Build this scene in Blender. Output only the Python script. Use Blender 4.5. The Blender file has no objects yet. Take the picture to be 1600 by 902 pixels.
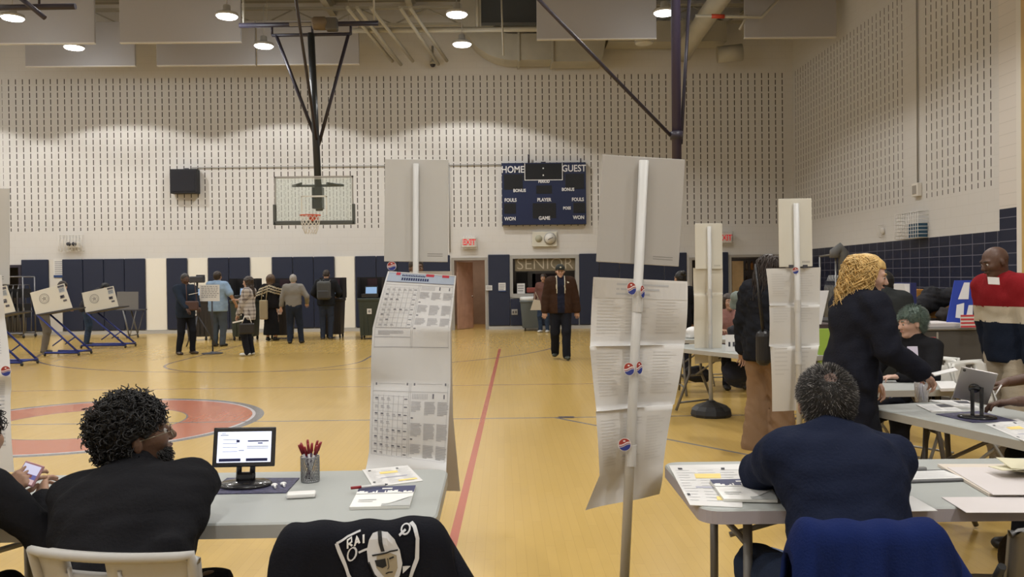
import bpy, math, random
import numpy as np
from mathutils import Vector, Matrix
random.seed(7); rng = np.random.default_rng(5)
SC = bpy.context.scene
COL = SC.collection
PI = math.pi
def R(d): return math.radians(d)
# ------------------------------------------------------------------ camera
F = 1300.0
EYE = Vector((0, 0, 1.53))
CAMROT = Matrix.Rotation(-math.atan(15/F), 3, 'Z') @ Matrix.Rotation(PI/2-math.atan(15/F), 3, 'X') @ Matrix.Rotation(R(-0.65), 3, 'Z')
cd = bpy.data.cameras.new('camera'); cam = bpy.data.objects.new('camera', cd); COL.objects.link(cam)
cam.matrix_world = Matrix.Translation(EYE) @ CAMROT.to_4x4()
cd.sensor_width = 36; cd.lens = 36*F/1600; cd.clip_end = 100; cd.clip_start = .05
SC.camera = cam
def ray(px, py): return CAMROT @ Vector(((px-800)/F, -(py-451)/F, -1))
def at(px, py, Y):
    d = ray(px, py); return EYE + d*(Y/d.y)
def onz(px, py, z):
    d = ray(px, py); return EYE + d*((z-EYE.z)/d.z)
# ------------------------------------------------------------------ materials
MATS = {}
def nd(nt, t, **kw):
    n = nt.nodes.new(t)
    for k, v in kw.items():
        if k.startswith('i_'):
            n.inputs[k[2:].replace('_', ' ')].default_value = v
        else: setattr(n, k, v)
    return n
def mat(name, col, rough=.6, metal=0, bump=0, bscale=60, var=0, vscale=6, emit=0, coat=0, spec=.5, trans=0, alpha=1, sheen=0, ior=1.45, thin=False):
    if name in MATS: return MATS[name]
    m = bpy.data.materials.new(name); m.use_nodes = True; nt = m.node_tree
    b = nt.nodes['Principled BSDF']
    b.inputs['Base Color'].default_value = (*col, 1); b.inputs['Roughness'].default_value = rough
    b.inputs['Metallic'].default_value = metal; b.inputs['Specular IOR Level'].default_value = spec
    b.inputs['Coat Weight'].default_value = coat; b.inputs['Transmission Weight'].default_value = trans
    b.inputs['Alpha'].default_value = alpha; b.inputs['Sheen Weight'].default_value = sheen; b.inputs['IOR'].default_value = ior
    if emit:
        b.inputs['Emission Color'].default_value = (*col, 1); b.inputs['Emission Strength'].default_value = emit
    if var or bump: tc = nd(nt, 'ShaderNodeTexCoord')
    if var:
        n = nd(nt, 'ShaderNodeTexNoise'); n.inputs['Scale'].default_value = vscale; n.inputs['Detail'].default_value = 4
        nt.links.new(tc.outputs['Object'], n.inputs['Vector'])
        r = nd(nt, 'ShaderNodeMapRange'); r.inputs['From Min'].default_value = .3; r.inputs['From Max'].default_value = .7
        r.inputs['To Min'].default_value = 1-var; r.inputs['To Max'].default_value = 1+var
        nt.links.new(n.outputs['Fac'], r.inputs['Value'])
        x = nd(nt, 'ShaderNodeVectorMath', operation='SCALE'); x.inputs[0].default_value = col
        nt.links.new(r.outputs['Result'], x.inputs['Scale']); nt.links.new(x.outputs['Vector'], b.inputs['Base Color'])
    if bump:
        n2 = nd(nt, 'ShaderNodeTexNoise'); n2.inputs['Scale'].default_value = bscale; n2.inputs['Detail'].default_value = 3
        nt.links.new(tc.outputs['Object'], n2.inputs['Vector'])
        bp = nd(nt, 'ShaderNodeBump'); bp.inputs['Strength'].default_value = bump; bp.inputs['Distance'].default_value = .01
        nt.links.new(n2.outputs['Fac'], bp.inputs['Height']); nt.links.new(bp.outputs['Normal'], b.inputs['Normal'])
    MATS[name] = m; return m
class G:
    """tiny node-graph helper: numbers or sockets in, socket out"""
    def __init__(s, m): s.nt = m.node_tree
    def f(s, op, a, b=0, c=0):
        n = s.nt.nodes.new('ShaderNodeMath'); n.operation = op
        for i, v in enumerate((a, b, c)):
            if isinstance(v, (int, float)): n.inputs[i].default_value = v
            else: s.nt.links.new(v, n.inputs[i])
        return n.outputs[0]
    def xyz(s, kind='Object'):
        t = s.nt.nodes.new('ShaderNodeTexCoord'); q = s.nt.nodes.new('ShaderNodeSeparateXYZ')
        s.nt.links.new(t.outputs[kind], q.inputs[0]); return q.outputs
    def mix(s, fac, a, b):
        n = s.nt.nodes.new('ShaderNodeMix'); n.data_type = 'RGBA'
        for i, v in ((0, fac), (6, a), (7, b)):
            if isinstance(v, (int, float)): n.inputs[i].default_value = v
            elif isinstance(v, tuple): n.inputs[i].default_value = (*v, 1)
            else: s.nt.links.new(v, n.inputs[i])
        return n.outputs[2]
    def between(s, x, a, b): return s.f('MULTIPLY', s.f('GREATER_THAN', x, a), s.f('LESS_THAN', x, b))
    def noise(s, scale, detail=3, vec=None):
        n = s.nt.nodes.new('ShaderNodeTexNoise'); n.inputs['Scale'].default_value = scale; n.inputs['Detail'].default_value = detail
        if vec is None:
            t = s.nt.nodes.new('ShaderNodeTexCoord'); vec = t.outputs['Object']
        s.nt.links.new(vec, n.inputs['Vector']); return n.outputs['Fac']
    def out(s, col=None, bump=None, dist=.004, strength=.6, rough=None):
        b = s.nt.nodes['Principled BSDF']
        if col is not None: s.nt.links.new(col, b.inputs['Base Color'])
        if rough is not None: s.nt.links.new(rough, b.inputs['Roughness'])
        if bump is not None:
            n = s.nt.nodes.new('ShaderNodeBump'); n.inputs['Distance'].default_value = dist; n.inputs['Strength'].default_value = strength
            s.nt.links.new(bump, n.inputs['Height']); s.nt.links.new(n.outputs[0], b.inputs['Normal'])

# ------------------------------------------------------------------ object helpers
def tag(o, label=None, cat=None, group=None, kind=None):
    if label: o['label'] = label
    if cat: o['category'] = cat
    if group: o['group'] = group
    if kind: o['kind'] = kind
    return o
def empty(name, loc, rz=0, label=None, cat=None, group=None):
    o = bpy.data.objects.new(name, None); COL.objects.link(o); o.location = loc; o.rotation_euler = (0, 0, rz)
    o.empty_display_size = .1
    return tag(o, label, cat, group)
def kids(o): return [c for c in bpy.data.objects if c.parent == o]
def copy_tree(o, parent=None):
    c = o.copy(); COL.objects.link(c); c.parent = parent
    for ch in kids(o): copy_tree(ch, c)
    return c
class MB:
    def __init__(s): s.v = []; s.f = []; s.m = []; s.s = []; s.T = Matrix.Identity(4)
    def add(s, vs, fs, mi=0, smooth=False):
        o = len(s.v); s.v += [tuple(s.T @ Vector(v)) for v in vs]
        s.f += [tuple(i+o for i in f) for f in fs]; s.m += [mi]*len(fs); s.s += [smooth]*len(fs); return s
    def box(s, c, d, mi=0, rz=0, rx=0, ry=0, bev=0):
        M = Matrix.Translation(c) @ Matrix.Rotation(rz, 4, 'Z') @ Matrix.Rotation(ry, 4, 'Y') @ Matrix.Rotation(rx, 4, 'X')
        x, y, z = d[0]/2, d[1]/2, d[2]/2
        if bev <= 0:
            vs = [M @ Vector((a*x, b*y, e*z)) for a in (-1, 1) for b in (-1, 1) for e in (-1, 1)]
            return s.add(vs, [(0, 1, 3, 2), (4, 6, 7, 5), (0, 4, 5, 1), (2, 3, 7, 6), (0, 2, 6, 4), (1, 5, 7, 3)], mi)
        b = min(bev, x*.99, y*.99, z*.99); n = 3; rings = []
        prof = [(-z, b)] + [(-z+b-b*math.cos(t*PI/2/n), b-b*math.sin(t*PI/2/n)) for t in range(1, n+1)] + [(z-b+b*math.sin(t*PI/2/n), b-b*math.cos(t*PI/2/n)) for t in range(0, n+1)]
        vs = []; C = 4*(n+1)
        for (zz, ins) in prof:
            for q, (sx, sy) in enumerate(((1, 1), (-1, 1), (-1, -1), (1, -1))):
                for t in range(n+1):
                    an = q*PI/2+t*PI/2/n; r = b-ins
                    vs.append(M @ Vector((sx*(x-b)+r*math.cos(an), sy*(y-b)+r*math.sin(an), zz)))
        fs = [(i*C+j, i*C+(j+1) % C, (i+1)*C+(j+1) % C, (i+1)*C+j) for i in range(len(prof)-1) for j in range(C)]
        fs += [tuple(reversed(range(C))), tuple(range((len(prof)-1)*C, len(prof)*C))]
        return s.add(vs, fs, mi)
    def bb(s, x0, x1, y0, y1, z0, z1, mi=0, bev=0): return s.box(((x0+x1)/2, (y0+y1)/2, (z0+z1)/2), (abs(x1-x0), abs(y1-y0), abs(z1-z0)), mi, bev=bev)
    def tube(s, pts, r, n=10, mi=0, caps=True, smooth=True, sq=(1, 1)):
        pts = [Vector(p) for p in pts]; rs = r if isinstance(r, (list, tuple)) else [r]*len(pts)
        vs = []; up = None
        for i, p in enumerate(pts):
            t = (pts[min(i+1, len(pts)-1)]-pts[max(i-1, 0)]).normalized()
            if up is None:
                up = Vector((0, 0, 1)) if abs(t.z) < .9 else Vector((0, 1, 0))
            a = t.cross(up)
            if a.length < 1e-6: a = t.orthogonal()
            a.normalize(); b = a.cross(t).normalized(); up = b
            for j in range(n):
                an = 2*PI*j/n; vs.append(p+(a*math.cos(an)*sq[0]+b*math.sin(an)*sq[1])*rs[i])
        fs = [(i*n+j, i*n+(j+1) % n, (i+1)*n+(j+1) % n, (i+1)*n+j) for i in range(len(pts)-1) for j in range(n)]
        s.add(vs, fs, mi, smooth)
        if caps:
            o = len(s.v)-len(vs)
            s.f += [tuple(o+j for j in reversed(range(n))), tuple(o+(len(pts)-1)*n+j for j in range(n))]; s.m += [mi]*2; s.s += [False]*2
        return s
    def lathe(s, prof, c=(0, 0, 0), n=24, mi=0, sx=1, sy=1, smooth=True, axis='Z'):
        c = Vector(c); vs = []
        for (r, z) in prof:
            for j in range(n):
                an = 2*PI*j/n; q = Vector((r*math.cos(an)*sx, r*math.sin(an)*sy, z))
                if axis == 'Y': q = Vector((q.x, q.z, q.y))
                if axis == 'X': q = Vector((q.z, q.x, q.y))
                vs.append(c+q)
        fs = [(i*n+j, i*n+(j+1) % n, (i+1)*n+(j+1) % n, (i+1)*n+j) for i in range(len(prof)-1) for j in range(n)]
        fs += [tuple(reversed(range(n))), tuple(range((len(prof)-1)*n, len(prof)*n))]
        return s.add(vs, fs, mi, smooth)
    def prism(s, poly, z0, z1, mi=0, M=None):
        n = len(poly); vs = [Vector((x, y, z0)) for x, y in poly]+[Vector((x, y, z1)) for x, y in poly]
        if M is not None: vs = [M @ v for v in vs]
        return s.add(vs, [tuple(reversed(range(n))), tuple(range(n, 2*n))]+[(i, (i+1) % n, n+(i+1) % n, n+i) for i in range(n)], mi)
    def quad(s, a, b, c, d, mi=0): return s.add([a, b, c, d], [(0, 1, 2, 3)], mi)
    def ball(s, c, r, n=10, mi=0, sc=(1, 1, 1)):
        prof = []
        vs = []; k = max(4, n//2+1)
        for i in range(k+1):
            th = PI*i/k
            for j in range(n):
                an = 2*PI*j/n
                vs.append((c[0]+r*sc[0]*math.sin(th)*math.cos(an), c[1]+r*sc[1]*math.sin(th)*math.sin(an), c[2]-r*sc[2]*math.cos(th)))
        fs = [(i*n+j, i*n+(j+1) % n, (i+1)*n+(j+1) % n, (i+1)*n+j) for i in range(k) for j in range(n)]
        return s.add(vs, fs, mi, True)
    def build(s, name, mats, parent=None, loc=None, rz=0, label=None, cat=None, group=None, kind=None):
        me = bpy.data.meshes.new(name); me.from_pydata([tuple(v) for v in s.v], [], s.f)
        if not isinstance(mats, (list, tuple)): mats = [mats]
        for m in mats: me.materials.append(m)
        me.polygons.foreach_set('material_index', s.m); me.polygons.foreach_set('use_smooth', s.s); me.update()
        o = bpy.data.objects.new(name, me); COL.objects.link(o); o.parent = parent
        if loc is not None: o.location = loc
        if rz: o.rotation_euler = (0, 0, rz)
        return tag(o, label, cat, group, kind)
def rrect(w, d, r, n=6):
    pts = []
    for q, (sx, sy) in enumerate(((1, 1), (-1, 1), (-1, -1), (1, -1))):
        for t in range(n+1):
            an = q*PI/2+t*PI/2/n; pts.append((sx*(w/2-r)+r*math.cos(an), sy*(d/2-r)+r*math.sin(an)))
    return pts
def text(name, body, size, loc, rot, m, parent=None, ext=.001, align='CENTER', sx=1, bold=0):
    cu = bpy.data.curves.new(name, 'FONT'); cu.body = body; cu.size = size; cu.extrude = ext; cu.align_x = align; cu.align_y = 'CENTER'
    cu.offset = bold; cu.resolution_u = 3
    t = bpy.data.objects.new(name+'_tmp', cu); me = bpy.data.meshes.new_from_object(t); bpy.data.objects.remove(t); bpy.data.curves.remove(cu)
    me.materials.clear(); me.materials.append(m); o = bpy.data.objects.new(name, me); COL.objects.link(o); o.location = loc; o.rotation_euler = rot; o.scale = (sx, 1, 1)
    o.parent = parent; return o
FACE = (PI/2, 0, 0)   # text facing the camera side (-Y)
# ------------------------------------------------------------------ implicit bodies
def smin(a, b, k):
    h = np.clip(.5+.5*(b-a)/k, 0, 1); return b+(a-b)*h-k*h*(1-h)
class Prim:
    __slots__ = 'a b ra rb s Rm k'.split()
    def __init__(p, a, b=None, ra=.05, rb=None, s=(1, 1, 1), Rm=None, k=.03):
        p.a = np.array(a, float); p.b = np.array(a if b is None else b, float); p.ra = ra; p.rb = ra if rb is None else rb
        p.s = np.array(s, float); p.Rm = np.eye(3) if Rm is None else np.array(Rm, float); p.k = k
    def inf(p, d, k=None): return Prim(p.a, p.b, p.ra+d, p.rb+d, p.s, p.Rm, k or p.k)
    def d(p, P):
        q = ((P-p.a) @ p.Rm)/p.s; b = ((p.b-p.a) @ p.Rm)/p.s; bb = float(b @ b)
        t = np.clip(q @ b/bb, 0, 1) if bb > 1e-12 else np.zeros(len(P))
        e = q-t[:, None]*b
        return (np.sqrt((e*e).sum(1))-(p.ra+(p.rb-p.ra)*t))*p.s.min()**.5
    def box(p):
        r = max(p.ra, p.rb)*max(p.s); return np.minimum(p.a, p.b)-r, np.maximum(p.a, p.b)+r
def field(prims, P):
    d = None
    for p in prims:
        x = p.d(P); d = x if d is None else smin(d, x, p.k)
    return d
def surfnets(Fv, org, h):
    s = Fv < 0; nx, ny, nz = Fv.shape
    acc = np.zeros((nx-1, ny-1, nz-1, 3)); cnt = np.zeros((nx-1, ny-1, nz-1))
    sl = lambda ax, o, n: tuple(slice(o[i], n[i]-1+o[i]) for i in range(3))
    N = (nx, ny, nz)
    for ax in range(3):
        o1, o2 = [i for i in range(3) if i != ax]
        for u in (0, 1):
            for v in (0, 1):
                a = [0, 0, 0]; a[o1] = u; a[o2] = v; b = list(a); b[ax] = 1
                Fa = Fv[sl(ax, a, N)]; Fb = Fv[sl(ax, b, N)]; m = (Fa < 0) != (Fb < 0)
                t = np.where(m, Fa/np.where(m, Fa-Fb, 1), 0)
                for i in range(3): acc[..., i] += np.where(m, (t if i == ax else a[i]), 0)
                cnt += m
    act = cnt > 0; idx = -np.ones(act.shape, int); idx[act] = np.arange(act.sum())
    g = np.argwhere(act); vs = (g+acc[act]/cnt[act][:, None])*h+org
    fs = []
    for ax in range(3):
        o1, o2 = (ax+1) % 3, (ax+2) % 3
        a = [slice(1, -1)]*3; a[ax] = slice(0, -1); b = list(a); b[ax] = slice(1, None)
        sa = s[tuple(a)]; sb = s[tuple(b)]
        e = np.argwhere(sa != sb)
        if not len(e): continue
        flip = sa[tuple(e.T)]
        e = e.copy()
        for i in range(3):
            if i != ax: e[:, i] += 1
        def c(u, v):
            q = e.copy(); q[:, o1] -= u; q[:, o2] -= v; return idx[tuple(q.T)]
        Q = np.stack([c(1, 1), c(0, 1), c(0, 0), c(1, 0)], 1)
        Q[~flip] = Q[~flip][:, ::-1]; fs.append(Q)
    return vs, (np.concatenate(fs) if fs else np.zeros((0, 4), int))
def wrinkle(P, amp, fr, seed):
    r = np.random.default_rng(seed); o = np.zeros(len(P))
    for i in range(7):
        k = r.normal(size=3)*fr*(1+.35*i); k[2] *= 1.3; o += np.sin(P @ k+r.uniform(0, 6.3)+1.3*np.sin(P[:, 2]*fr*.7+i))/(1+.35*i)
    return o*amp/2
def mesh_field(prims, h, cut=None, wr=None, pad=.03):
    lo = np.min([p.box()[0] for p in prims], 0)-pad; hi = np.max([p.box()[1] for p in prims], 0)+pad
    n = np.ceil((hi-lo)/h).astype(int)+1
    ax = [lo[i]+np.arange(n[i])*h for i in range(3)]
    P = np.stack(np.meshgrid(*ax, indexing='ij'), -1).reshape(-1, 3)
    Fv = field(prims, P)
    near = np.abs(Fv) < .06
    if wr: Fv[near] += wrinkle(P[near], wr[0], wr[1], wr[2])
    if cut is not None: Fv = cut(P, Fv)
    return surfnets(Fv.reshape(n), lo, h)
def np_obj(name, parts, mats, parent, classify=None):
    """parts: list of (verts, quads, material index)"""
    V = []; Q = []; mi = []; o = 0
    for v, q, m in parts:
        V.append(v); Q.append(q+o); o += len(v); mi.append(np.full(len(q), m))
    V = np.concatenate(V); Q = np.concatenate(Q); mi = np.concatenate(mi)
    if classify is not None:
        c = V[Q].mean(1); mi = classify(c, mi)
    me = bpy.data.meshes.new(name)
    me.vertices.add(len(V)); me.vertices.foreach_set('co', V.astype(np.float32).ravel())
    me.loops.add(len(Q)*4); me.loops.foreach_set('vertex_index', Q.astype(np.int32).ravel())
    me.polygons.add(len(Q)); me.polygons.foreach_set('loop_start', np.arange(len(Q), dtype=np.int32)*4)
    try: me.polygons.foreach_set('loop_total', np.full(len(Q), 4, dtype=np.int32))
    except Exception: pass
    for m in (mats if isinstance(mats, (list, tuple)) else [mats]): me.materials.append(m)
    me.polygons.foreach_set('material_index', mi.astype(np.int32)); me.polygons.foreach_set('use_smooth', np.ones(len(Q), bool))
    me.update(calc_edges=True); me.validate()
    ob = bpy.data.objects.new(name, me); COL.objects.link(ob); ob.parent = parent; return ob
# ------------------------------------------------------------------ people
def rotm(x=0, y=0, z=0): return np.array((Matrix.Rotation(R(z), 3, 'Z') @ Matrix.Rotation(R(y), 3, 'Y') @ Matrix.Rotation(R(x), 3, 'X')))
def ik(a, t, l1, l2, pole):
    a = np.array(a, float); t = np.array(t, float); pole = np.array(pole, float)
    d = t-a; L = np.linalg.norm(d); u = d/L; L = min(L, (l1+l2)*.995); t = a+u*L
    x = (l1*l1-l2*l2+L*L)/(2*L); y = math.sqrt(max(l1*l1-x*x, 1e-6))
    p = pole-u*(pole @ u); p /= np.linalg.norm(p)
    return a+u*x+p*y, t
def frame_from(y, up):
    y = y/np.linalg.norm(y); x = np.cross(y, up); x /= np.linalg.norm(x); z = np.cross(x, y); return np.stack([x, y, z], 1)
def hand_prims(wr, Fm, k, side, curl, spread=1.0, thumb=0):
    """side=+1: thumb towards local +x.  palm faces -z"""
    def W(p): return wr+Fm @ (np.array([p[0]*side, p[1], p[2]])*k)
    out = [Prim(W((0, -.03, 0)), W((0, .012, 0)), .027*k, .026*k, (1, 1, 1), Fm, .01)]
    kn = [(.031, .088), (.011, .093), (-.010, .088), (-.030, .079)]
    L = [(.042, .025, .020), (.046, .029, .021), (.043, .027, .021), (.033, .021, .018)]
    for i, (x, y) in enumerate(kn):
        out.append(Prim(W((x*.55, .01, 0)), W((x, y-.004, 0)), .0155*k, .0125*k, k=.012))
        c = curl if isinstance(curl, (int, float)) else curl[i]
        an = R(c*.55); p = np.array([x, y, 0]); sp = R((1.5-i)*4*spread)
        for j, l in enumerate(L[i]):
            q = p+np.array([math.sin(sp)*math.cos(an), math.cos(an)*math.cos(sp), -math.sin(an)])*l
            r0 = (.0092, .0082, .0074)[j]; out.append(Prim(W(p), W(q), r0*k, (r0-.0008)*k, k=.003)); p = q; an += R(c)
    t0 = (.018, .02, -.006); t1 = (.044, .05, -.014-.02*thumb); t2 = (.052-.012*thumb, .078, -.022-.03*thumb); t3 = (.05-.025*thumb, .1, -.028-.04*thumb)
    out += [Prim(W(t0), W(t1), .016*k, .0115*k, k=.012), Prim(W(t1), W(t2), .0108*k, .0095*k, k=.004), Prim(W(t2), W(t3), .0095*k, .008*k, k=.004)]
    return out
def head_prims(C, Rm, k, jaw=1.0, nose=1.0):
    def W(p): return C+Rm @ (np.array(p)*k)
    def P(a, b=None, ra=.01, rb=None, s=(1, 1, 1), kk=.012): return Prim(W(a), None if b is None else W(b), ra*k, None if rb is None else rb*k, s, Rm, kk)
    pr = [P((0, -.012, .03), ra=.087, s=(.86, 1.07, .98), kk=.02), P((0, .03, -.02), (0, .04, -.07), .062, .042*jaw, (1, 1, 1), .03),
          P((0, .07, -.088), ra=.02*jaw, kk=.02), P((-.034, .066, -.018), ra=.022, kk=.02), P((.034, .066, -.018), ra=.022, kk=.02),
          P((0, .088, .016), (0, .108*nose, -.02), .008, .0125, kk=.01), P((-.011, .098, -.027), (.011, .098, -.027), .007, kk=.006),
          P((-.042, .074, .03), (.042, .074, .03), .012, kk=.014), P((-.02, .088, -.051), (.02, .088, -.051), .0075, kk=.006)]
    for s in (-1, 1):
        pr.append(P((s*.078, -.008, -.006), ra=.024, s=(.35, .7, 1.15), kk=.006))
    return pr, W
HAIRF = {}
def hair_shape(style, W, Rm, k, C):
    def P(a, b=None, ra=.01, rb=None, s=(1, 1, 1), kk=.02): return Prim(W(a), None if b is None else W(b), ra*k, None if rb is None else rb*k, s, Rm, kk)
    cap = P((0, -.022, .038), ra=.096, s=(.88, 1.04, .98))
    if style in ('short', 'crop'): return [cap, P((0, -.05, -.01), ra=.07, s=(1, .8, 1))]
    if style == 'bob': return [P((0, -.022, .035), ra=.104, s=(.95, 1.05, 1)), P((0, -.05, -.03), (0, -.055, -.1), .085, .08, (1.05, .75, 1))]
    if style == 'long':
        return [P((0, -.02, .036), ra=.103, s=(.93, 1.06, 1)), P((0, -.055, 0), (0, -.075, -.26), .085, .08, (1.05, .62, 1), .04),
                P((-.075, .01, .02), (-.085, -.02, -.2), .03, .025), P((.075, .01, .02), (.085, -.02, -.2), .03, .025)]
    if style == 'bun': return [cap, P((0, -.1, .09), ra=.045, kk=.015), P((0, -.05, -.01), ra=.07, s=(1, .8, 1))]
    return [cap]
def person(x, y, yaw, H=1.75, label='', w=1.0, lean=0, sl=0, seat=None, hl=None, hr=None, el=None, er=None, fl=None, fr=None, fyl=8, fyr=-8,
           head=(0, 0, 0), curl=(22, 22), hroll=(0, 0), skin=None, top=None, bottom=None, shoes=None, hair=None, h=.018, seed=1, z=0, depth=1.0, shrug=0,
           neckfwd=0.0, cat='person', group=None, hk=1.0, thumbs=(0, 0), hand_h=None, bow=0):
    root = empty('person', (x, y, z), R(yaw), label, cat, group)
    k = H/1.75
    pz = (seat+.09) if seat is not None else .955*k
    pel = np.array([0, 0, pz]); fine = .0055 if h <= .013 else .0085
    L = rotm(-lean, sl, 0); L2 = rotm(-(lean+bow), sl, 0)
    def up(p): return pel+L @ (np.array(p, float)*k)
    def up2(p):
        q = np.array(p, float); base = np.array([0, 0, .26]); return pel+(L @ base+L2 @ (q-base))*k
    sh = {s: up2((s*.185*(.6+.4*w), -.012, .475+shrug)) for s in (-1, 1)}
    neck0 = up2((0, -.02, .49)); HR = rotm(head[1], head[2], head[0])
    C = up2((0, .012+neckfwd, .665))
    hip = {s: pel+np.array([s*.09*k, 0, -.03*k]) for s in (-1, 1)}
    # torso
    w2 = w; tor = [Prim(pel+np.array([0, 0, -.01]), up((0, .0, .13)), .158*k*w2, .150*k*w2, (1, .68*depth, 1), L, .05),
           Prim(up((0, 0, .13)), up2((0, -.005, .33)), .148*k*w2, .165*k*w2, (1, .66*depth, 1), L2, .06),
           Prim(up2((-.07*w, -.015, .40)), up2((.07*w, -.015, .40)), .105*k*(.5+.5*w), None, (1, .9*depth, 1), L2, .06)]
    trap = [Prim(sh[-1]*.75+neck0*.25, neck0+np.array([0, 0, .01]), .052*k, .06*k, k=.05), Prim(sh[1]*.75+neck0*.25, neck0+np.array([0, 0, .01]), .052*k, .06*k, k=.05)]
    neck = [Prim(neck0+np.array([0, 0, -.02]), C+HR @ np.array([0, -.025, -.05])*k, .060*k*(.6+.4*w), .053*k*(.6+.4*w), k=.03)]
    arms = {}; hands = {}; up_a, lo_a = .285*k, .26*k
    tg = {-1: hl, 1: hr}; po = {-1: el, 1: er}
    for s in (-1, 1):
        t = tg[s] if tg[s] is not None else (s*.27*w, .06, pz-.12*k)
        e, wr = ik(sh[s], t, up_a, lo_a, po[s] if po[s] is not None else (s*.6, -1, -.1))
        arms[s] = (sh[s], e, wr)
        d = wr-e; upv = np.array([s*.9, .25, .15]) if tg[s] is None else np.array([0, 0, 1.0])
        rr = hroll[0 if s < 0 else 1]; d = d/np.linalg.norm(d)
        if abs(d @ (upv/np.linalg.norm(upv))) > .96: upv = np.array([0, 1., .1])
        Fm = frame_from(d, upv) @ rotm(0, rr, 0)
        hands[s] = (wr, Fm)
    # legs
    legs = {}; feet = {}; th, shn = .43*k, .42*k
    for s in (-1, 1):
        ft = (fl if s < 0 else fr)
        if ft is None: ft = (s*.10, 0, .085) if seat is None else (s*.13, .42, .085)
        kn, an = ik(hip[s], ft, th, shn, (s*.12, 1, .25 if seat else 0))
        legs[s] = (hip[s], kn, an); fy = fyl if s < 0 else fyr
        feet[s] = (an, rotm(0, 0, fy))
    def arm_p(s, d=0, f=1.0):
        a, e, wr = arms[s]; we = e+(wr-e)*f
        return [Prim(a, e, (.056*k*(.5+.5*w))+d, .043*k+d, k=.045), Prim(e, we, .043*k+d, (.043-.014*f)*k+d, k=.02)]
    def leg_p(s, d=0, f=1.0):
        a, kn, an = legs[s]; e = kn+(an-kn)*f
        return [Prim(a, kn, .088*k*(.4+.6*w)+d, .058*k+d, k=.04), Prim(kn, e, .056*k+d, (.056-.016*f)*k+d, k=.03)]
    def foot_p(s, d=0):
        an, Rf = feet[s]; g = lambda p: an+Rf @ (np.array(p)*k)
        return [Prim(g((0, -.03, -.045)), g((0, .13, -.055)), .036*k+d, .03*k+d, (1.15, 1, .8), Rf, .02), Prim(g((0, 0, 0)), g((0, .0, -.04)), .04*k+d*.5, .038*k+d*.5, k=.02)]
    body = list(tor)+trap+neck
    for s in (-1, 1): body += arm_p(s)+leg_p(s)+foot_p(s)
    hp, W = head_prims(C, HR, k*hk*1.02)
    parts = []
    v, q = mesh_field(body+hp[:2], max(h, .014)); parts.append((v, q, 0))
    v, q = mesh_field(hp+neck, fine); parts.append((v, q, 0))
    for i, s in enumerate((-1, 1)):
        wr, Fm = hands[s]
        pr = hand_prims(wr, Fm, k*.97, -s, curl[i], thumb=thumbs[i]); v, q = mesh_field(pr, hand_h or (.0042 if h <= .013 else .0075), pad=.01); parts.append((v, q, 0))
    # face details
    mf = MB(); kk = k*hk*1.02
    for s in (-1, 1):
        mf.ball(W((s*.031, .0775, .006)), .0120*kk, 10); 
    def addmb(mb, mi):
        if mb.f: parts.append((np.array(mb.v), np.array([f if len(f) == 4 else f+(f[-1],)*(4-len(f)) for f in mb.f if len(f) <= 4]), mi))
    addmb(mf, 1)
    mi_ = MB()
    for s in (-1, 1): mi_.ball(W((s*.031, .0865, .006)), .0066*kk, 8)
    addmb(mi_, 2)
    ml = MB(); ml.tube([W((-.022, .0915, -.051)), W((0, .0975, -.050)), W((.022, .0915, -.051))], [.003*kk, .0055*kk, .003*kk], 6, caps=False); addmb(ml, 3)
    mb_ = MB()
    for s in (-1, 1): mb_.tube([W((s*.016, .0935, .03)), W((s*.033, .0895, .035)), W((s*.048, .08, .03))], [.004*kk, .0045*kk, .002*kk], 6, caps=False)
    addmb(mb_, 4)
    sk = mat('skin_%.2f_%.2f' % (skin[0], skin[2]), skin, .5, bump=.1, bscale=120, var=.06)
    hm = hair['mat'] if hair else mat('brow_dark', (.03, .02, .015), .8)
    lipc = mat('lip_%.2f' % skin[0], (skin[0]*.75, skin[1]*.5, skin[2]*.55), .5)
    np_obj('body', parts, [sk, mat('eye_white', (.40, .38, .36), .4), mat('iris', (.04, .025, .02), .2), lipc, hm], root)
    if top:
        d = top.get('infl', .015)*k; sf = top.get('sleeve', .97)
        pr = [p.inf(d) for p in tor]+[p.inf(d*.8) for p in trap]
        if top.get('hem', -.1) < -.06: pr.append(Prim(pel+np.array([0, 0, .02]), pel+np.array([0, 0, top.get('hem', -.1)*k-.05]), .165*k*w+d, (.165+top.get('flare', 0))*k*w+d, (1, .72*depth, 1), k=.05))
        for s in (-1, 1): pr += arm_p(s, d, sf) if sf > 0 else [Prim(arms[s][0], arms[s][0]+(arms[s][1]-arms[s][0])*.8, .06*k+d, .055*k+d, k=.045)]
        if top.get('collar'):
            n0 = neck0+np.array([0, 0, 0]); pr.append(Prim(n0, n0+(C-n0)*top.get('collar'), .066*k+d*.6, .064*k+d*.6, k=.02))
        if top.get('hood'):
            b0 = up2((0, -.095, .46)); pr += [Prim(up2((-.08, -.06, .5)), b0, .045*k, .055*k, k=.03), Prim(up2((.08, -.06, .5)), b0, .045*k, .055*k, k=.03)]
        hem = pz+top.get('hem', -.1)*k; sat = seat is not None
        hz = top.get('neckcut', None)
        def cut(P, Fv):
            Fv = np.maximum(Fv, hem-P[:, 2])
            if hz is not None:
                dn = np.linalg.norm((P-(neck0+np.array([0, .03, .06]))), axis=1)
                Fv = np.maximum(Fv, hz-dn)
            return Fv
        v, q = mesh_field(pr, h, cut, (top.get('wr', .004), top.get('fr', 22), seed))
        o = np_obj(top.get('name', 'shirt'), [(v, q, 0)], top['mats'], root, top.get('cls'))
        if top.get('label'): o['label'] = top['label']
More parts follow.
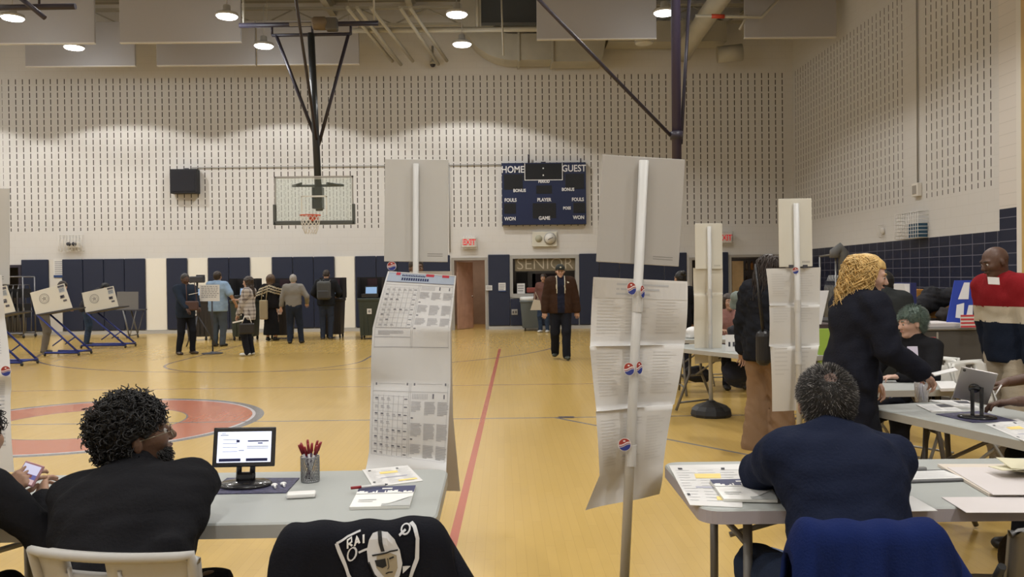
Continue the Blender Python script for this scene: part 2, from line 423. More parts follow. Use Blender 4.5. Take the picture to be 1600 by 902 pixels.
    if bottom:
        d = bottom.get('infl', .012)*k
        if bottom.get('skirt'):
            pr = [tor[0].inf(d), Prim(pel+np.array([0, 0, 0]), pel+np.array([0, 0, -bottom['skirt']*k]), .15*k, bottom.get('flare', .2)*k, (1, .8, 1), k=.05)]
            cz = pz-bottom['skirt']*k
        else:
            pr = [tor[0].inf(d)]; fl_ = bottom.get('wide', 0)
            for s in (-1, 1):
                a, kn, an = legs[s]; e = kn+(an-kn)*bottom.get('len', 1.03)
                pr += [Prim(a, kn, .092*k*(.4+.6*w)+d, .064*k+d+fl_*.4, k=.035), Prim(kn, e, .062*k+d+fl_*.4, .046*k+d+fl_, k=.03)]
            cz = -1
        wt = pz+.1*k if seat is None else pz+.05
        def cut2(P, Fv): return np.maximum(np.maximum(Fv, cz-P[:, 2]), np.where(P[:, 2] > wt, P[:, 2]-wt, -1))
        v, q = mesh_field(pr, h, cut2, (bottom.get('wr', .005), 20, seed+9)); o = np_obj(bottom.get('name', 'trousers'), [(v, q, 0)], bottom['mats'], root, bottom.get('cls'))
        if bottom.get('label'): o['label'] = bottom['label']
    if shoes:
        for s in (-1, 1):
            pr = foot_p(s, .011); 
            an = feet[s][0]; sz = an[2]-.085*k
            def cut3(P, Fv): return np.maximum(Fv, np.maximum(P[:, 2]-(an[2]+shoes.get('top', .01)), sz+.0-P[:, 2]))
            v, q = mesh_field(pr, min(h, .012), cut3); soz = sz+.022
            np_obj('shoe', [(v, q, 0)], [shoes['mat'], shoes.get('sole', shoes['mat'])], root, lambda c, m, soz=soz: np.where(c[:, 2] < soz, 1, 0))
    if hair:
        st = hair['style']; kh = k*hk*1.02; HI = HR.T
        pr = hair_shape(st, W, HR, kh*hair.get('size', 1), C)
        line = hair.get('line', .05)
        def cuth(P, Fv):
            q = (P-C) @ HR/kh
            face = np.minimum(q[:, 1]-(.052 if st not in ('long', 'bob') else .045), (line+.12*np.abs(q[:, 0])*0)-q[:, 2])  # in front and below hairline -> removed
            Fv = np.maximum(Fv, face)
            if st in ('short', 'crop', 'bun'):
                low = -(q[:, 2]+.062+.9*np.clip(q[:, 1]+.05, -.1, .1)*-1.0)   # rises toward the front
                Fv = np.maximum(Fv, low*.8)
                ear = .028-np.sqrt((q[:, 1]+.0)**2+(q[:, 2]+.012)**2); side = np.abs(q[:, 0]) > .06
                Fv = np.where(side, np.maximum(Fv, ear), Fv)
            return Fv
        v, q = mesh_field(pr, fine, cuth, (hair.get('wr', .003), hair.get('fr', 60), seed+3), pad=.02)
        if not hair.get('hide'):
            sp_ = W(hair['spot']) if 'spot' in hair else None; ho = np_obj('hair', [(v, q, 0)], [hair['mat'], mat('scalp', (.13, .08, .062), .6)], root, None if sp_ is None else (lambda c, m: np.where(np.linalg.norm(c-sp_, axis=1) < .021, 1, 0)))
        if hair.get('strands'):
            hair['strands'](v, q, W, HR, kh, C, root, hair)
    return dict(root=root, W=W, HR=HR, k=k, C=C, hands=hands, arms=arms, sh=sh, up=up, up2=up2, pel=pel, L2=L2, legs=legs, neck0=neck0)
def surf_pts(v, q, n, r):
    a = v[q]; nr = np.cross(a[:, 2]-a[:, 0], a[:, 3]-a[:, 1]); A = np.linalg.norm(nr, axis=1)+1e-9
    i = r.choice(len(q), n, p=A/A.sum()); u = r.uniform(size=(n, 2, 1)); b = a[i]
    p = (b[:, 0]*(1-u[:, 0])+b[:, 1]*u[:, 0])*(1-u[:, 1])+(b[:, 3]*(1-u[:, 0])+b[:, 2]*u[:, 0])*u[:, 1]
    return p, nr[i]/A[i][:, None]
def strand_mesh(name, lines, r0, r1, m, parent, ns=3):
    """lines: array (n, k, 3)"""
    L = np.array(lines); n, kk, _ = L.shape
    t = np.gradient(L, axis=1); t /= np.linalg.norm(t, axis=2, keepdims=True)+1e-9
    a = np.cross(t, np.array([.3, .2, .93])); a /= np.linalg.norm(a, axis=2, keepdims=True)+1e-9; b = np.cross(t, a)
    rr = np.linspace(r0, r1, kk)[None, :, None]
    V = np.stack([L+(a*math.cos(2*PI*j/ns)+b*math.sin(2*PI*j/ns))*rr for j in range(ns)], 2).reshape(-1, 3)
    base = (np.arange(n)*kk*ns)[:, None, None]+(np.arange(kk-1)*ns)[None, :, None]
    j = np.arange(ns)[None, None, :]; j2 = (j+1) % ns
    Q = np.stack([base+j, base+j2, base+ns+j2, base+ns+j], -1).reshape(-1, 4)
    return np_obj(name, [(V, Q, 0)], m, parent)
def short_strands(v, q, W, HR, kh, C, root, hair):
    r = np.random.default_rng(3); p, nn = surf_pts(v, q, hair.get('n', 5000), r)
    lq = (p-C) @ HR/kh; kp = ~((np.abs(lq[:, 0]) > .055) & (lq[:, 1] > -.032) & (lq[:, 2] < .018)); p = p[kp]; nn = nn[kp]
    if 'spot' in hair:
        dd = np.linalg.norm(p-W(hair['spot']), axis=1); kp = (dd > .021) | (r.uniform(size=len(p)) < .45); p = p[kp]; nn = nn[kp]
    out = np.sign(((p-C)*nn).sum(1))[:, None]; nn = nn*out
    down = HR @ np.array([0, -.35, -.9]); d = nn*.55+down*.9+r.normal(size=p.shape)*.28
    sp = (p-C) @ HR; crown = np.array([0, -.03, .1])*kh; rad = (sp-crown); rad /= np.linalg.norm(rad, axis=1, keepdims=True)
    d = nn*.5+(rad @ HR.T)*.8+r.normal(size=p.shape)*.25; d /= np.linalg.norm(d, axis=1, keepdims=True)
    L = hair.get('len', .016); ln = (r.uniform(.6, 1.2, len(p))*L)[:, None]
    lines = np.stack([p-nn*.002, p+d*ln*.5, p+d*ln-nn*ln*.15], 1)
    pick = r.uniform(size=len(p)) < hair.get('grey', 0)
    o = strand_mesh('hair', lines[~pick], .0011, .0003, hair['mat'], root)
    if pick.any(): g = strand_mesh('hair', lines[pick], .0011, .0003, hair['mat2'], root)
def curly_strands(v, q, W, HR, kh, C, root, hair):
    r = np.random.default_rng(4); n = hair.get('n', 1500); p, nn = surf_pts(v, q, n, r)
    nn = nn*np.sign(((p-C)*nn).sum(1))[:, None]
    lq = (p-C) @ HR/kh; kp = ~((np.abs(lq[:, 0]) > .05) & (lq[:, 1] > -.035) & (lq[:, 2] < .03)); p = p[kp]; nn = nn[kp]; n = len(p)
    K = 9; t = np.linspace(0, 1, K)[None, :, None]; A = np.cross(nn, r.normal(size=p.shape)); A /= np.linalg.norm(A, axis=1, keepdims=True); B = np.cross(nn, A)
    turns = r.uniform(1.0, 1.7, (n, 1, 1))*2*PI; ph = r.uniform(0, 6.3, (n, 1, 1)); R0 = r.uniform(.005, .011, (n, 1, 1))*hair.get('cr', 1)
    ln = r.uniform(.5, 1.25, (n, 1, 1))*hair.get('len', .03)
    lines = p[:, None]-nn[:, None]*.006+nn[:, None]*ln*t+R0*(A[:, None]*np.cos(turns*t+ph)+B[:, None]*np.sin(turns*t+ph))
    strand_mesh('hair', lines, .0032*hair.get('th', 1), .0018*hair.get('th', 1), hair['mat'], root, 4)
def wavy_strands(v, q, W, HR, kh, C, root, hair):
    """long wavy locks falling from the crown"""
    r = np.random.default_rng(hair.get('seed', 6)); n = hair.get('n', 500); K = 16
    th = r.uniform(-PI*.98, PI*.02, n)*1.0; az = r.uniform(0, 2*PI, n); keep = []
    az = r.uniform(R(hair.get('a0', 138)), R(hair.get('a1', 402)), n)   # angle round the head, 90 = face
    z0 = r.uniform(.2, 1, n)**.6; lines = []
    for i in range(n):
        a = az[i]; ph = r.uniform(0, 6.3); L = hair.get('len', .34)*r.uniform(.7, 1.1); puff = hair.get('puff', .02)*r.uniform(.2, 1.3); pts = []
        for j in range(K):
            t = j/(K-1); s = t*L
            arc = .16
            if s < arc:
                u = s/arc*PI*.52*z0[i]+.05; rad = math.sin(u)*.098; z = .03+math.cos(u)*.098
            else:
                u = PI*.52*z0[i]+.05; rad = math.sin(u)*.098; z = .03+math.cos(u)*.098-(s-arc)
                rad = max(rad, .07)
            rad += puff*min(1, t*2.2)+.006*math.sin(t*hair.get('wf', 16)+ph)*hair.get('wave', 1); aa = a+.10*math.sin(t*hair.get('wf', 16)*.9+ph*2)*hair.get('wave', 1)
            pts.append(W((rad*math.cos(aa)*.92, rad*math.sin(aa)*1.05-.015, z)))
        lines.append(pts)
    strand_mesh('hair', lines, hair.get('th', .005), hair.get('th', .005)*.5, hair['mat'], root, 4)
def loc2w(P_, p):
    return P_['root'].matrix_world @ Vector(p) if False else (Matrix.Translation(P_['root'].location) @ Matrix.Rotation(P_['root'].rotation_euler[2], 4, 'Z')) @ Vector(p)
def w2loc(x, y, yaw, p, z=0):
    return tuple(Matrix.Rotation(-R(yaw), 3, 'Z') @ (Vector(p)-Vector((x, y, z))))
# ------------------------------------------------------------------ the gym shell
YW = 25.2; XR = 8.88; XL = -17.0; YN = -4.0; ZC = 9.9
def wx(px): return (px-785)/51.6
WALL = (.62, .605, .588)
def wall_mat(name, axis, spans, z0=3.12, z1=7.72, tile=None):
    """painted block; rows of vertical sound slots; optional navy tile below"""
    m = mat(name, WALL, .75); g = G(m); X = g.xyz(); u = X[axis]; z = X[2]
    fu = g.f('FRACT', g.f('DIVIDE', g.f('ADD', u, 50.0), .208)); fz = g.f('FRACT', g.f('DIVIDE', z, .203))
    slot = g.f('MULTIPLY', g.between(fu, .43, .57), g.between(fz, .10, .86))
    reg = 0
    for a, b in spans: reg = g.f('ADD', reg, g.between(u, a, b))
    slot = g.f('MULTIPLY', g.f('MULTIPLY', slot, reg), g.between(z, z0, z1))
    row = g.f('FLOOR', g.f('DIVIDE', z, .203)); off = g.f('MULTIPLY', g.f('MODULO', row, 2.0), .208)
    bu = g.f('FRACT', g.f('DIVIDE', g.f('ADD', g.f('ADD', u, 50.0), off), .416))
    joint = g.f('MAXIMUM', g.f('LESS_THAN', bu, .022), g.f('LESS_THAN', fz, .045))
    n = g.noise(3, 4); base = g.mix(g.f('MULTIPLY', n, .35), WALL, (.57, .54, .50))
    col = g.mix(g.f('MULTIPLY', joint, .16), base, (.36, .34, .31))
    col = g.mix(slot, col, (.055, .047, .04))
    if tile:
        t0, t1, tz = tile; tu = g.f('FRACT', g.f('DIVIDE', g.f('ADD', u, 50.0), .40)); tzf = g.f('FRACT', g.f('DIVIDE', z, .208))
        grout = g.f('MAXIMUM', g.f('LESS_THAN', tu, .05), g.f('LESS_THAN', tzf, .07))
        tcol = g.mix(grout, (.012, .016, .038), (.13, .13, .17)); inz = g.f('LESS_THAN', z, tz)
        col = g.mix(inz, col, tcol); g.out(col, rough=g.f('SUBTRACT', .75, g.f('MULTIPLY', inz, .4)))
    else: g.out(col, g.f('SUBTRACT', g.f('MULTIPLY', n, .1), g.f('MAXIMUM', slot, g.f('MULTIPLY', joint, .2))), .006, .5)
    return m
MW = wall_mat('painted_block_back', 0, [(-14.95, 8.72)])
MR = wall_mat('painted_block_right', 1, [(14.9, 17.35), (18.25, 25.0)], tile=(14, 25, 2.29))
plainw = mat('painted_wall', WALL, .75, bump=.2, bscale=30)
trimg = mat('grey_door_frame', (.33, .31, .28), .5)
D0, D1, DZ = wx(709), wx(759), 2.13     # doorway
V0, V1, VZ0, VZ1 = wx(799), wx(902), .99, 2.19   # service window
O1 = (wx(1079), wx(1128), 2.1); O2 = (wx(1141), wx(1238), 2.17); O0 = (-16.2, wx(38), 2.1)
b = MB(); xs = [XL-.3, O0[0], O0[1], D0, D1, V0, V1, O1[0], O1[1], O2[0], O2[1]-.02, XR+.3]
T = .3
def wseg(x0, x1, z0, z1): b.bb(x0, x1, YW, YW+T, z0, z1)
wseg(XL-.3, O0[0], 0, 2.3); wseg(O0[0], O0[1], O0[2], 2.3); wseg(O0[1], D0, 0, 2.3); wseg(D0, D1, DZ, 2.3); wseg(D1, V0, 0, 2.3)
wseg(V0, V1, 0, VZ0); wseg(V0, V1, VZ1, 2.3); wseg(V1, O1[0], 0, 2.3); wseg(O1[0], O1[1], O1[2], 2.3); wseg(O1[1], O2[0], 0, 2.3)
wseg(O2[0], O2[1], O2[2], 2.3); wseg(O2[1], XR+.3, 0, 2.3); wseg(XL-.3, XR+.3, 2.3, ZC)
b.build('wall_back', MW, kind='structure')
MB().bb(XR, XR+.3, YN, YW, 0, ZC).build('wall_right', MR, kind='structure')
MB().bb(XL-.3, XL, YN, YW, 0, ZC).build('wall_left', plainw, kind='structure')
MB().bb(XL-.3, XR+.3, YN-.3, YN, 0, ZC).build('wall_front', plainw, kind='structure')
# pier with a taller tiled foot, then a pale strip and a wooden door edge
MP = mat('painted_pier', WALL, .7); g = G(MP); X = g.xyz(); zf = g.f('FRACT', g.f('DIVIDE', X[2], .208))
g.out(g.mix(g.f('LESS_THAN', X[2], 2.66), g.mix(g.f('MULTIPLY', g.f('LESS_THAN', zf, .05), .4), (.66, .62, .58), (.4, .38, .35)), g.mix(g.f('LESS_THAN', zf, .07), (.012, .016, .038), (.13, .13, .17))))
MB().bb(XR-.08, XR+.02, 14.02, 14.62, 0, ZC).build('trim_1', MP, kind='structure')
MB().bb(XR-.16, XR+.02, 13.86, 14.0, 0, ZC).build('trim_2', mat('white_strip', (.70, .67, .62), .5), kind='structure')
MB().bb(XR-.17, XR+.02, 13.70, 13.85, 0, ZC).build('trim_3', mat('golden_wood', (.55, .36, .13), .35, var=.1, vscale=3), kind='structure')
# floor
def floor_mat():
    m = mat('maple_floor', (.6, .4, .18), .27, coat=.12); g = G(m); X = g.xyz(); x, y = X[0], X[1]
    bw = .057; col = g.f('FLOOR', g.f('DIVIDE', x, bw)); wn = g.nt.nodes.new('ShaderNodeTexWhiteNoise'); wn.noise_dimensions = '1D'; g.nt.links.new(col, wn.inputs['W'])
    yy = g.f('ADD', y, g.f('MULTIPLY', wn.outputs['Value'], 3.0)); row = g.f('FLOOR', g.f('DIVIDE', yy, .95))
    wn2 = g.nt.nodes.new('ShaderNodeTexWhiteNoise'); wn2.noise_dimensions = '2D'; cb = g.nt.nodes.new('ShaderNodeCombineXYZ')
    g.nt.links.new(col, cb.inputs[0]); g.nt.links.new(row, cb.inputs[1]); g.nt.links.new(cb.outputs[0], wn2.inputs['Vector'])
    cb2 = g.nt.nodes.new('ShaderNodeCombineXYZ'); g.nt.links.new(g.f('MULTIPLY', x, 9.0), cb2.inputs[0]); g.nt.links.new(g.f('MULTIPLY', y, .8), cb2.inputs[1]); g.nt.links.new(wn2.outputs['Value'], cb2.inputs[2])
    gr = g.noise(3, 4, cb2.outputs[0]); t = g.f('ADD', g.f('MULTIPLY', wn2.outputs['Value'], .18), g.f('MULTIPLY', gr, .25))
    c = g.mix(t, (.56, .375, .115), (.42, .275, .070))
    fx = g.f('FRACT', g.f('DIVIDE', x, bw)); fy = g.f('FRACT', g.f('DIVIDE', yy, .95)); gap = g.f('MAXIMUM', g.f('LESS_THAN', fx, .03), g.f('LESS_THAN', fy, .003))
    c = g.mix(g.f('MULTIPLY', gap, .32), c, (.2, .11, .04)); big = g.noise(.35, 3)
    c = g.mix(g.f('MULTIPLY', g.f('ABSOLUTE', g.f('SUBTRACT', big, .5)), .8), c, (.50, .345, .11))
    cx, cy = -4.55, 9.2
    def rad(ax, ay): return g.f('SQRT', g.f('ADD', g.f('POWER', g.f('ABSOLUTE', g.f('SUBTRACT', x, ax)), 2.0), g.f('POWER', g.f('ABSOLUTE', g.f('SUBTRACT', y, ay)), 2.0)))
    r = rad(cx, cy); red = (.42, .115, .072); grey = (.16, .16, .17); brn = (.30, .17, .10)
    def put(c, mask, colr, k=1.0): return g.mix(g.f('MULTIPLY', mask, k) if k < 1 else mask, c, colr)
    c = put(c, g.between(r, 1.0, 1.72), red, .92); c = put(c, g.between(r, 1.70, 1.735), (.5, .48, .5)); c = put(c, g.between(r, 1.735, 1.83), grey); c = put(c, g.between(r, .98, 1.0), grey)
    c = put(c, g.between(y, 9.10, 9.145), grey, .9); c = put(c, g.between(y, 11.98, 12.04), brn, .8)
    # red line, very slightly askew
    xs_ = g.f('SUBTRACT', x, g.f('ADD', -.39, g.f('MULTIPLY', y, .0175))); c = put(c, g.f('MULTIPLY', g.between(xs_, -.027, .027), g.f('LESS_THAN', y, 18.2)), (.42, .085, .05), .95)
    # key, free-throw circle and three-point arc of the far side basket
    hx, hy = -4.5, 20.0; r3 = rad(hx, hy); c = put(c, g.f('MULTIPLY', g.between(r3, 5.80, 5.86), g.f('LESS_THAN', y, 20.0)), (.13, .10, .12), .9)
    rf = rad(hx, 15.95); c = put(c, g.f('MULTIPLY', g.between(rf, 1.80, 1.85), g.f('LESS_THAN', y, 15.95)), (.13, .10, .12), .9)
    for s in (-1, 1): c = put(c, g.f('MULTIPLY', g.between(x, hx+s*1.83-.025, hx+s*1.83+.025), g.between(y, 15.9, 21.8)), (.13, .10, .12), .9)
    c = put(c, g.between(y, 24.85, 24.9), brn, .6)
    # blue boundary line and diagonal line to the right
    u = g.f('ADD', g.f('MULTIPLY', x, .80), g.f('MULTIPLY', y, .60)); c = put(c, g.f('MULTIPLY', g.between(u, 5.9, 5.945), g.between(y, 5, 9.1)), grey, .9)
    c = put(c, g.f('MULTIPLY', g.between(u, 3.93, 4.0), g.between(x, 1.5, 3)), (.03, .07, .16), .95)
    g.out(c, rough=g.f('ADD', .19, g.f('MULTIPLY', gr, .06)))
    return m
MB().bb(XL-.3, XR+.3, YN-.3, YW+5, -.2, 0).build('floor', floor_mat(), kind='structure')
# ceiling: ribbed deck
MC = mat('ribbed_deck', (.30, .285, .24), .6); g = G(MC); X = g.xyz(); rb = g.f('FRACT', g.f('DIVIDE', g.f('ADD', X[1], 50.0), .3))
g.out(g.mix(g.f('LESS_THAN', rb, .4), (.33, .31, .26), (.2, .19, .16)), g.f('LESS_THAN', rb, .4), .03, 1)
MB().bb(XL-.3, XR+.3, YN-.3, YW+.3, ZC, ZC+.2).build('ceiling', MC, kind='structure')
steel = mat('painted_steel', (.40, .375, .31), .5, metal=0); darksteel = mat('dark_steel', (.035, .03, .045), .4); ductm = mat('duct_metal', (.42, .40, .34), .45, var=.08, vscale=2)
# baseboard
bbm = mat('grey_baseboard', (.42, .41, .39), .5)
for i, (a, c) in enumerate(((O0[1]+.1, D0-.08), (D1+.08, O1[0]-.08))):
    MB().bb(a, c, YW-.05, YW-.005, 0, .10).build('baseboard_back', bbm, kind='structure')
MB().bb(XR-.03, XR-.002, 14.7, YW-.06, 0, .10).build('baseboard_right', bbm, kind='structure')
# door frames
def frame(name, x0, x1, z0, z1, wdt=.06, sill=False, m=trimg):
    b = MB(); y0, y1 = YW-.03, YW+.32
    b.bb(x0-.02, x0+wdt, y0, y1, z0, z1+.02); b.bb(x1-wdt, x1+.02, y0, y1, z0, z1+.02); b.bb(x0+wdt, x1-wdt, y0, y1, z1-wdt, z1+.02)
    if sill: b.bb(x0+wdt, x1-wdt, y0-.05, y1, z0-.02, z0+wdt)
    return b.build(name, m, kind='structure')
frame('trim_4', D0-.04, D1+.04, 0, DZ+.04); frame('trim_5', O1[0], O1[1], 0, O1[2]); frame('trim_6', O2[0], O2[1]-.04, 0, O2[2]); frame('trim_7', O0[0], O0[1], 0, O0[2], m=darksteel)
wf = frame('window_1', V0-.04, V1+.04, VZ0-.02, VZ1+.04, .09, True, mat('grey_window_frame', (.36, .35, .33), .5))
# rooms behind the openings
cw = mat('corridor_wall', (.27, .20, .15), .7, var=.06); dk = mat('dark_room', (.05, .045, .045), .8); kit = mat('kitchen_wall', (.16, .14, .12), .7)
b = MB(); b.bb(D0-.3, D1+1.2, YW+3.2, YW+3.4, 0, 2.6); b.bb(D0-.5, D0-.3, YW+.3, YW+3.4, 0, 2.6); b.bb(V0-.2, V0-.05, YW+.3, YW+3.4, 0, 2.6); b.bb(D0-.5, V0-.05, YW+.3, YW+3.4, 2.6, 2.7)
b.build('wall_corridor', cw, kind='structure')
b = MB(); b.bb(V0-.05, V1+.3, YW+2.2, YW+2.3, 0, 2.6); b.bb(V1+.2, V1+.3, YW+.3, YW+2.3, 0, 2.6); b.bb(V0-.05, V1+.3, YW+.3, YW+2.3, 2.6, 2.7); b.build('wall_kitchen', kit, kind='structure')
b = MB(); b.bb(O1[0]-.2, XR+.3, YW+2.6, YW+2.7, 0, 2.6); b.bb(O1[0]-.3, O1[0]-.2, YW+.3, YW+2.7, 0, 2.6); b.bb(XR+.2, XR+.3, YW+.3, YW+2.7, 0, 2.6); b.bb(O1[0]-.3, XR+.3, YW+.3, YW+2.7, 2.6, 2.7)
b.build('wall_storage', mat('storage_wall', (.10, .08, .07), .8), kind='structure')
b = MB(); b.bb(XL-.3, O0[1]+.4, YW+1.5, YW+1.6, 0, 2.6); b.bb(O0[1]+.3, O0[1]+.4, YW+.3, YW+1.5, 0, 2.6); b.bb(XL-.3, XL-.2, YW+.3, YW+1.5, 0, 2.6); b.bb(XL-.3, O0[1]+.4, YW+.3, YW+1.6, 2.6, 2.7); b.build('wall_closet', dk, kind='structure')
# open doors
def door_leaf(name, hinge, ang, w, h, m, label=None):
    e = empty(name, hinge, ang); e['kind'] = 'structure'
    MB().bb(.0, w, -.022, .022, .01, h, bev=.004).build('panel', m, e)
    b = MB(); b.tube([(w-.07, -.022, 1.0), (w-.07, -.07, 1.0), (w-.17, -.07, 1.0)], .01, 8); b.lathe([(.028, 0), (.028, .01)], (w-.07, -.03, 1.0), 12, axis='Y'); b.build('handle', mat('chrome', (.6, .6, .6), .25, 1), e)
    return e
door_leaf('door_1', (D0+.1, YW+.16, 0), R(62), .92, 2.07, mat('pink_wood', (.50, .30, .22), .45, var=.12, vscale=4))
door_leaf('door_2', (O2[0]+.1, YW+.1, 0), R(22), .42, 2.0, mat('pale_wood', (.55, .38, .2), .45, var=.1, vscale=4))
# beams, joists and trusses under the deck
b = MB()
for x in (-14.3, -9.6, -5.0, -2.6, .6, 3.2, 7.4):
    b.bb(x-.09, x+.09, YN, YW, 9.86-.012, 9.89); b.bb(x-.09, x+.09, YN, YW, 9.50, 9.52); b.bb(x-.01, x+.01, YN, YW, 9.52, 9.87)
b.build('trim_8', steel, kind='structure')
b = MB()
for i, y in enumerate((8.0, 12.0, 16.2, 20.4, 24.4)):
    for z in (8.95, 9.44): b.bb(XL+.05, XR-.05, y-.07, y+.07, z, z+.07)
    n = 26
    for k in range(n):
        x0 = XL+.3+k*(XR-XL-.6)/n; x1 = x0+(XR-XL-.6)/n; b.tube([(x0, y, 8.99+(k % 2)*.46), (x1, y, 9.45-(k % 2)*.46)], .022, 6)
b.build('trim_9', steel, kind='structure')
# ------------------------------------------------------------------ lamps
lampm = mat('lamp_glow', (1, .955, .87), .4, emit=9); lampoff = mat('lamp_off', (.62, .62, .6), .3, coat=.5); lampb = mat('lamp_body', (.42, .41, .39), .4)
LX = (-16.2, -11.25, -6.25, -1.0, 3.9); LY = (22.2, 19.7, 15.2, 10.6, 6.0, 1.4, -2.2)
def make_lamp(on=True):
    e = empty('ceiling_lamp', (0, 0, 0), 0, 'glowing round high-bay lamp hanging under the gym ceiling', 'ceiling lamp', 'glowing high-bay lamps')
    b = MB(); b.lathe([(.25, .03), (.262, .06), (.25, .1), (.13, .14), (.09, .17), (.085, .28), (.05, .3), (.0, .3)], n=28); b.build('housing', lampb, e)
    MB().lathe([(.0, .0), (.14, -.012), (.22, -.002), (.247, .028), (.0, .03)], n=28).build('diffuser', lampm if on else lampoff, e)
    MB().tube([(0, 0, .3), (0, 0, 1.1)], .012, 6).build('suspension_rod', lampb, e)
    return e
proto = make_lamp(); first = True; ld2 = bpy.data.lights.new('lamp_light', 'SPOT')
ld = bpy.data.lights.new('lamp_light', 'SPOT'); ld.energy = 375; ld.spot_size = R(134); ld.spot_blend = .22; ld.shadow_soft_size = .22; ld.color = (1, .985, .955)
ld3 = bpy.data.lights.new('lamp_light', 'SPOT'); ld3.energy = 520; ld3.spot_size = R(133); ld3.spot_blend = .12; ld3.shadow_soft_size = .12; ld3.color = (1, .985, .955); ld4 = bpy.data.lights.new('lamp_light', 'SPOT'); ld4.energy = 640; ld4.spot_size = R(140); ld4.spot_blend = .3; ld4.shadow_soft_size = .2; ld4.color = (1, .985, .955); ldp = bpy.data.lights.new('added_fill', 'POINT'); ldp.energy = 27; ldp.shadow_soft_size = .25; ldp.color = (.85, .93, 1); ld2.energy = 330; ld2.spot_size = R(134); ld2.spot_blend = .22; ld2.shadow_soft_size = .22; ld2.color = (1, .985, .955)
off = make_lamp(False); off['label'] = 'unlit round high-bay lamp near the ductwork'; del off['group']; off.location = (3.85, 22.2, 7.75)
for yi, y in enumerate(LY):
    for xi, x in enumerate(LX):
        if yi == 0 and xi == 4: continue
        xx = x + {0: 0, 1: -.15}.get(yi, 0)*(xi in (1, 2)); 
        lo = bpy.data.objects.new('lamp_light', (ld4 if x > 3 else ld) if y < 17 else (ld2 if y < 21 else ld3)); COL.objects.link(lo); lo.location = (xx, y, 7.70)
        if yi in (0, 1, 3, 5):
            lp = bpy.data.objects.new('added_fill', ldp); COL.objects.link(lp); lp.location = (xx, y, 7.6)  # weak bluish fill added at the lamp spots to lift walls and ceiling
        if yi > 1: continue        # lamps further forward hang above the top of the photo: their light only plus fixture
        o = proto if first else copy_tree(proto); first = False; o.location = (xx, y, 7.75)
for y in (15.2, 10.6, 6.0, 1.4):
    for x in (-11.25, -6.25, -1.0, 3.9): o = copy_tree(proto); o.location = (x, y, 7.75)
# ambient
w = bpy.data.worlds.new('world'); SC.world = w; w.use_nodes = True; w.node_tree.nodes['Background'].inputs[0].default_value = (1, .95, .88, 1); w.node_tree.nodes['Background'].inputs[1].default_value = .05
def alight(name, loc, size, e, col=(1, .93, .84), rx=0, rz=0):
    l = bpy.data.lights.new(name, 'AREA'); l.energy = e; l.size = size; l.color = col; o = bpy.data.objects.new(name, l); COL.objects.link(o); o.location = loc; o.rotation_euler = (rx, 0, rz); return o
alight('corridor_light', (-.9, YW+1.8, 2.5), .8, 22, (1, .8, .66)); alight('kitchen_light', (1.2, YW+1.3, 2.5), .6, 5); alight('storage_light', (7.6, YW+1.4, 2.5), .8, 6)
# ------------------------------------------------------------------ things on the walls
navy = mat('navy_vinyl', (.016, .022, .048), .42, bump=.05, bscale=200)
def pads(px0, px1, n, z0=.12, z1=2.27):
    x0, x1 = wx(px0), wx(px1); s = (x1-x0)/n
    for i in range(n):
        MB().bb(x0+i*s+.006, x0+(i+1)*s-.006, YW-.065, YW-.006, z0, z1, bev=.02).build('wall_pad', navy, label='navy blue vinyl padding panel fixed along the back wall', cat='wall pad', group='navy wall pads')
for a in ((40, 82, 1), (103, 231, 4), (264, 296, 1), (328, 393, 2), (427, 524, 3), (556, 655, 3), (661, 704, 1), (763, 797, 1), (905, 1000, 3), (1003, 1074, 2), (1129, 1139, 1)): pads(*a)
pads(797, 904, 3, .12, .93)
b = MB(); b.bb(wx(83), wx(102), YW-.03, YW-.004, .1, 2.27); pf = b.build('wall_panel', mat('white_panel', (.62, .59, .54), .6), label='white panel on the back wall between navy pads', cat='wall panel')
for px0_, px1_, l_ in ((231.5, 263.5, 'white wall panel right of the four navy pads, beside the usher'), (296.5, 327.5, 'white wall panel behind the direction sign'), (393.5, 426.5, 'white wall panel behind the woman in plaid'), (524.5, 555.5, 'white wall panel between the backpack man and the lit scanner')):
    MB().bb(wx(px0_)+.01, wx(px1_)-.01, YW-.02, YW-.004, .11, 2.27).build('wall_panel', mat('cream_white_panel', (.80, .765, .68), .5), label=l_, cat='wall panel')
def line_print(bm, x0, x1, z0, z1, n, y, fill=.6, mi=0, jag=.25):
    """rows of tiny dark bars that read as lines of print"""
    s = (z1-z0)/n
    for i in range(n):
        e = x1-(x1-x0)*random.random()*jag; zc = z1-(i+.5)*s; bm.quad((x0, y, zc-s*fill/2), (e, y, zc-s*fill/2), (e, y, zc+s*fill/2), (x0, y, zc+s*fill/2), mi)
white = mat('white_paper', (.66, .65, .635), .7); ink = mat('ink', (.05, .05, .06), .7); inkg = mat('grey_ink', (.30, .30, .31), .8)
def notice(px0, px1, py0, py1, label, Y=YW-.08, stripes=6, band=None, m=white, name='notice'):
    a = at(px0, py1, Y); c = at(px1, py0, Y); e = empty(name, ((a.x+c.x)/2, Y, a.z), 0, label, 'notice'); W = (c.x-a.x)/2; H = c.z-a.z
    MB().bb(-W, W, 0, .006, 0, H).build('sheet', m, e)
    b = MB(); line_print(b, -W*.8, W*.8, H*.15, H*.88, stripes, -.003, .45)
    if band: b.quad((-W, -.004, 0), (W, -.004, 0), (W, -.004, H*.13), (-W, -.004, H*.13), 1)
    b.build('print', [inkg, mat('navy_ink', (.02, .05, .16), .6)], e); return e
notice(84, 102, 404, 434, 'tall white notice with blue foot on the white panel, left end of back wall', YW-.045, 7, True)
notice(759, 769, 446, 454, 'small white card on the navy pad beside the open doorway', YW-.08, 3)
notice(779, 790, 442, 456, 'paper notice with grey print on the pad beside the service window', YW-.08, 4, True)
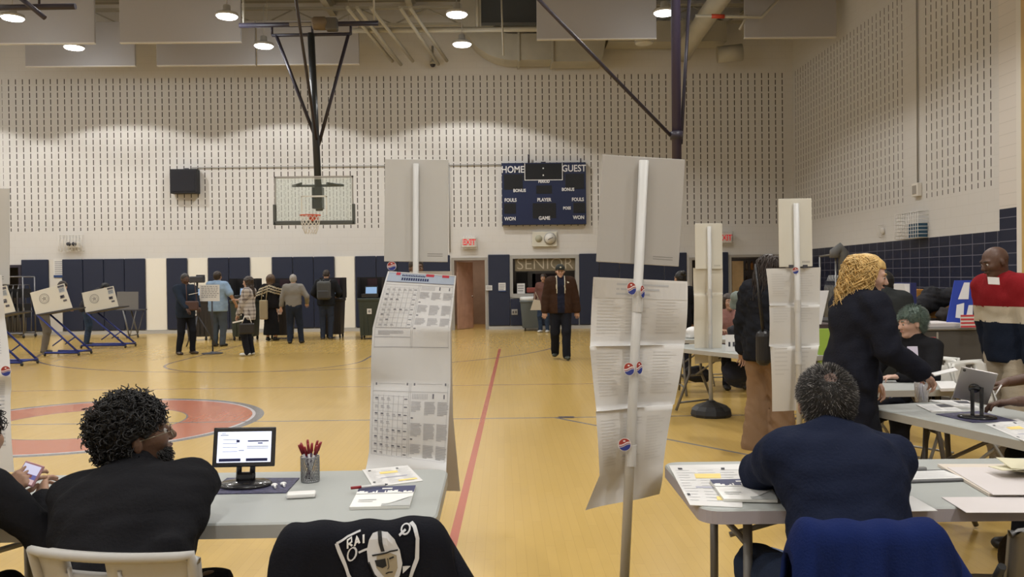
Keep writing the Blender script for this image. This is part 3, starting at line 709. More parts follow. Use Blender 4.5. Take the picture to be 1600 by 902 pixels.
# outlet, speaker, conduits
e = empty('wall_outlet', (at(804, 488, YW-.075).x, YW-.08, at(804, 488, YW).z-.08), 0, 'white metal outlet plate low on the navy pad', 'outlet'); MB().bb(-.09, .09, 0, .02, 0, .17, bev=.006).build('plate', trimg, e)
b = MB(); [b.bb(s*.04-.018, s*.04+.018, -.006, .001, .05, .12) for s in (-1, 1)]; b.build('socket', ink, e)
s0 = at(272, 304, YW); s1 = at(313, 266, YW); e = empty('wall_speaker', ((s0.x+s1.x)/2, YW-.2, s0.z), 0, 'black square loudspeaker mounted high on the back wall', 'speaker')
W = (s1.x-s0.x)/2; H = s1.z-s0.z; MB().bb(-W, W, -.12, .18, 0, H, bev=.02).build('cabinet', mat('black_box', (.012, .012, .016), .6), e); MB().bb(-W*.88, W*.88, -.135, -.119, H*.07, H*.93, bev=.006).build('grille', mat('grille_black', (.02, .02, .026), .9, bump=.8, bscale=300), e)
MB().bb(-.06, .06, .17, .2, H-.02, H+.06).build('bracket', darksteel, e)
b = MB(); p0 = at(300, 262, YW-.05); p1 = at(783, 255, YW-.05); b.tube([(p0.x, YW-.04, p0.z-.1), (p0.x, YW-.04, p0.z), (p1.x-.0, YW-.04, p0.z)], .013, 8)
b.build('conduit', mat('conduit_grey', (.30, .29, .27), .5), label='thin grey conduit running along the back wall to the scoreboard', cat='conduit')
b = MB(); q = at(702, 300, YW-.05); b.tube([(q.x, YW-.03, 5.05), (q.x, YW-.03, 2.35)], .018, 8); b.build('conduit', MATS['conduit_grey'], label='thin vertical conduit dropping beside the caged exit sign', cat='conduit')
# scoreboard
a = at(785, 352, YW-.12); c = at(915, 254, YW-.12); W = (c.x-a.x)/2; H = c.z-a.z
e = empty('scoreboard', ((a.x+c.x)/2, YW-.16, a.z), 0, 'navy blue basketball scoreboard with white lettering on the back wall', 'scoreboard')
MB().bb(-W, W, -.02, .15, 0, H, bev=.012).build('housing', mat('scoreboard_blue', (.010, .018, .062), .4), e)
def sp(px, py): return ((px-850)/65*W, H-(py-254)/98*H)   # photo position on the board -> board coordinates
wl = mat('white_lettering', (.72, .72, .74), .6)
blk = mat('digit_black', (.008, .009, .012), .3)
for (x0, y0, x1, y1) in ((818, 256, 881, 282), (788, 272, 817, 296), (883, 272, 912, 296), (838, 290, 862, 303), (832, 318, 868, 342), (788, 318, 806, 334), (895, 318, 913, 334)):
    A = sp(x0, y1); B = sp(x1, y0); MB().bb(A[0], B[0], -.03, -.019, A[1], B[1]).build('digit_window', blk, e)
b = MB(); A = sp(820, 281); B = sp(879, 255)
for r_ in ((A[0], A[0]+.02, A[1], B[1]), (B[0]-.02, B[0], A[1], B[1]), (A[0], B[0], A[1]-.02, A[1])): b.bb(r_[0], r_[1], -.036, -.029, r_[2], r_[3])
for yy in (263, 274): q = sp(849, yy); b.bb(q[0]-.02, q[0]+.02, -.036, -.029, q[1]-.02, q[1]+.02)
b.build('clock_outline', wl, e)
for t, x, y, sz in (('HOME', 802, 265, .21), ('GUEST', 896.5, 264, .21), ('PERIOD', 850, 284, .10), ('BONUS', 812, 298, .115), ('BONUS', 887, 297, .115), ('FOULS', 798, 313, .125), ('PLAYER', 850, 313, .125), ('FOULS', 902, 313, .125), ('POSS', 885, 326.5, .105), ('WON', 797, 342.5, .13), ('GAME', 850, 342, .13), ('WON', 903, 341.5, .13)):
    q = sp(x, y); text('lettering', t, sz*(1.35 if sz > .2 else 1.15), (q[0], -.034, q[1]), FACE, wl, e, bold=.004, sx=.86)
b = MB(); b.bb(-.08, .06, 0, .2, H+.0, H+.03); b.tube([(-.45*1, .0, H), (-.45, -.02, H+.25)], .03, 8); b.tube([(W-.15, 0, H), (W-.15, 0, H+.12)], .02, 8); b.build('bracket', darksteel, e)
# exit signs in wire cages
def exit_sign(px, py, label):
    p = at(px, py, YW-.1); e = empty('exit_sign', (p.x, YW-.14, p.z-.19), 0, label, 'exit sign'); MB().bb(-.2, .2, 0, .13, .02, .32, bev=.01).build('box', mat('exit_box', (.72, .69, .64), .5), e)
    text('lettering', 'EXIT', .235, (0, -.006, .17), FACE, mat('exit_red', (.75, .03, .05), .5, emit=.25), e, sx=.8, bold=.008)
    b = MB()
    for i in range(7): x = -.24+.08*i; b.tube([(x, .12, -.02), (x, -.05, -.02), (x, -.05, .36), (x, .12, .36)], .005, 5)
    for i in range(6): z = -.02+.076*i; b.tube([(-.24, .12, z), (-.24, -.05, z), (.24, -.05, z), (.24, .12, z)], .005, 5)
    b.build('wire_cage', mat('cage_wire', (.66, .63, .58), .4), e)
exit_sign(733, 378, 'caged red EXIT sign above the open doorway'); exit_sign(1133, 371, 'caged red EXIT sign partly behind the far sign board at right')
# intercom / clock unit
p = at(851, 374, YW-.08); e = empty('wall_clock', (p.x, YW-.1, p.z-.22), 0, 'white clock and speaker unit below the scoreboard', 'clock')
MB().bb(-.37, .37, 0, .08, 0, .45, bev=.01).build('panel', mat('cream_panel', (.60, .58, .50), .6), e)
MB().lathe([(.11, -.012), (.11, .01)], (-.18, 0, .24), 20, axis='Y').build('speaker_grille', mat('grille_tan', (.38, .37, .28), .8), e)
ck = MB().lathe([(.185, -.03), (.185, .01)], (.16, 0, .24), 28, axis='Y').build('clock_rim', mat('clock_rim', (.35, .34, .32), .5), e)
MB().lathe([(.155, -.034), (.155, -.02)], (.16, 0, .24), 28, axis='Y').build('clock_face', mat('clock_face', (.62, .60, .55), .5), ck)
b = MB(); b.tube([(.16, -.04, .24), (.25, -.04, .27)], .008, 5); b.tube([(.16, -.04, .24), (.10, -.04, .20)], .009, 5); b.build('hand', ink, ck)
# wire cage at the far left, above the pads
p = at(112, 381, YW-.08); e = empty('emergency_light', (p.x, YW-.12, p.z-.2), 0, 'caged emergency light high on the back wall at left', 'emergency light')
MB().bb(-.14, .22, 0, .1, .08, .24, bev=.01).build('battery_box', mat('exit_box', (.72, .69, .64), .5), e)
b = MB(); [b.lathe([(.05, -.05), (.065, .02), (.02, .04)], (x, -.02, .19), 12, axis='Y') for x in (-.06, .10)]; b.build('lamp_head', ink, e)
b = MB()
for i in range(8): x = -.33+.094*i; b.tube([(x, .1, -.02), (x, -.06, -.02), (x, -.06, .45), (x, .1, .45)], .011, 5)
for i in range(5): z = -.02+.1175*i; b.tube([(-.33, -.06, z), (.33, -.06, z)], .006, 5)
b.build('wire_cage', MATS['cage_wire'], e)
# security camera and small wall details, sprinkler
p = at(676, 100, 24.9); e = empty('security_camera', (p.x, 24.95, p.z), 0, 'small dome camera hanging under a pipe near the ceiling', 'camera')
MB().lathe([(.03, .55), (.03, .1), (.09, .08), (.1, 0)], n=14).build('mount', ductm, e); MB().ball((0, 0, 0), .085, 12).build('dome', darksteel, e)
# right wall: conduit, box, alarm device, caged blue box
p = at(1434, 296, 20) ; d = ray(1436, 296); q = EYE+d*(XR/d.x)
b = MB(); b.tube([(XR-.03, q.y, q.z), (XR-.03, q.y, ZC)], .016, 8); b.build('conduit', MATS['conduit_grey'], label='thin vertical conduit running up the right wall', cat='conduit')
e = empty('junction_box', (XR, q.y, q.z-.15), 0, 'white junction box on the right wall at the foot of the conduit', 'junction box'); MB().bb(-.1, -.004, -.13, .13, 0, .28, bev=.01).build('box', mat('exit_box', (.72, .69, .64), .5), e); MB().bb(-.112, -.1, -.08, .08, .05, .23).build('cover', trimg, e)
d = ray(1381, 363); q = EYE+d*(XR/d.x); e = empty('wall_bell', (XR, q.y, q.z-.08), 0, 'small caged bell on the right wall above the tiles', 'bell'); MB().lathe([(.07, -.06), (.08, -.01)], (0, 0, .1), 14, axis='X').build('bell', MATS['exit_box'], e)
b = MB(); [b.tube([(-.01, -.12+.06*i, -.04), (-.1, -.12+.06*i, -.04), (-.1, -.12+.06*i, .24), (-.01, -.12+.06*i, .24)], .005, 5) for i in range(5)]; b.build('wire_cage', MATS['cage_wire'], e)
d = ray(1440, 372); q = EYE+d*(XR/d.x); e = empty('thermostat_box', (XR, q.y, q.z), 0, 'blue box beside a white wire cage on the right wall', 'wall box')
MB().bb(-.2, -.005, -.26, .18, 0, .30, bev=.006).build('box', mat('teal_blue', (.03, .09, .16), .5), e)
b = MB()
for i in range(11): y = -.3+.1*i; b.tube([(-.01, y, .0), (-.23, y, .0), (-.23, y, .55), (-.01, y, .55)], .007, 5)
for i in range(8): z = .0+.078*i; b.tube([(-.01, -.3, z), (-.23, -.3, z), (-.23, .7, z), (-.01, .7, z)], .007, 5)
b.build('wire_cage', mat('white_wire', (.75, .74, .72), .4), e)
# acoustic baffles
bafm = mat('baffle_fabric', (.38, .365, .365), .9, bump=.3, bscale=80); bafe = mat('baffle_edge', (.62, .60, .57), .8)
def baffle(x0, x1, Y, label, zb=7.6, zt=8.85):
    e = empty('acoustic_baffle', ((x0+x1)/2, Y, zb), 0, label, 'acoustic panel', 'hanging acoustic panels'); W = (x1-x0)/2
    MB().bb(-W, W, -.04, .04, .03, zt-zb, bev=.01).build('panel', bafm, e); MB().bb(-W, W, -.045, .045, 0, .03).build('edge_trim', bafe, e)
    b = MB(); [b.tube([(s*W*.8, 0, zt-zb), (s*W*.8, 0, 9.45-zb)], .008, 5) for s in (-1, 1)]; b.build('hanger', steel, e)
for x0, x1, Y, n_ in ((-13.3, -10.23, 21.25, 'pale hanging acoustic panel in the left corner under the ceiling'), (-9.6, -6.55, 21.25, 'pale hanging acoustic panel left of the basketball hoop supports'), (.95, 4.0, 21.25, 'pale hanging acoustic panel in front of the ductwork'), (6.25, 8.6, 21.25, 'pale hanging acoustic panel beside the right wall'),
                      (-13.25, -10.2, 23.5, 'pale hanging acoustic panel lit by the lamp in front of it at left'), (-9.6, -6.85, 23.5, 'pale hanging acoustic panel of the rear row, left of the hoop mast'), (-6.8, -3.95, 23.5, 'pale hanging acoustic panel of the rear row behind the hoop supports')):
    baffle(x0, x1, Y, n_)
for o in bpy.data.objects:
    if o.name.startswith('acoustic_baffle'): del o['group']
# ductwork
b = MB(); zc, yc, hh = 8.25, 24.55, .42
# elbow: rises at the left, sweeps into a horizontal box run
ring = []
for i in range(13):
    t = PI+PI/2*i/12; ring.append((.55+1.0+1.35*math.cos(t)-1.0, zc+1.35+1.35*math.sin(t)))
cx0 = -.2
el_ = [(cx0-.55, 9.8), (cx0-.55, zc+1.1)]+[(cx0+.55+1.1*math.cos(PI+PI/2*i/10), zc+1.1+1.1*math.sin(PI+PI/2*i/10)) for i in range(11)]+[(1.5, zc)]
vs = []
for i, (x, z) in enumerate(el_):
    p = Vector(el_[max(i-1, 0)]); q = Vector(el_[min(i+1, len(el_)-1)]); t = (q-p).normalized(); nx_, nz_ = t.y, -t.x
    for (s_, yy) in ((1, -.4), (1, .4), (-1, .4), (-1, -.4)): vs.append((x+nx_*s_*hh*.9, yc+yy, z+nz_*s_*hh*.9))
fs = [(i*4+j, i*4+(j+1) % 4, (i+1)*4+(j+1) % 4, (i+1)*4+j) for i in range(len(el_)-1) for j in range(4)]
b.add(vs, fs); b.bb(.52, .58, yc-.46, yc+.46, zc-.44, zc+.44); b.bb(1.5, 1.56, yc-.46, yc+.46, zc-.46, zc+.46)
b.add([(1.56, yc-.4, zc-.44), (1.56, yc+.4, zc-.44), (1.56, yc+.4, zc+.5), (1.56, yc-.4, zc+.5), (2.95, yc-.4, zc-.44), (2.95, yc+.4, zc-.44), (3.15, yc+.4, zc+.5), (3.15, yc-.4, zc+.5)], [(0, 1, 2, 3), (4, 7, 6, 5), (0, 4, 5, 1), (1, 5, 6, 2), (2, 6, 7, 3), (3, 7, 4, 0)])
b.bb(3.15, 6.6, yc-.38, yc+.38, zc+.12, zc+.72); b.bb(5.3, 5.36, yc-.44, yc+.44, zc+.06, zc+.78)
b.build('air_duct', ductm, label='large boxy metal air duct with a curved elbow under the ceiling', cat='air duct')
b = MB(); b.tube([(5.3, 24.1, 8.0), (5.3, 23.2, 8.1), (5.6, 21, 8.6), (5.8, 16, 8.9)], .26, 16); b.tube([(6.3, 24.1, 7.95), (7.0, 24.0, 8.0)], .24, 16); b.build('round_duct', ductm, label='round metal duct branch at the right end of the ductwork', cat='air duct')
b = MB(); b.bb(6.2, 7.3, 19.4, 20.0, 8.35, 8.95); b.build('vent_box', mat('dark_vent', (.12, .115, .10), .5), label='dark rectangular vent box hanging above the right baffle', cat='vent')
b = MB(); b.bb(-.5, 2.2, 23.0, 23.3, 8.6, 9.4); b.bb(-.4, -.36, 23.1, 23.14, 9.4, 9.9); b.bb(2.06, 2.1, 23.1, 23.14, 9.4, 9.9); b.build('air_louver', mat('louver_dark', (.05, .055, .06), .5), label='dark louvered unit above the curved duct', cat='vent')
b = MB(); b.bb(1.15, 1.38, 22.4, 22.58, 8.3, 9.9); b.build('steel_post', steel, label='pale steel post in front of the louvered unit', cat='post')
# pipes
b = MB(); b.tube([(-4.0, 22.8, 8.35), (1.0, 22.8, 8.35), (2.4, 22.8, 8.35)], .07, 10); b.tube([(-.6, 22.8, 8.35), (-.6, 22.8, 9.5)], .05, 8); b.build('sprinkler_pipe', steel, label='long pale horizontal pipe under the ceiling in mid gym', cat='pipe')
b = MB(); b.tube([(-3.6, 19.9, 8.25), (-1.9, 19.9, 8.25), (-1.5, 19.9, 8.6)], .05, 10); b.tube([(-3.6, 19.9, 8.4), (-2.1, 19.9, 8.4)], .035, 10); b.build('sprinkler_pipe', steel, label='short pale pipe pair beside the winch', cat='pipe')
for i, (x, y) in enumerate(((-3.9, 23.0), (-3.65, 23.0), (-3.3, 23.0), (-2.55, 23.0), (-2.3, 23.0))):
    b = MB(); b.tube([(x, y-1.5, 8.55), (x+.75, y+1.5, 7.95-.1*(i % 2))], .05, 8); b.build('ceiling_pipe', steel, label='short pale pipe slanting along the ceiling near the winch', cat='pipe', group='slanting ceiling pipes')
b = MB(); b.tube([(7.7, 20.8, 9.2), (7.7, 20.8, 9.9)], .03, 8); b.tube([(4.9, 20.8, 8.05), (6.55, 20.8, 8.0), (7.7, 20.8, 9.2)], .04, 8); b.tube([(6.0, 20.8, 7.7), (6.2, 20.8, 8.05)], .03, 8); b.build('sprinkler_pipe', steel, label='pale pipe bending upward beside the right acoustic panel', cat='pipe')
MB().tube([(5.3, 20.8, 8.04), (5.62, 20.8, 8.03)], .055, 8).build('pipe_valve', mat('valve_red', (.45, .05, .02), .5), label='red painted valve collar on the ceiling pipe', cat='valve')
b = MB(); b.tube([(.05, 22.3, 9.4), (.1, 22.3, 7.5)], .025, 8); b.build('hanging_rod', steel, label='thin rod hanging in front of the curved duct', cat='rod')
# ------------------------------------------------------------------ basketball hoop
HX, HY = -4.35, 19.4
e = empty('basketball_hoop', (HX, HY, 2.9), 0, 'ceiling-hung basketball hoop with glass backboard and orange rim', 'basketball hoop')
def L(p): return (p[0]-HX, p[1]-HY, p[2]-2.9)
gf = mat('hoop_frame', (.42, .42, .42), .4, .3)
b = MB(); w2, h2 = .915, 1.07
for r_ in ((-w2, w2, 0, .04), (-w2, w2, h2-.04, h2), (-w2, -w2+.035, 0, h2), (w2-.035, w2, 0, h2)): b.bb(r_[0], r_[1], -.02, .02, r_[2], r_[3])
b.build('backboard_frame', gf, e)
MB().bb(-w2+.03, w2-.03, -.006, .006, .03, h2-.03).build('glass_pane', mat('backboard_glass', (.80, .9, .85), .05, trans=.92, ior=1.08, spec=.3, alpha=.55), e)
b = MB()
for r_ in ((-.305, .305, .58, .62), (-.305, .305, .15, .16), (-.305, -.27, .15, .6), (.27, .305, .15, .6)): b.bb(r_[0], r_[1], -.012, -.008, r_[2], r_[3])
b.bb(-w2+.08, w2-.08, -.012, -.008, 1.0, 1.012)
b.build('target_square', mat('white_marking', (.75, .78, .76), .5), e)
b = MB(); b.bb(-w2-.02, w2+.02, -.04, .04, -.06, .03, bev=.015)
for s in (-1, 1): b.bb(s*(w2)-.035, s*(w2)+.035, -.04, .04, -.06, .42, bev=.015)
b.build('edge_padding', mat('pad_grey', (.10, .11, .11), .7), e)
b = MB(); b.tube([(.229*math.cos(a), -.40+.229*math.sin(a), .13) for a in [2*PI*i/28 for i in range(29)]], .011, 8, caps=False); b.bb(-.10, .10, -.17, -.02, .05, .15); b.bb(-.03, .03, -.2, -.1, .02, .14); b.build('rim', mat('rim_orange', (.55, .07, .02), .4), e)
b = MB()
for i in range(14):
    for sgn in (-1, 1):
        pts = []
        for j in range(7):
            t = j/6; a = 2*PI*i/14+sgn*t*1.35; rr = .225-.10*t+.02*math.sin(PI*t); pts.append((rr*math.cos(a), -.40+rr*math.sin(a), .125-.42*t))
        b.tube(pts, .006, 4, caps=False)
b.build('net', mat('net_white', (.7, .68, .64), .8), e)
poleg = mat('mast_green_black', (.028, .032, .036), .35)
T_ = at(488, 55, HY+.7)
zt = T_.z; xt = T_.x; zj = at(490, 228, HY+.6).z
MB().tube([L((xt, HY+.55, zt)), L((HX+.02, HY+.45, 3.2))], .085, 14).build('mast', poleg, e)
pl = at(425, 55, HY+.7); pr_ = at(548, 50, HY+.7)
MB().tube([L((pl.x, HY+.7, zt)), L((pr_.x, HY+.7, zt+.02))], .04, 10).build('hanger_bar', darksteel, e)
for q, s in ((pl, .1), (pr_, -.06)): MB().tube([L((q.x+s, HY+.7, zt)), L((HX, HY+.55, zj))], .042, 10).build('side_brace', darksteel, e)
q = at(429, 0, HY-1.5); MB().tube([L((q.x-.3, HY-2.6, 9.4)), L((q.x+.35, HY-1.2, 7.9)), L((HX-.02, HY+.45, zj+.1))], .035, 8).build('diagonal_brace', darksteel, e)
b = MB(); b.bb(-.12, .12, .3, .55, .35, .85); b.tube([(0, .5, .6), (0, .02, .6)], .04, 8); b.tube([(-.6, .45, .9), (-.3, .03, .9)], .03, 8); b.tube([(.6, .45, .9), (.3, .03, .9)], .03, 8); b.tube([(-.6, .45, .9), (.6, .45, .9)], .03, 8)
b.build('backboard_mount', poleg, e)
# support beam with winch
p0 = at(374, 40, HY+.7); p1 = at(591, 36, HY+.7)
e2 = empty('hoop_support_beam', (HX, HY+.7, p0.z), 0, 'black horizontal support pipe carrying the hoop frame', 'support pipe')
MB().tube([(p0.x-HX, 0, 0), (p1.x-HX, 0, .03)], .06, 12).build('pipe', darksteel, e2)
for x in (pl.x, pr_.x, xt): MB().tube([(x-HX, 0, .02), (x-HX, 0, zt-p0.z)], .03, 8).build('clamp', darksteel, e2)
for x in (p0.x+.1, p1.x-.1): MB().tube([(x-HX, 0, .02), (x-HX, 0, 9.5-p0.z)], .025, 8).build('hanger_rod', steel, e2)
q = at(500, 36, HY+.5); e3 = empty('hoop_winch', (q.x, HY+.6, q.z), 0, 'brown geared winch on top of the black hoop support pipe', 'winch')
MB().lathe([(.13, -.2), (.16, -.15), (.16, .1), (.1, .2)], (0, 0, .02), 16, axis='X').build('drum', mat('winch_brown', (.16, .12, .08), .6), e3); MB().bb(.12, .4, -.12, .12, -.16, .14, bev=.04).build('motor', mat('winch_grey', (.10, .095, .09), .6), e3)
MB().bb(-.75, -.2, -.04, .04, -.03, .03).build('arm', mat('winch_grey2', (.3, .28, .25), .5), e3)
# second hoop mast nearer the camera, folded away
YM = 13.0; a = at(1056, -30, YM); c = at(1058, 320, YM); e = empty('folded_hoop_mast', (c.x, YM, c.z), 0, 'thick dark purple hoop mast hanging from the ceiling behind the right sign board', 'hoop mast')
MB().tube([(a.x-c.x, 0, 9.9-c.z), (0, 0, 0)], .075, 14).build('mast', mat('mast_purple', (.040, .030, .062), .35), e)
p = at(850, 8, YM-.4); q = at(1048, 212, YM); b = MB(); b.tube([(p.x-c.x-.5, -.5, p.z-c.z+.5), (p.x-c.x, -.4, p.z-c.z), (q.x-c.x, 0, q.z-c.z)], .03, 8); b.tube([(q.x-c.x, 0, q.z-c.z), (.06, 0, q.z-c.z+.02)], .03, 8); b.build('diagonal_brace', darksteel, e)
p = at(1078, -20, YM+.4); q = at(1062, 225, YM); MB().tube([(p.x-c.x, .4, p.z-c.z), (q.x-c.x+.02, 0, q.z-c.z)], .028, 8).build('side_brace', darksteel, e)
MB().lathe([(.1, -.06), (.1, .06)], (0, 0, at(1050, 212, YM).z-c.z), 14).build('collar', darksteel, e)
# dark pipes of a third support at the upper left
p0 = at(-30, 8, 14); p1 = at(118, 10, 14); b = MB(); b.tube([p0-Vector((0, 0, .05)), p1], .05, 10); b.tube([p1+Vector((-.6, 0, 0)), (p1.x-.6, p1.y, 9.9)], .02, 8); e = b.build('support_pipe', darksteel, label='dark horizontal pipe at the upper left under the ceiling', cat='support pipe')
p0 = at(5, -25, 13.6); p1 = at(70, 28, 13.6); b = MB(); b.tube([p0, p1], .04, 10); b.tube([p0, (p0.x, p0.y, 9.9)], .02, 8); b.build('support_brace', darksteel, label='dark slanting pipe end crossing the upper left pipe', cat='support pipe')
# ------------------------------------------------------------------ furniture
tabm = mat('table_plastic', (.36, .375, .36), .45, bump=.06, bscale=400); tabe = mat('table_edge', (.36, .35, .32), .5); legm = mat('table_leg_grey', (.17, .165, .16), .4, .4); legb = mat('table_leg_brown', (.10, .09, .085), .4, .4)
def folding_table(loc, rz, w, d, label, top=tabm, edge=tabe, leg=legm, h=.74, style='pair', group=None):
    e = empty('folding_table', loc, rz, label, 'table', group)
    b = MB(); P_ = rrect(w, d, .07, 6); P2 = rrect(w-.012, d-.012, .066, 6); n = len(P_)
    b.prism(P_, h-.05, h-.006, 1); vs = [(x, y, h-.006) for x, y in P_]+[(x, y, h) for x, y in P2]
    b.add(vs, [(i, (i+1) % n, n+(i+1) % n, n+i) for i in range(n)]+[tuple(range(n, 2*n))], 0); b.build('tabletop', [top, edge], e)
    for s in (-1, 1):
        xx = s*(w/2-.19)
        if style == 'pair':
            for t in (-1, 1): MB().tube([(xx, t*d*.33, h-.05), (xx, t*d*.34, .015)], .017, 10).build('leg', leg, e)
            b = MB(); b.tube([(xx, -d*.34, .12), (xx, d*.34, .12)], .012, 8); b.build('crossbar', leg, e); MB().tube([(xx, -d*.33, h-.16), (xx, d*.33, h-.16)], .012, 8).build('crossbar', leg, e)
        else:
            for t in (-1, 1): MB().tube([(xx, t*d*.10, h-.05), (xx, t*d*.12, .42), (xx, t*d*.40, .015)], .016, 10).build('leg', leg, e)
            MB().tube([(xx, -d*.13, .40), (xx, d*.13, .40)], .012, 8).build('crossbar', leg, e); MB().tube([(xx, -d*.34, .10), (xx, d*.34, .10)], .011, 8).build('crossbar', leg, e)
        MB().tube([(xx, 0, h-.2 if style == 'pair' else .40), (s*w*.12, 0, h-.055)], .011, 8).build('brace', leg, e)
    return e
tabL = folding_table((-1.16, 3.09, 0), R(.5), 1.86, .74, 'pale grey folding table at left with tablet, pen cup and booklets on it')
tabR = folding_table((1.62, 3.16, 0), R(-.6), 1.90, .74, 'folding table at right with papers, in front of the blue draped chair', edge=mat('edge_violet', (.34, .31, .33), .5))
tabD = folding_table((2.74, 4.17, 0), R(-76), 1.86, .70, 'folding table at right running away, with tablet stand and clear pen cup', style='y', leg=legb)
tabB = folding_table((2.80, 5.92, 0), R(2), .95, .5, 'small white folding table in front of the green-haired person', style='y', leg=legb)
tabF = folding_table((2.55, 8.9, 0), R(-62), 1.83, .72, 'far folding table behind the woman in tan trousers', style='y')
tabG = folding_table((2.95, 10.8, 0), R(-3), 1.6, .72, 'farthest folding table holding white bags and coats', style='y')
# white plastic folding chair
chw = mat('chair_plastic', (.36, .35, .33), .45, bump=.05, bscale=300); chl = mat('chair_leg_grey', (.30, .29, .27), .35, .5); slotm = mat('slot_dark', (.012, .012, .012), .8)
def bentpanel(b, W, z0, z1, y0, y1, th, curve, mi=0, n=10, m=6, taper=0, holes=()):
    """curved shell panel facing -y/+y; curve bows the centre back"""
    def S(u, v, o):
        hw = W/2-taper*(1-v); 
        edge = .03*max(0, (abs(u)-.8)/.2)**2 if v > .98 else 0
        return (u*hw, y0+(y1-y0)*v-curve*(1-u*u)+o, z0+(z1-z0)*v-edge)
    vs = []; idx = {}
    for o in (0, th):
        for j in range(m+1):
            for i in range(n+1): idx[(o != 0, i, j)] = len(vs); vs.append(S(-1+2*i/n, j/m, o))
    fs = []
    def hole(i, j): return (i, j) in holes
    for j in range(m):
        for i in range(n):
            if hole(i, j): continue
            a = [idx[(False, i, j)], idx[(False, i+1, j)], idx[(False, i+1, j+1)], idx[(False, i, j+1)]]; c = [idx[(True, i, j)], idx[(True, i+1, j)], idx[(True, i+1, j+1)], idx[(True, i, j+1)]]
            fs += [tuple(a), tuple(reversed(c))]
            for (di, dj, p, q) in ((-1, 0, 3, 0), (1, 0, 1, 2), (0, -1, 0, 1), (0, 1, 2, 3)):
                ii, jj = i+di, j+dj
                if ii < 0 or jj < 0 or ii >= n or jj >= m or hole(ii, jj): fs.append((a[q], a[p], c[p], c[q]))
    b.add(vs, fs, mi, True)
def folding_chair(loc, rz, label, plastic=chw, leg=chl, group=None, W=.45, metal=False, back=True, zt=.86):
    e = empty('folding_chair', loc, rz, label, 'chair', group)
    b = MB(); bentpanel(b, W, .56, zt, -.19, -.265, -.028, .035, n=18, m=15, taper=.02, holes=set() if metal else {(i, j) for i in range(4, 9) for j in (12, 13)})
    bk = b.build('backrest', plastic, e)
    if not metal:
        # moulded frame bead, ribs under the grip slot and a round boss on the rear face
        b = MB()
        def back_at(u, v, o): hw = W/2-.02*(1-v); return (u*hw, -.19-.075*v-.035*(1-u*u)-.028-o, .56+(zt-.56)*v-.0)
        b.tube([back_at(-.97, t/8, .004) for t in range(0, 9)]+[back_at(-1+2*t/12, .985, .004) for t in range(1, 12)]+[back_at(.97, 1-t/8, .004) for t in range(0, 9)], .013, 8)
        b.build('rim_bead', plastic, bk)
        b = MB(); [b.tube([back_at(-.42, .66-.07*i, .001), back_at(.1, .66-.07*i, .001)], .006, 6) for i in range(7)]; b.tube([back_at(-.48, .86, .0), back_at(-.48, .1, .0)], .006, 6); b.tube([back_at(.16, .86, .0), back_at(.16, .1, .0)], .006, 6); b.build('rib', plastic, bk)
        b = MB(); b.tube([back_at(.28, .72, .002), back_at(.62, .72, .002), back_at(.62, .66, .002), back_at(.28, .66, .002), back_at(.28, .72, .002)], .004, 6); c = back_at(.38, .42, .004); b.tube([(c[0]+.035*math.cos(t*PI/8), c[1], c[2]+.035*math.sin(t*PI/8)) for t in range(17)], .005, 6); b.build('boss', plastic, bk)
    b = MB(); b.box((0, .02, .445), (W-.02, .40, .028), bev=.012); b.build('seat', plastic, e)
    for s in (-1, 1):
        x = s*(W/2+.008)
        MB().tube([(x, -.245, zt-.13), (x, -.19, .57), (x, -.02, .40), (x, .24, .015)], .0125, 8).build('leg', leg, e)
        MB().tube([(x*.95, .16, .43), (x*.95, -.27, .015)], .0125, 8).build('leg', leg, e)
    MB().tube([(-W/2, .17, .13), (W/2, .17, .13)], .009, 8).build('stretcher', leg, e); MB().tube([(-W/2, -.20, .13), (W/2, -.20, .13)], .009, 8).build('stretcher', leg, e)
    return e
chA = folding_chair((-.965, 2.42, 0), R(-8), 'white plastic folding chair under the curly-haired man', W=.45, zt=.845)
chB = folding_chair((-.425, 2.60, 0), R(6), 'white folding chair wholly covered by the black jacket', W=.37, zt=.79)
chC = folding_chair((1.04, 2.62, 0), R(-3), 'folding chair under the navy-clad man, hidden by a blue garment', W=.36, zt=.775)
p = at(1513, 600, 5.75); chD = folding_chair((3.61, 5.92, 0), R(-148), 'empty white folding chair behind the tablet stand table', plastic=mat('chair_white2', (.60, .59, .55), .4), W=.44, zt=.87)
chE = folding_chair((3.22, 6.52, 0), R(125), 'folding chair under the green-haired person', plastic=MATS['chair_white2'])
gm = mat('grey_metal_chair', (.14, .135, .13), .4, .4); chF = folding_chair((1.75, 2.72, 0), R(-6), 'dark grey folding chair cut off at the lower right corner', plastic=gm, leg=mat('black_leg', (.02, .02, .02), .4), W=.42, metal=True, zt=.77)
chG = folding_chair((-1.98, 2.72, 0), R(-25), 'black folding chair under the person with the phone', plastic=mat('black_plastic', (.015, .015, .016), .5), leg=MATS['black_leg'], W=.44)
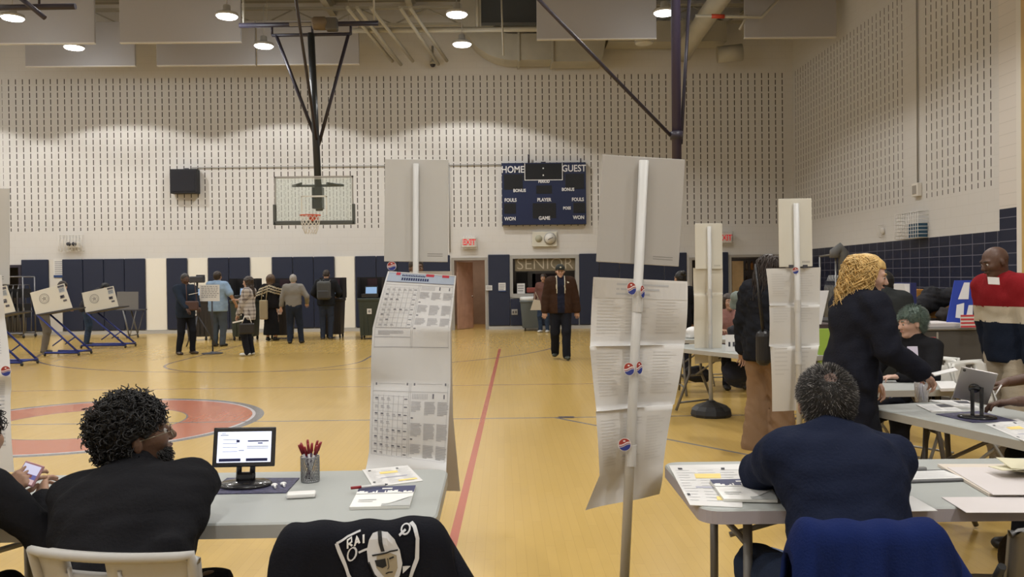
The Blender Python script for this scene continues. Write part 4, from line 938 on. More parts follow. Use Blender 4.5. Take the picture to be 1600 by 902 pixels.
# garments over the chair backs ---------------------------------------------------
def drape(name, loc, rz, W, zt, zb_back, zb_front, m, label, cat, spread_b=.12, seed=1, fold=.018, thick=.012, yb=-.365, yf=-.235, bulge=None, sidelen=.0):
    r = random.Random(seed); e = empty(name, loc, rz, label, cat); n, m_ = 56, 34
    ph = [r.uniform(0, 6.3) for _ in range(6)]
    def S(u, v):     # u -1..1 across, v 0..1 from front hem over the top to the back hem
        hw = W/2; top = .32
        sag = -.010*(1-u*u)+(-.09*max(0, (abs(u)-.72)/.28)**2.2)
        if v < .26: t = 1-v/.26; z = zt+(zb_front-zt)*t; y = yf+.05*t; dn = t
        elif v < .40:
            t = (v-.26)/.14; a = PI*t; y = (yf+yb)/2+(yf-yb)/2*math.cos(a); z = zt+(yf-yb)*.28*math.sin(a); dn = 0
        else: t = (v-.40)/.60; z = zt+(zb_back-zt)*t; y = yb-.05*t; dn = t
        zf = z+sag*(1-dn*.6)
        x = u*(hw+spread_b*dn*(1 if v > .4 else .3))
        f = fold*min(1, dn*2.5)*(math.sin(u*9+ph[0])+.6*math.sin(u*17+ph[1]+dn)+.35*math.sin(u*31+ph[2]+2*dn))
        y += (-f if v > .33 else f)-.04*max(0, dn)*(1-abs(u)) + .05*max(0, (abs(u)-.75)/.25)**2*(1 if v > .33 else -1)*(.3+dn)
        zf += .004*math.sin(u*13+ph[3])*(1-dn)
        return Vector((x, y, zf))
    vs = [S(-1+2*i/n, j/m_) for j in range(m_+1) for i in range(n+1)]
    b = MB(); b.add(vs, [(j*(n+1)+i, j*(n+1)+i+1, (j+1)*(n+1)+i+1, (j+1)*(n+1)+i) for j in range(m_) for i in range(n)], 0, True)
    o = b.build('cloth', m, e); md = o.modifiers.new('thick', 'SOLIDIFY'); md.thickness = thick; md.offset = 0
    return e, S
blackf = mat('black_fabric', (.006, .0065, .010), .9, bump=.25, bscale=150, spec=.15)
bluef = mat('royal_blue_cloth', (.005, .013, .072), .9, bump=.25, bscale=160, spec=.15)
jk, JS = drape('black_jacket', (-.425, 2.60, 0), R(6), .49, .832, .28, .52, blackf, 'black jacket with a silver shield emblem hanging over a chair back', 'jacket', spread_b=.13, seed=4, fold=.012)
bg, BS = drape('blue_garment', (1.04, 2.62, 0), R(-3), .45, .806, .2, .5, bluef, 'royal blue garment draped over the chair behind the navy-clad man', 'garment', spread_b=.09, seed=9, fold=.026)
# sleeves hanging at the sides of the jackets
for e, s, m_, zt_, ll in ((jk, 1, blackf, .80, .62), (bg, 1, bluef, .78, .6)):
    b = MB(); b.tube([(s*.21, -.25, zt_-.03), (s*.27, -.26, zt_-.14), (s*.325, -.27, zt_-.32), (s*.36, -.28, zt_-ll)], [.055, .06, .062, .055], 14, sq=(1, .7)); b.build('sleeve', m_, e)
# shield emblem laid onto the back of the jacket
def shield_uv(x, y): return (.17+x*.88, .388+(-y)*.20-x*.02)     # emblem coords x right, y up(0..-1) -> u,v
silver = mat('silver_print', (.46, .46, .47), .6); facem = mat('tan_print', (.26, .22, .15), .7); blkp = mat('black_print', (.006, .006, .007), .7)
def emb(u, v, o=.011):
    a = JS(u, v); du = JS(u+.01, v)-JS(u-.01, v); dv = JS(u, min(v+.01, 1))-JS(u, v-.01); nn = du.cross(dv).normalized()
    if nn.y > 0 and v > .36: nn = -nn
    if v <= .36 and nn.z < 0: nn = -nn
    return a+nn*o
def E(x, y, o=.011):
    q = shield_uv(x, y); return emb(q[0], q[1], o)
def epoly(b, pts, o, mi):
    """filled polygon (star shaped about its centre) laid on the cloth"""
    cx = sum(p[0] for p in pts)/len(pts); cy = sum(p[1] for p in pts)/len(pts); K = 5; vs = []; fs = []
    D = []
    for i in range(len(pts)):
        a, c = pts[i], pts[(i+1) % len(pts)]; m = max(1, int(math.hypot(c[0]-a[0], c[1]-a[1])/.05)); D += [(a[0]+(c[0]-a[0])*t/m, a[1]+(c[1]-a[1])*t/m) for t in range(m)]
    n = len(D)
    for k in range(1, K+1): vs += [E(cx+(x-cx)*k/K, cy+(y-cy)*k/K, o) for x, y in D]
    vs.append(E(cx, cy, o)); fs += [((k-1)*n+i, (k-1)*n+(i+1) % n, k*n+(i+1) % n, k*n+i) for k in range(1, K) for i in range(n)]; fs += [(K*n, i, (i+1) % n) for i in range(n)]
    b.add(vs, fs, mi)
def eline(b, pts, w, o, mi):
    D = []
    for i in range(len(pts)-1):
        a, c = pts[i], pts[i+1]; m = max(1, int(math.hypot(c[0]-a[0], c[1]-a[1])/.03)); D += [(a[0]+(c[0]-a[0])*t/m, a[1]+(c[1]-a[1])*t/m) for t in range(m)]
    D.append(pts[-1]); vs = []
    for i, p in enumerate(D):
        q = D[max(i-1, 0)]; r = D[min(i+1, len(D)-1)]; dx, dy = r[0]-q[0], r[1]-q[1]; l = math.hypot(dx, dy) or 1; nx, ny = -dy/l*w/2, dx/l*w/2
        vs += [E(p[0]+nx, p[1]+ny, o), E(p[0]-nx, p[1]-ny, o)]
    b.add(vs, [(2*i, 2*i+1, 2*i+3, 2*i+2) for i in range(len(D)-1)], mi)
b = MB()
# emblem frame: x -0.5..0.5 across, y 0 (top) .. -1.05 (tip)
out_ = [(-.50, .02), (-.44, -.14), (-.33, -.44), (-.2, -.70), (-.02, -.93), (.06, -1.0), (.16, -.93), (.34, -.68), (.46, -.38), (.50, -.10), (.46, .04), (.42, .10)]
eline(b, out_, .045, .012, 0); eline(b, [(-.50, .02), (-.36, .08), (-.2, .10)], .025, .012, 0)
hel = [(-.10, -.02), (-.13, -.16), (-.12, -.32), (-.07, -.46), (0, -.58), (.08, -.66), (.17, -.66), (.24, -.56), (.28, -.40), (.27, -.20), (.22, -.04), (.13, .06), (.02, .08), (-.06, .05)]
epoly(b, hel, .0125, 0)
epoly(b, [(-.02, -.24), (-.03, -.40), (.03, -.52), (.10, -.61), (.18, -.59), (.23, -.44), (.23, -.26), (.16, -.20), (.06, -.20)], .0135, 1)
epoly(b, [(-.045, -.30), (.08, -.27), (.09, -.38), (.03, -.41), (-.03, -.38)], .0145, 2)     # eye patch
eline(b, [(-.07, -.235), (.06, -.20), (.16, -.175), (.25, -.19)], .022, .0148, 2); eline(b, [(.14, -.28), (.2, -.27)], .025, .0148, 2)
eline(b, [(.115, -.27), (.13, -.40), (.10, -.43)], .012, .0148, 2); eline(b, [(.06, -.49), (.12, -.475), (.18, -.48)], .018, .0148, 2)
eline(b, [(.02, .075), (.06, -.17)], .05, .0142, 2)         # helmet stripe
eline(b, [(-.11, -.32), (-.05, -.52), (.06, -.66)], .014, .0142, 2)
# swords: grips with round guards above, blades below
for pts, w_ in (([(-.12, -.14), (-.22, -.17)], .03), ([(.28, -.02), (.36, .02)], .03)): eline(b, pts, w_, .0125, 0)
eline(b, [(-.30+.055*math.cos(t*PI/7), -.16+.09*math.sin(t*PI/7)) for t in range(15)], .022, .0125, 0); eline(b, [(.36+.05*math.cos(t*PI/7), .03+.06*math.sin(t*PI/7)) for t in range(15)], .02, .0125, 0)
epoly(b, [(-.10, -.86), (.0, -.66), (.05, -.70), (.0, -.78)], .0125, 0); epoly(b, [(.28, -.44), (.27, -.54), (.38, -.47)], .0125, 0)
epoly(b, [(.07, -.70), (.12, -.68), (.24, -.66), (.25, -.60), (.2, -.74), (.12, -.76)], .0125, 0)
# visible letters R A I  near the fold
def stroke_text(b, s, x, y, w, h, o, mi, wd, sk=0):
    G_ = {'R': [[(0, 0), (0, 1), (.8, 1), (.8, .55), (0, .5)], [(.35, .5), (.9, 0)]], 'A': [[(0, 0), (.45, 1), (.9, 0)], [(.2, .35), (.7, .35)]], 'I': [[(.3, 0), (.3, 1)]]}
    for c in s:
        for st in G_[c]: eline(b, [(x+p[0]*w, y+p[1]*h+sk*(p[0]*w)) for p in st], wd, o, mi)
        x += w*1.35
stroke_text(b, 'RAI', -.36, -.06, .065, .10, .0125, 3, .022, .3)
b.build('shield_emblem', [silver, facem, blkp, mat('white_print', (.6, .6, .6), .6)], jk)
# ------------------------------------------------------------------ items on the left table
TZ = .741
def tp(px, py, z=TZ): return onz(px, py, z)
def frame_quad(p0, p1, p2, p3):   # near-left, near-right, far-right, far-left
    return [Vector(p) for p in (p0, p1, p2, p3)]
def lay_sheet(b, Q, z, th=.002, mi=0, curl=0):
    q = [Vector((v.x, v.y, z)) for v in Q]; t = [v+Vector((0, 0, th)) for v in q]
    if curl: t[2].z += curl; q[2].z += curl*.9
    b.add(q+t, [(3, 2, 1, 0), (4, 5, 6, 7), (0, 1, 5, 4), (1, 2, 6, 5), (2, 3, 7, 6), (3, 0, 4, 7)], mi)
def qp(Q, u, v, z): a = Q[0].lerp(Q[1], u); c = Q[3].lerp(Q[2], u); p = a.lerp(c, v); return (p.x, p.y, z)
def qrect(b, Q, u0, u1, v0, v1, z, mi): b.quad(qp(Q, u0, v0, z), qp(Q, u1, v0, z), qp(Q, u1, v1, z), qp(Q, u0, v1, z), mi)
yel = mat('highlight_yellow', (.80, .62, .22), .7); pale = mat('pale_print', (.50, .50, .50), .8); navyp = mat('navy_print', (.05, .055, .12), .6); lav = mat('lavender_print', (.42, .42, .50), .8)
def paper(name, pix, label, cat='paper', z=TZ, th=.002, deco=None, m=white, cols=None):
    Q = [onz(x, y, z) for x, y in pix]; c = sum(Q, Vector())/4; b = MB(); R0 = [v-Vector((c.x, c.y, 0)) for v in Q]
    e = empty(name, (c.x, c.y, z), 0, label, cat); Q0 = [Vector((v.x, v.y, 0)) for v in R0]; lay_sheet(b, Q0, 0, th); b.build('sheet', m, e)
    if deco:
        b = MB(); deco(b, Q0, th+.0008); b.build('print', cols or [pale, ink, yel, navyp, lav], e)
    return e
def form_deco(b, Q, z):
    r = random.Random(3)
    for (u0, u1, v0, v1) in ((.05, .32, .1, .9), (.36, .64, .1, .9), (.68, .95, .1, .9)):
        n = 12
        for i in range(n):
            v = v0+(v1-v0)*i/n; qrect(b, Q, u0, u0+(u1-u0)*r.uniform(.5, 1), v, v+.012, z, 0)
    qrect(b, Q, .30, .68, .62, .74, z+.0003, 2); qrect(b, Q, .55, .93, .12, .20, z+.0003, 2); qrect(b, Q, .25, .8, .38, .42, z+.0003, 4); qrect(b, Q, .1, .16, .86, .91, z+.0003, 1); qrect(b, Q, .7, .75, .84, .9, z+.0003, 1); qrect(b, Q, .05, .1, .2, .25, z+.0003, 1)
paper('ballot_paper', [(583, 762), (661, 752), (637, 728), (566, 735)], 'white ballot paper with yellow highlights at the far end of the left table', 'paper', deco=form_deco)
def booklet(pix, label, z=TZ, th=.009, name='booklet'):
    Q = [onz(x, y, z) for x, y in pix]; c = sum(Q, Vector())/4; Q0 = [Vector((v.x-c.x, v.y-c.y, 0)) for v in Q]
    e = empty(name, (c.x, c.y, z), 0, label, 'booklet'); b = MB(); lay_sheet(b, Q0, 0, th); b.build('pages', mat('page_block', (.62, .62, .58), .7), e)
    b = MB(); lay_sheet(b, Q0, th, .001); b.build('cover', mat('cover_white', (.80, .79, .76), .5), e)
    b = MB(); z1 = th+.002; qrect(b, Q0, 0, 1, .62, 1, z1, 0)
    r = random.Random(5); u = 0
    while u < 1:
        w_ = r.uniform(.02, .05); h = r.uniform(.02, .16); qrect(b, Q0, u, min(1, u+w_), .62-h*.0, .62+h, z1+.0006, 1); u += w_
    qrect(b, Q0, .42, .60, .84, .90, z1+.0006, 1)
    vs = [qp(Q0, .52+.48*t/10, .12+.34*(t/10)**2, z1+.0004) for t in range(11)]+[qp(Q0, 1-.02*(10-t)/10, 0, z1+.0004) for t in range(10, -1, -1)]; vs2 = [qp(Q0, .52, .0, z1+.0004)]
    n = len(vs); b.add(vs+vs2, [tuple(range(11))+(n-1-0,)+(n,)] if False else [(i, i+1, n) for i in range(n-1)], 2); qrect(b, Q0, .1, .4, .3, .33, z1+.0006, 2); qrect(b, Q0, .1, .35, .22, .24, z1+.0006, 2)
    b.build('skyline_print', [navyp, MATS['cover_white'], mat('grey_print', (.42, .43, .42), .7)], e); return e
booklet([(546, 797), (640, 795), (650, 763), (562, 766)], 'booklet with a navy skyline cover at the right end of the left table')
# pen lying across
a = tp(548, 763, TZ+.02); c = tp(606, 757, TZ+.022); e = empty('ballpoint_pen', a, 0, 'red and white pen lying above the booklet on the left table', 'pen'); d_ = c-a
MB().tube([(0, 0, 0), d_*.28], .0055, 10).build('cap', mat('pen_red', (.24, .015, .02), .35), e); MB().tube([d_*.28, d_*.92], .0048, 10).build('barrel', white, e); MB().tube([d_*.92, d_], [.0045, .0015], 8).build('tip', ink, e)
# white power bank / eraser block
a, c = tp(443, 783), tp(498, 771); e = empty('white_box', ((a.x+c.x)/2, (a.y+c.y)/2, TZ), R(9), 'small white box lying on the left table in front of the pen cup', 'box'); MB().box((0, 0, .009), ((c.x-a.x)*.98, .050, .018), bev=.006).build('case', mat('case_white', (.78, .77, .75), .35), e)
b = MB(); b.box((0, 0, .0035), ((c.x-a.x)*.985, .0505, .0015)); b.build('seam', mat('seam_grey', (.3, .3, .3), .6), e)
# pen cup: wire mesh with ballpoint pens
def pen_cup(loc, r, h, label, meshm, pens, clear=False, tilt=.25, seed=2, plabel='', pgroup='', pl=.14):
    e = empty('pen_cup', loc, 0, label, 'pen cup')
    b = MB()
    if clear: b.lathe([(r*.86, .0), (r*.86, .003), (r*.9, .003), (r, h), (r*.985, h), (r*.87, .005), (0, .005)], n=24); b.build('cup', meshm, e)
    else:
        n = 26
        for i in range(n):
            for s in (-1, 1):
                b.tube([(r*math.cos(2*PI*i/n+s*t*.16), r*math.sin(2*PI*i/n+s*t*.16), .004+(h-.006)*t/6) for t in range(7)], .0011, 4, caps=False)
        b.build('mesh_wall', meshm, e)
        b = MB(); b.lathe([(r, 0), (r, .006), (r*.97, .006), (r*.97, .002), (0, .002)], n=26); b.build('base', meshm, e)
        b = MB(); b.tube([(r*math.cos(t*PI/13), r*math.sin(t*PI/13), h) for t in range(27)], .0024, 6, caps=False); b.build('rim', meshm, e)
    rd = random.Random(seed)
    for i in range(pens):
        a = 2*PI*i/pens+rd.uniform(-.3, .3); rr = r*.62*rd.uniform(.4, 1); q0 = Vector((-math.cos(a)*rr*.8, -math.sin(a)*rr*.8, .01)); q1 = q0+Vector((math.cos(a)*tilt, math.sin(a)*tilt*.7, 1)).normalized()*(pl*rd.uniform(.92, 1.08)); dd = q1-q0
        pe = empty('ballpoint_pen', Vector(loc), 0, plabel, 'pen', pgroup)
        MB().tube([q0, q0+dd*.74], .0042, 8).build('barrel', mat('barrel_white', (.6, .6, .62), .4) if (i % 3) else mat('pen_dark', (.05, .02, .06), .4), pe)
        MB().tube([q0+dd*.72, q0+dd*.95, q1], [.0052, .005, .0035], 8).build('grip', mat('pen_red', (.24, .015, .02), .35), pe)
        s_ = Vector((.006, 0, 0)); MB().tube([q1+s_*.6, q1+s_-dd*.24], .0014, 5).build('clip', mat('pen_red', (.24, .015, .02), .35), pe)
q = tp(483, 754); pen_cup((q.x, q.y+.02, TZ), .036, .098, 'silver wire mesh cup full of red pens on the left table', mat('mesh_silver', (.34, .35, .36), .35, .8), 13, plabel='red-tipped pen standing in the silver mesh cup', pgroup='pens in the mesh cup', pl=.150, tilt=.42)
# mat and tablet on stand
def lcd(name, c, e=.9): return mat(name, c, .2, emit=e)
q0, q1, q2, q3 = tp(330, 773), tp(447, 771), tp(468, 748), tp(355, 748)
paper('desk_mat', [(322, 773), (447, 771), (468, 748), (355, 748)], 'dark blue patterned mat under the tablet stand on the left table', 'mat', th=.003, m=mat('mat_navy', (.06, .058, .11), .6, var=.5, vscale=70))
for px_, py_ in ((429, 762), (443, 760)):
    q = onz(px_, py_, TZ+.004); e = empty('earbud', (q.x, q.y, TZ+.004), R(18), 'small glossy white earbud lying on the dark mat', 'earbud', 'pair of earbuds on the mat')
    MB().ball((0, .012, .007), .009, 10, sc=(1.4, 1, .8)).build('bud', mat('bud_white', (.8, .8, .8), .2), e); MB().tube([(0, .01, .006), (.002, -.02, .005)], .0045, 8).build('stem', MATS['bud_white'], e)
q = tp(381, 762); YS = q.y+.02
e = empty('tablet_stand', (q.x, YS, TZ+.003), R(0), 'black tablet stand on the left table holding the lit tablet', 'tablet stand')
blkpl = mat('glossy_black', (.012, .012, .014), .25, coat=.4); MB().lathe([(.100, 0), (.103, .006), (.095, .013), (.03, .02), (0, .021)], n=32, sy=.75).build('base', blkpl, e)
b = MB()
for s in (-1, 1): b.tube([(s*.026, 0, .015), (s*.026, .012, .085), (s*.026, .01, .15)], .011, 8, sq=(1, .6))
b.bb(-.036, .036, -.004, .02, .012, .05, bev=.008); b.bb(-.036, .036, .004, .02, .10, .17, bev=.006); b.build('neck', blkpl, e)
tl = at(341, 670, YS-.0); tr = at(434, 671, YS); bl = at(332, 724, YS-.0); br = at(427, 726, YS)
c = (tl+tr+bl+br)/4; Wt = ((tr-tl).length+(br-bl).length)/2; Ht = (tl-bl).length+.01; sh_ = (tl.x+tr.x-bl.x-br.x)/2
e = empty('tablet', c+Vector((0, -.012, 0)), 0, 'lit black-framed tablet showing a white page on the left table', 'tablet')
sub = Matrix.Rotation(R(9), 4, 'Z') @ Matrix.Rotation(R(-14), 4, 'X') @ Matrix.Rotation(R(1.5), 4, 'Y')
b = MB(); b.T = sub; b.box((0, 0, 0), (Wt, .008, Ht*1.03), bev=.004); b.build('frame', blkpl, e)
b = MB(); b.T = sub; w_, h_ = Wt*.43, Ht*.40; b.quad((-w_, -.0046, -h_), (w_, -.0046, -h_), (w_, -.0046, h_), (-w_, -.0046, h_)); sc_ = b.build('screen', lcd('screen_white', (.70, .74, .90), .75), e)
b = MB(); b.T = sub
def sr(x0, x1, z0, z1, mi): b.quad((x0*w_, -.0052, z0*h_), (x1*w_, -.0052, z0*h_), (x1*w_, -.0052, z1*h_), (x0*w_, -.0052, z1*h_), mi)
sr(-.92, -.12, -.93, -.74, 0); sr(.08, .88, -.93, -.74, 0); sr(.12, .9, .34, .42, 0); sr(.5, .68, .2, .27, 0); sr(-.3, -.18, .3, .46, 0)
for (x0, x1, z0, z1) in ((-.8, -.25, .22, .5), (-.8, -.25, -.3, 0), (-.2, .0, -.25, -.2), (.1, .9, .0, .05), (.1, .9, -.1, -.07), (-.9, -.6, .75, .8), (-.85, -.7, .86, .9)): sr(x0, x1, z0, z0+.03, 1); sr(x0, x1, z1-.03, z1, 1)
b.build('page_marks', [mat('ui_navy', (.02, .025, .09), .3), mat('ui_grey', (.45, .5, .6), .3)], sc_)
# ------------------------------------------------------------------ items on the right table
paper('ballot_paper', [(1078, 790), (1160, 794), (1160, 726), (1045, 728)], 'large printed ballot sheet at the left end of the right table', deco=form_deco)
booklet([(1131, 784), (1215, 786), (1200, 752), (1109, 754)], 'skyline booklet under the elbow of the navy-clad man', z=TZ+.003)
e = empty('clipboard', onz(1440, 746, TZ), R(4), 'grey framed clipboard with white forms right of the navy-clad man', 'clipboard'); 
b = MB(); b.box((0, 0, .004), (.30, .17, .008), bev=.003); b.build('board', mat('clip_grey', (.10, .10, .105), .4), e); b = MB(); b.box((0, -.005, .0092), (.255, .125, .002)); b.build('form', white, e)
b = MB(); r = random.Random(8)
for i in range(9): b.quad((-.11, -.055+.012*i, .0106), (-.11+r.uniform(.1, .22), -.055+.012*i, .0106), (-.11+.22, -.051+.012*i, .0106), (-.11, -.051+.012*i, .0106))
b.build('print', pale, e); MB().box((.02, .078, .014), (.09, .02, .014), bev=.004).build('clip', mat('clip_metal', (.3, .3, .3), .3, .8), e)
cream = mat('cream_paper', (.60, .53, .45), .7); pk = mat('pinkish_paper', (.58, .535, .525), .7)
paper('paper_stack', [(1545, 776), (1640, 776), (1600, 729), (1465, 729)], 'stack of pinkish sheets with a cream edge at the far side of the right table', 'paper', th=.010, m=cream)
paper('paper_sheet', [(1552, 774), (1655, 774), (1612, 731), (1480, 731)], 'top pinkish sheet lying on the cream paper stack', 'paper', z=TZ+.0105, m=pk)
paper('paper_sheet', [(1510, 802), (1680, 802), (1660, 777), (1471, 778)], 'plain white sheet at the near edge of the right table', 'paper', m=pk)
paper('paper_sheet', [(1418, 800), (1465, 799), (1425, 776), (1417, 776)], 'small white slip close to the elbow on the right table', 'paper', m=white, z=TZ+.001)
b = MB(); q = onz(1588, 742, TZ+.012); r = random.Random(2)
for i in range(7): b.box((q.x+r.uniform(-.03, .09), q.y+r.uniform(-.02, .05), TZ+.02+.006*i), (.13, .10, .003), rz=r.uniform(-.6, .6), rx=r.uniform(-.2, .2), ry=r.uniform(-.2, .2))
b.build('crumpled_papers', mat('yellowish_paper', (.62, .58, .42), .8), label='loose heap of yellowish crumpled papers at the right table edge', cat='paper', kind=None)
# ------------------------------------------------------------------ items on the angled table
q = onz(1440, 628, TZ); pen_cup((q.x, q.y, TZ), .042, .12, 'clear plastic cup of pens on the angled table', mat('clear_plastic', (.75, .75, .78), .1, trans=.75, ior=1.2, alpha=.75), 9, clear=True, plabel='red and white pen standing in the clear cup', pgroup='pens in the clear cup', pl=.15, tilt=.18)
paper('desk_mat', [(1520, 661), (1590, 659), (1530, 643), (1462, 648)], 'navy mat under the tablet stand on the angled table', 'mat', th=.003, m=MATS['mat_navy'])
def news(b, Q, z):
    qrect(b, Q, .06, .45, .15, .85, z, 0); qrect(b, Q, .55, .95, .5, .9, z, 1); qrect(b, Q, .55, .95, .1, .35, z, 0)
paper('booklet', [(1455, 645), (1505, 644), (1480, 632), (1432, 634)], 'open printed booklet beside the clear pen cup', 'booklet', th=.006, deco=news)
paper('booklet', [(1492, 638), (1530, 640), (1512, 629), (1452, 628)], 'curled grey booklet further back on the angled table', 'booklet', th=.012, deco=news)
paper('paper_sheet', [(1600, 690), (1680, 700), (1590, 655), (1540, 664)], 'white form sheet at the near end of the angled table', 'paper', deco=form_deco)
q = onz(1530, 655, TZ); e = empty('tablet_stand', (q.x, q.y+.02, TZ+.003), R(150), 'black twin-post tablet stand on the angled table', 'tablet stand')
MB().lathe([(.095, 0), (.098, .006), (.09, .012), (0, .016)], n=28, sy=.8).build('base', blkpl, e)
b = MB(); [b.bb(s*.022-.010, s*.022+.010, -.006, .010, .012, .17, bev=.004) for s in (-1, 1)]; b.tube([(0, 0, .16), (0, -.005, .22)], .03, 10, sq=(1, .5)); b.build('neck', blkpl, e)
e = empty('tablet', at(1523, 603, q.y+.02)+Vector((0, 0, 0)), R(0), 'silver-backed tablet seen from behind on its stand', 'tablet')
b = MB(); b.T = Matrix.Rotation(R(-34), 4, 'Z') @ Matrix.Rotation(R(38), 4, 'X') @ Matrix.Rotation(R(14), 4, 'Y'); b.box((0, 0, 0), (.175, .008, .245), bev=.004); b.T = b.T; b.build('shell', mat('tablet_silver', (.45, .43, .42), .3, .6), e)
b = MB(); b.T = Matrix.Rotation(R(-34), 4, 'Z') @ Matrix.Rotation(R(38), 4, 'X') @ Matrix.Rotation(R(14), 4, 'Y'); b.lathe([(.028, -.012), (.028, .0)], (0.0, -.004, -.01), 20, axis='Y'); b.ball((-.07, -.006, .105), .008, 8); b.build('mount', blkpl, e)
# back-table pieces
paper('paper_stack', [(1470, 612), (1500, 611), (1490, 600), (1462, 600)], 'white papers on the small table by the green-haired person', 'paper', th=.02)
# ------------------------------------------------------------------ sign stands and hanging ballots
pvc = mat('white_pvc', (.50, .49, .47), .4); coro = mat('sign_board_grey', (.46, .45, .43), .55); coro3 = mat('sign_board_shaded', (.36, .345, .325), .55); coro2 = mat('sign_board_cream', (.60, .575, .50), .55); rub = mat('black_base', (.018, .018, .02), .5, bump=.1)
def sign_stand(base, top, r, bw, bh, byaw, label, bm=coro, btop=None, couplings=(.55, 1.2), boardz=None, twist=0):
    """pole leans from base (x,y) to top point; board hangs behind (farther than) the pole"""
    e = empty('sign_stand', (base[0], base[1], 0), 0, label, 'sign stand'); T_ = Vector(top)-Vector((base[0], base[1], 0))
    MB().lathe([(.215, 0), (.225, .03), (.215, .075), (.17, .115), (.06, .155), (.04, .17), (.0, .17)], n=12, smooth=False).build('base', rub, e)
    MB().tube([(0, 0, .1), T_], r, 16).build('pole', pvc, e)
    for z in couplings:
        p = T_*(z/T_.z); u = T_.normalized()*.045; MB().tube([p-u, p-u, p+u, p+u], [r, r*1.14, r*1.14, r], 16, smooth=False).build('coupling', pvc, e)
    n = T_.normalized(); ztop = btop if btop else T_.z+.02; c = T_*((ztop-bh/2)/T_.z)
    M = Matrix.Translation(c) @ Matrix.Rotation(R(byaw), 4, 'Z') @ Matrix.Rotation(math.atan2(T_.x, T_.z)+R(twist), 4, 'Y') @ Matrix.Rotation(-math.atan2(T_.y, T_.z), 4, 'X')
    b = MB(); b.T = M; b.box((0, r+.006, 0), (bw, .008, bh), bev=.003); bd = b.build('board', bm, e)
    b = MB(); b.T = M
    for i in range(2): b.quad((bw*.18, r+.0015, -bh*.445+.010*i), (bw*.42, r+.0015, -bh*.445+.010*i), (bw*.42, r+.0015, -bh*.438+.010*i), (bw*.18, r+.0015, -bh*.438+.010*i))
    b.build('fine_print', mat('fine_print', (.22, .215, .20), .8), bd)
    return e, M
def ballot(name, Y, rows, label, depth=None, m=None, cols=40, cat='ballot sheet', tilt=(0, 0), wav=.012, seed=1, group=None):
    """rows: (pxL, pyL, pxR, pyR, dy) control rows at folds; returns S(u,v) in object space"""
    m = m or mat('ballot_paper', (.60, .585, .565), .75); R_ = [(at(a, b_, Y+d0+tilt[0]), at(c, d_, Y+d0+tilt[1])) for a, b_, c, d_, d0 in rows]
    o = (R_[0][0]+R_[0][1])/2; e = empty(name, o, 0, label, cat, group); r = random.Random(seed); ph = [r.uniform(0, 6) for _ in range(8)]
    K = len(R_)-1
    def S(u, v, off=0):
        k = min(int(v*K), K-1); t = v*K-k; a = R_[k][0].lerp(R_[k+1][0], t); c = R_[k][1].lerp(R_[k+1][1], t)
        p = a.lerp(c, u)-o
        bul = math.sin(PI*t); p.y += wav*(bul*(math.sin(u*3.6+ph[k % 8])*1.1-.3)+.5*math.sin(u*7+v*5+ph[0])) - .022*abs(u-.5)*(1 if wav > .008 else 0)
        return p+Vector((0, -off, 0))
    n, m_ = cols, K*14; b = MB(); b.add([S(i/n, j/m_) for j in range(m_+1) for i in range(n+1)], [(j*(n+1)+i, (j+1)*(n+1)+i, (j+1)*(n+1)+i+1, j*(n+1)+i+1) for j in range(m_) for i in range(n)], 0, True)
    b.build('sheet', m, e); return e, S
def prnt(b, S, u0, u1, v0, v1, mi, off=.0012):
    nu = max(1, int((u1-u0)/.06)); nv = max(1, int((v1-v0)/.03)); vs = [S(u0+(u1-u0)*i/nu, v0+(v1-v0)*j/nv, off) for j in range(nv+1) for i in range(nu+1)]
    b.add(vs, [(j*(nu+1)+i, (j+1)*(nu+1)+i, (j+1)*(nu+1)+i+1, j*(nu+1)+i+1) for j in range(nv) for i in range(nu)], mi)
stk = [mat('sticker_red', (.32, .04, .03), .4), mat('sticker_white', (.75, .72, .72), .4), mat('sticker_blue', (.025, .04, .22), .4)]
def sticker(c, r, parent, yaw=0, roll=0, name='sticker', sx=1):
    b = MB(); M = Matrix.Translation(c) @ Matrix.Rotation(R(yaw), 4, 'Z') @ Matrix.Rotation(R(roll), 4, 'Y'); b.T = M
    n = 28; circ = [(r*sx*math.cos(2*PI*i/n), r*math.sin(2*PI*i/n)) for i in range(n)]
    b.add([(x, 0, z) for x, z in circ], [tuple(range(n))], 1)
    wave = lambda x, k: k*r+.16*r*math.sin(x/r*2.6)
    def band(lo, hi, y, mi):
        vs = []; N = 16
        for i in range(N+1):
            x = (-1+2*i/N)*r*.93; lim = math.sqrt(max((r*.93)**2-x*x, 0)); zl = max(-lim, min(lim, lo(x))); zh = max(-lim, min(lim, hi(x))); vs += [(x*sx, y, zl), (x*sx, y, zh)]
        b.add(vs, [(2*i, 2*i+2, 2*i+3, 2*i+1) for i in range(N)], mi)
    band(lambda x: wave(x, .22), lambda x: r, -.0006, 0); band(lambda x: -r, lambda x: wave(x, -.22), -.0006, 2); band(lambda x: wave(x, -.06), lambda x: wave(x, .04), -.0008, 0); band(lambda x: wave(x, -.14), lambda x: wave(x, -.10), -.0008, 2)
    b.add([(r*.2*sx*math.cos(2*PI*i/10), -.001, r*.55+r*.12*math.sin(2*PI*i/10)) for i in range(10)], [tuple(range(10))], 1)
    return b.build(name, stk, parent)
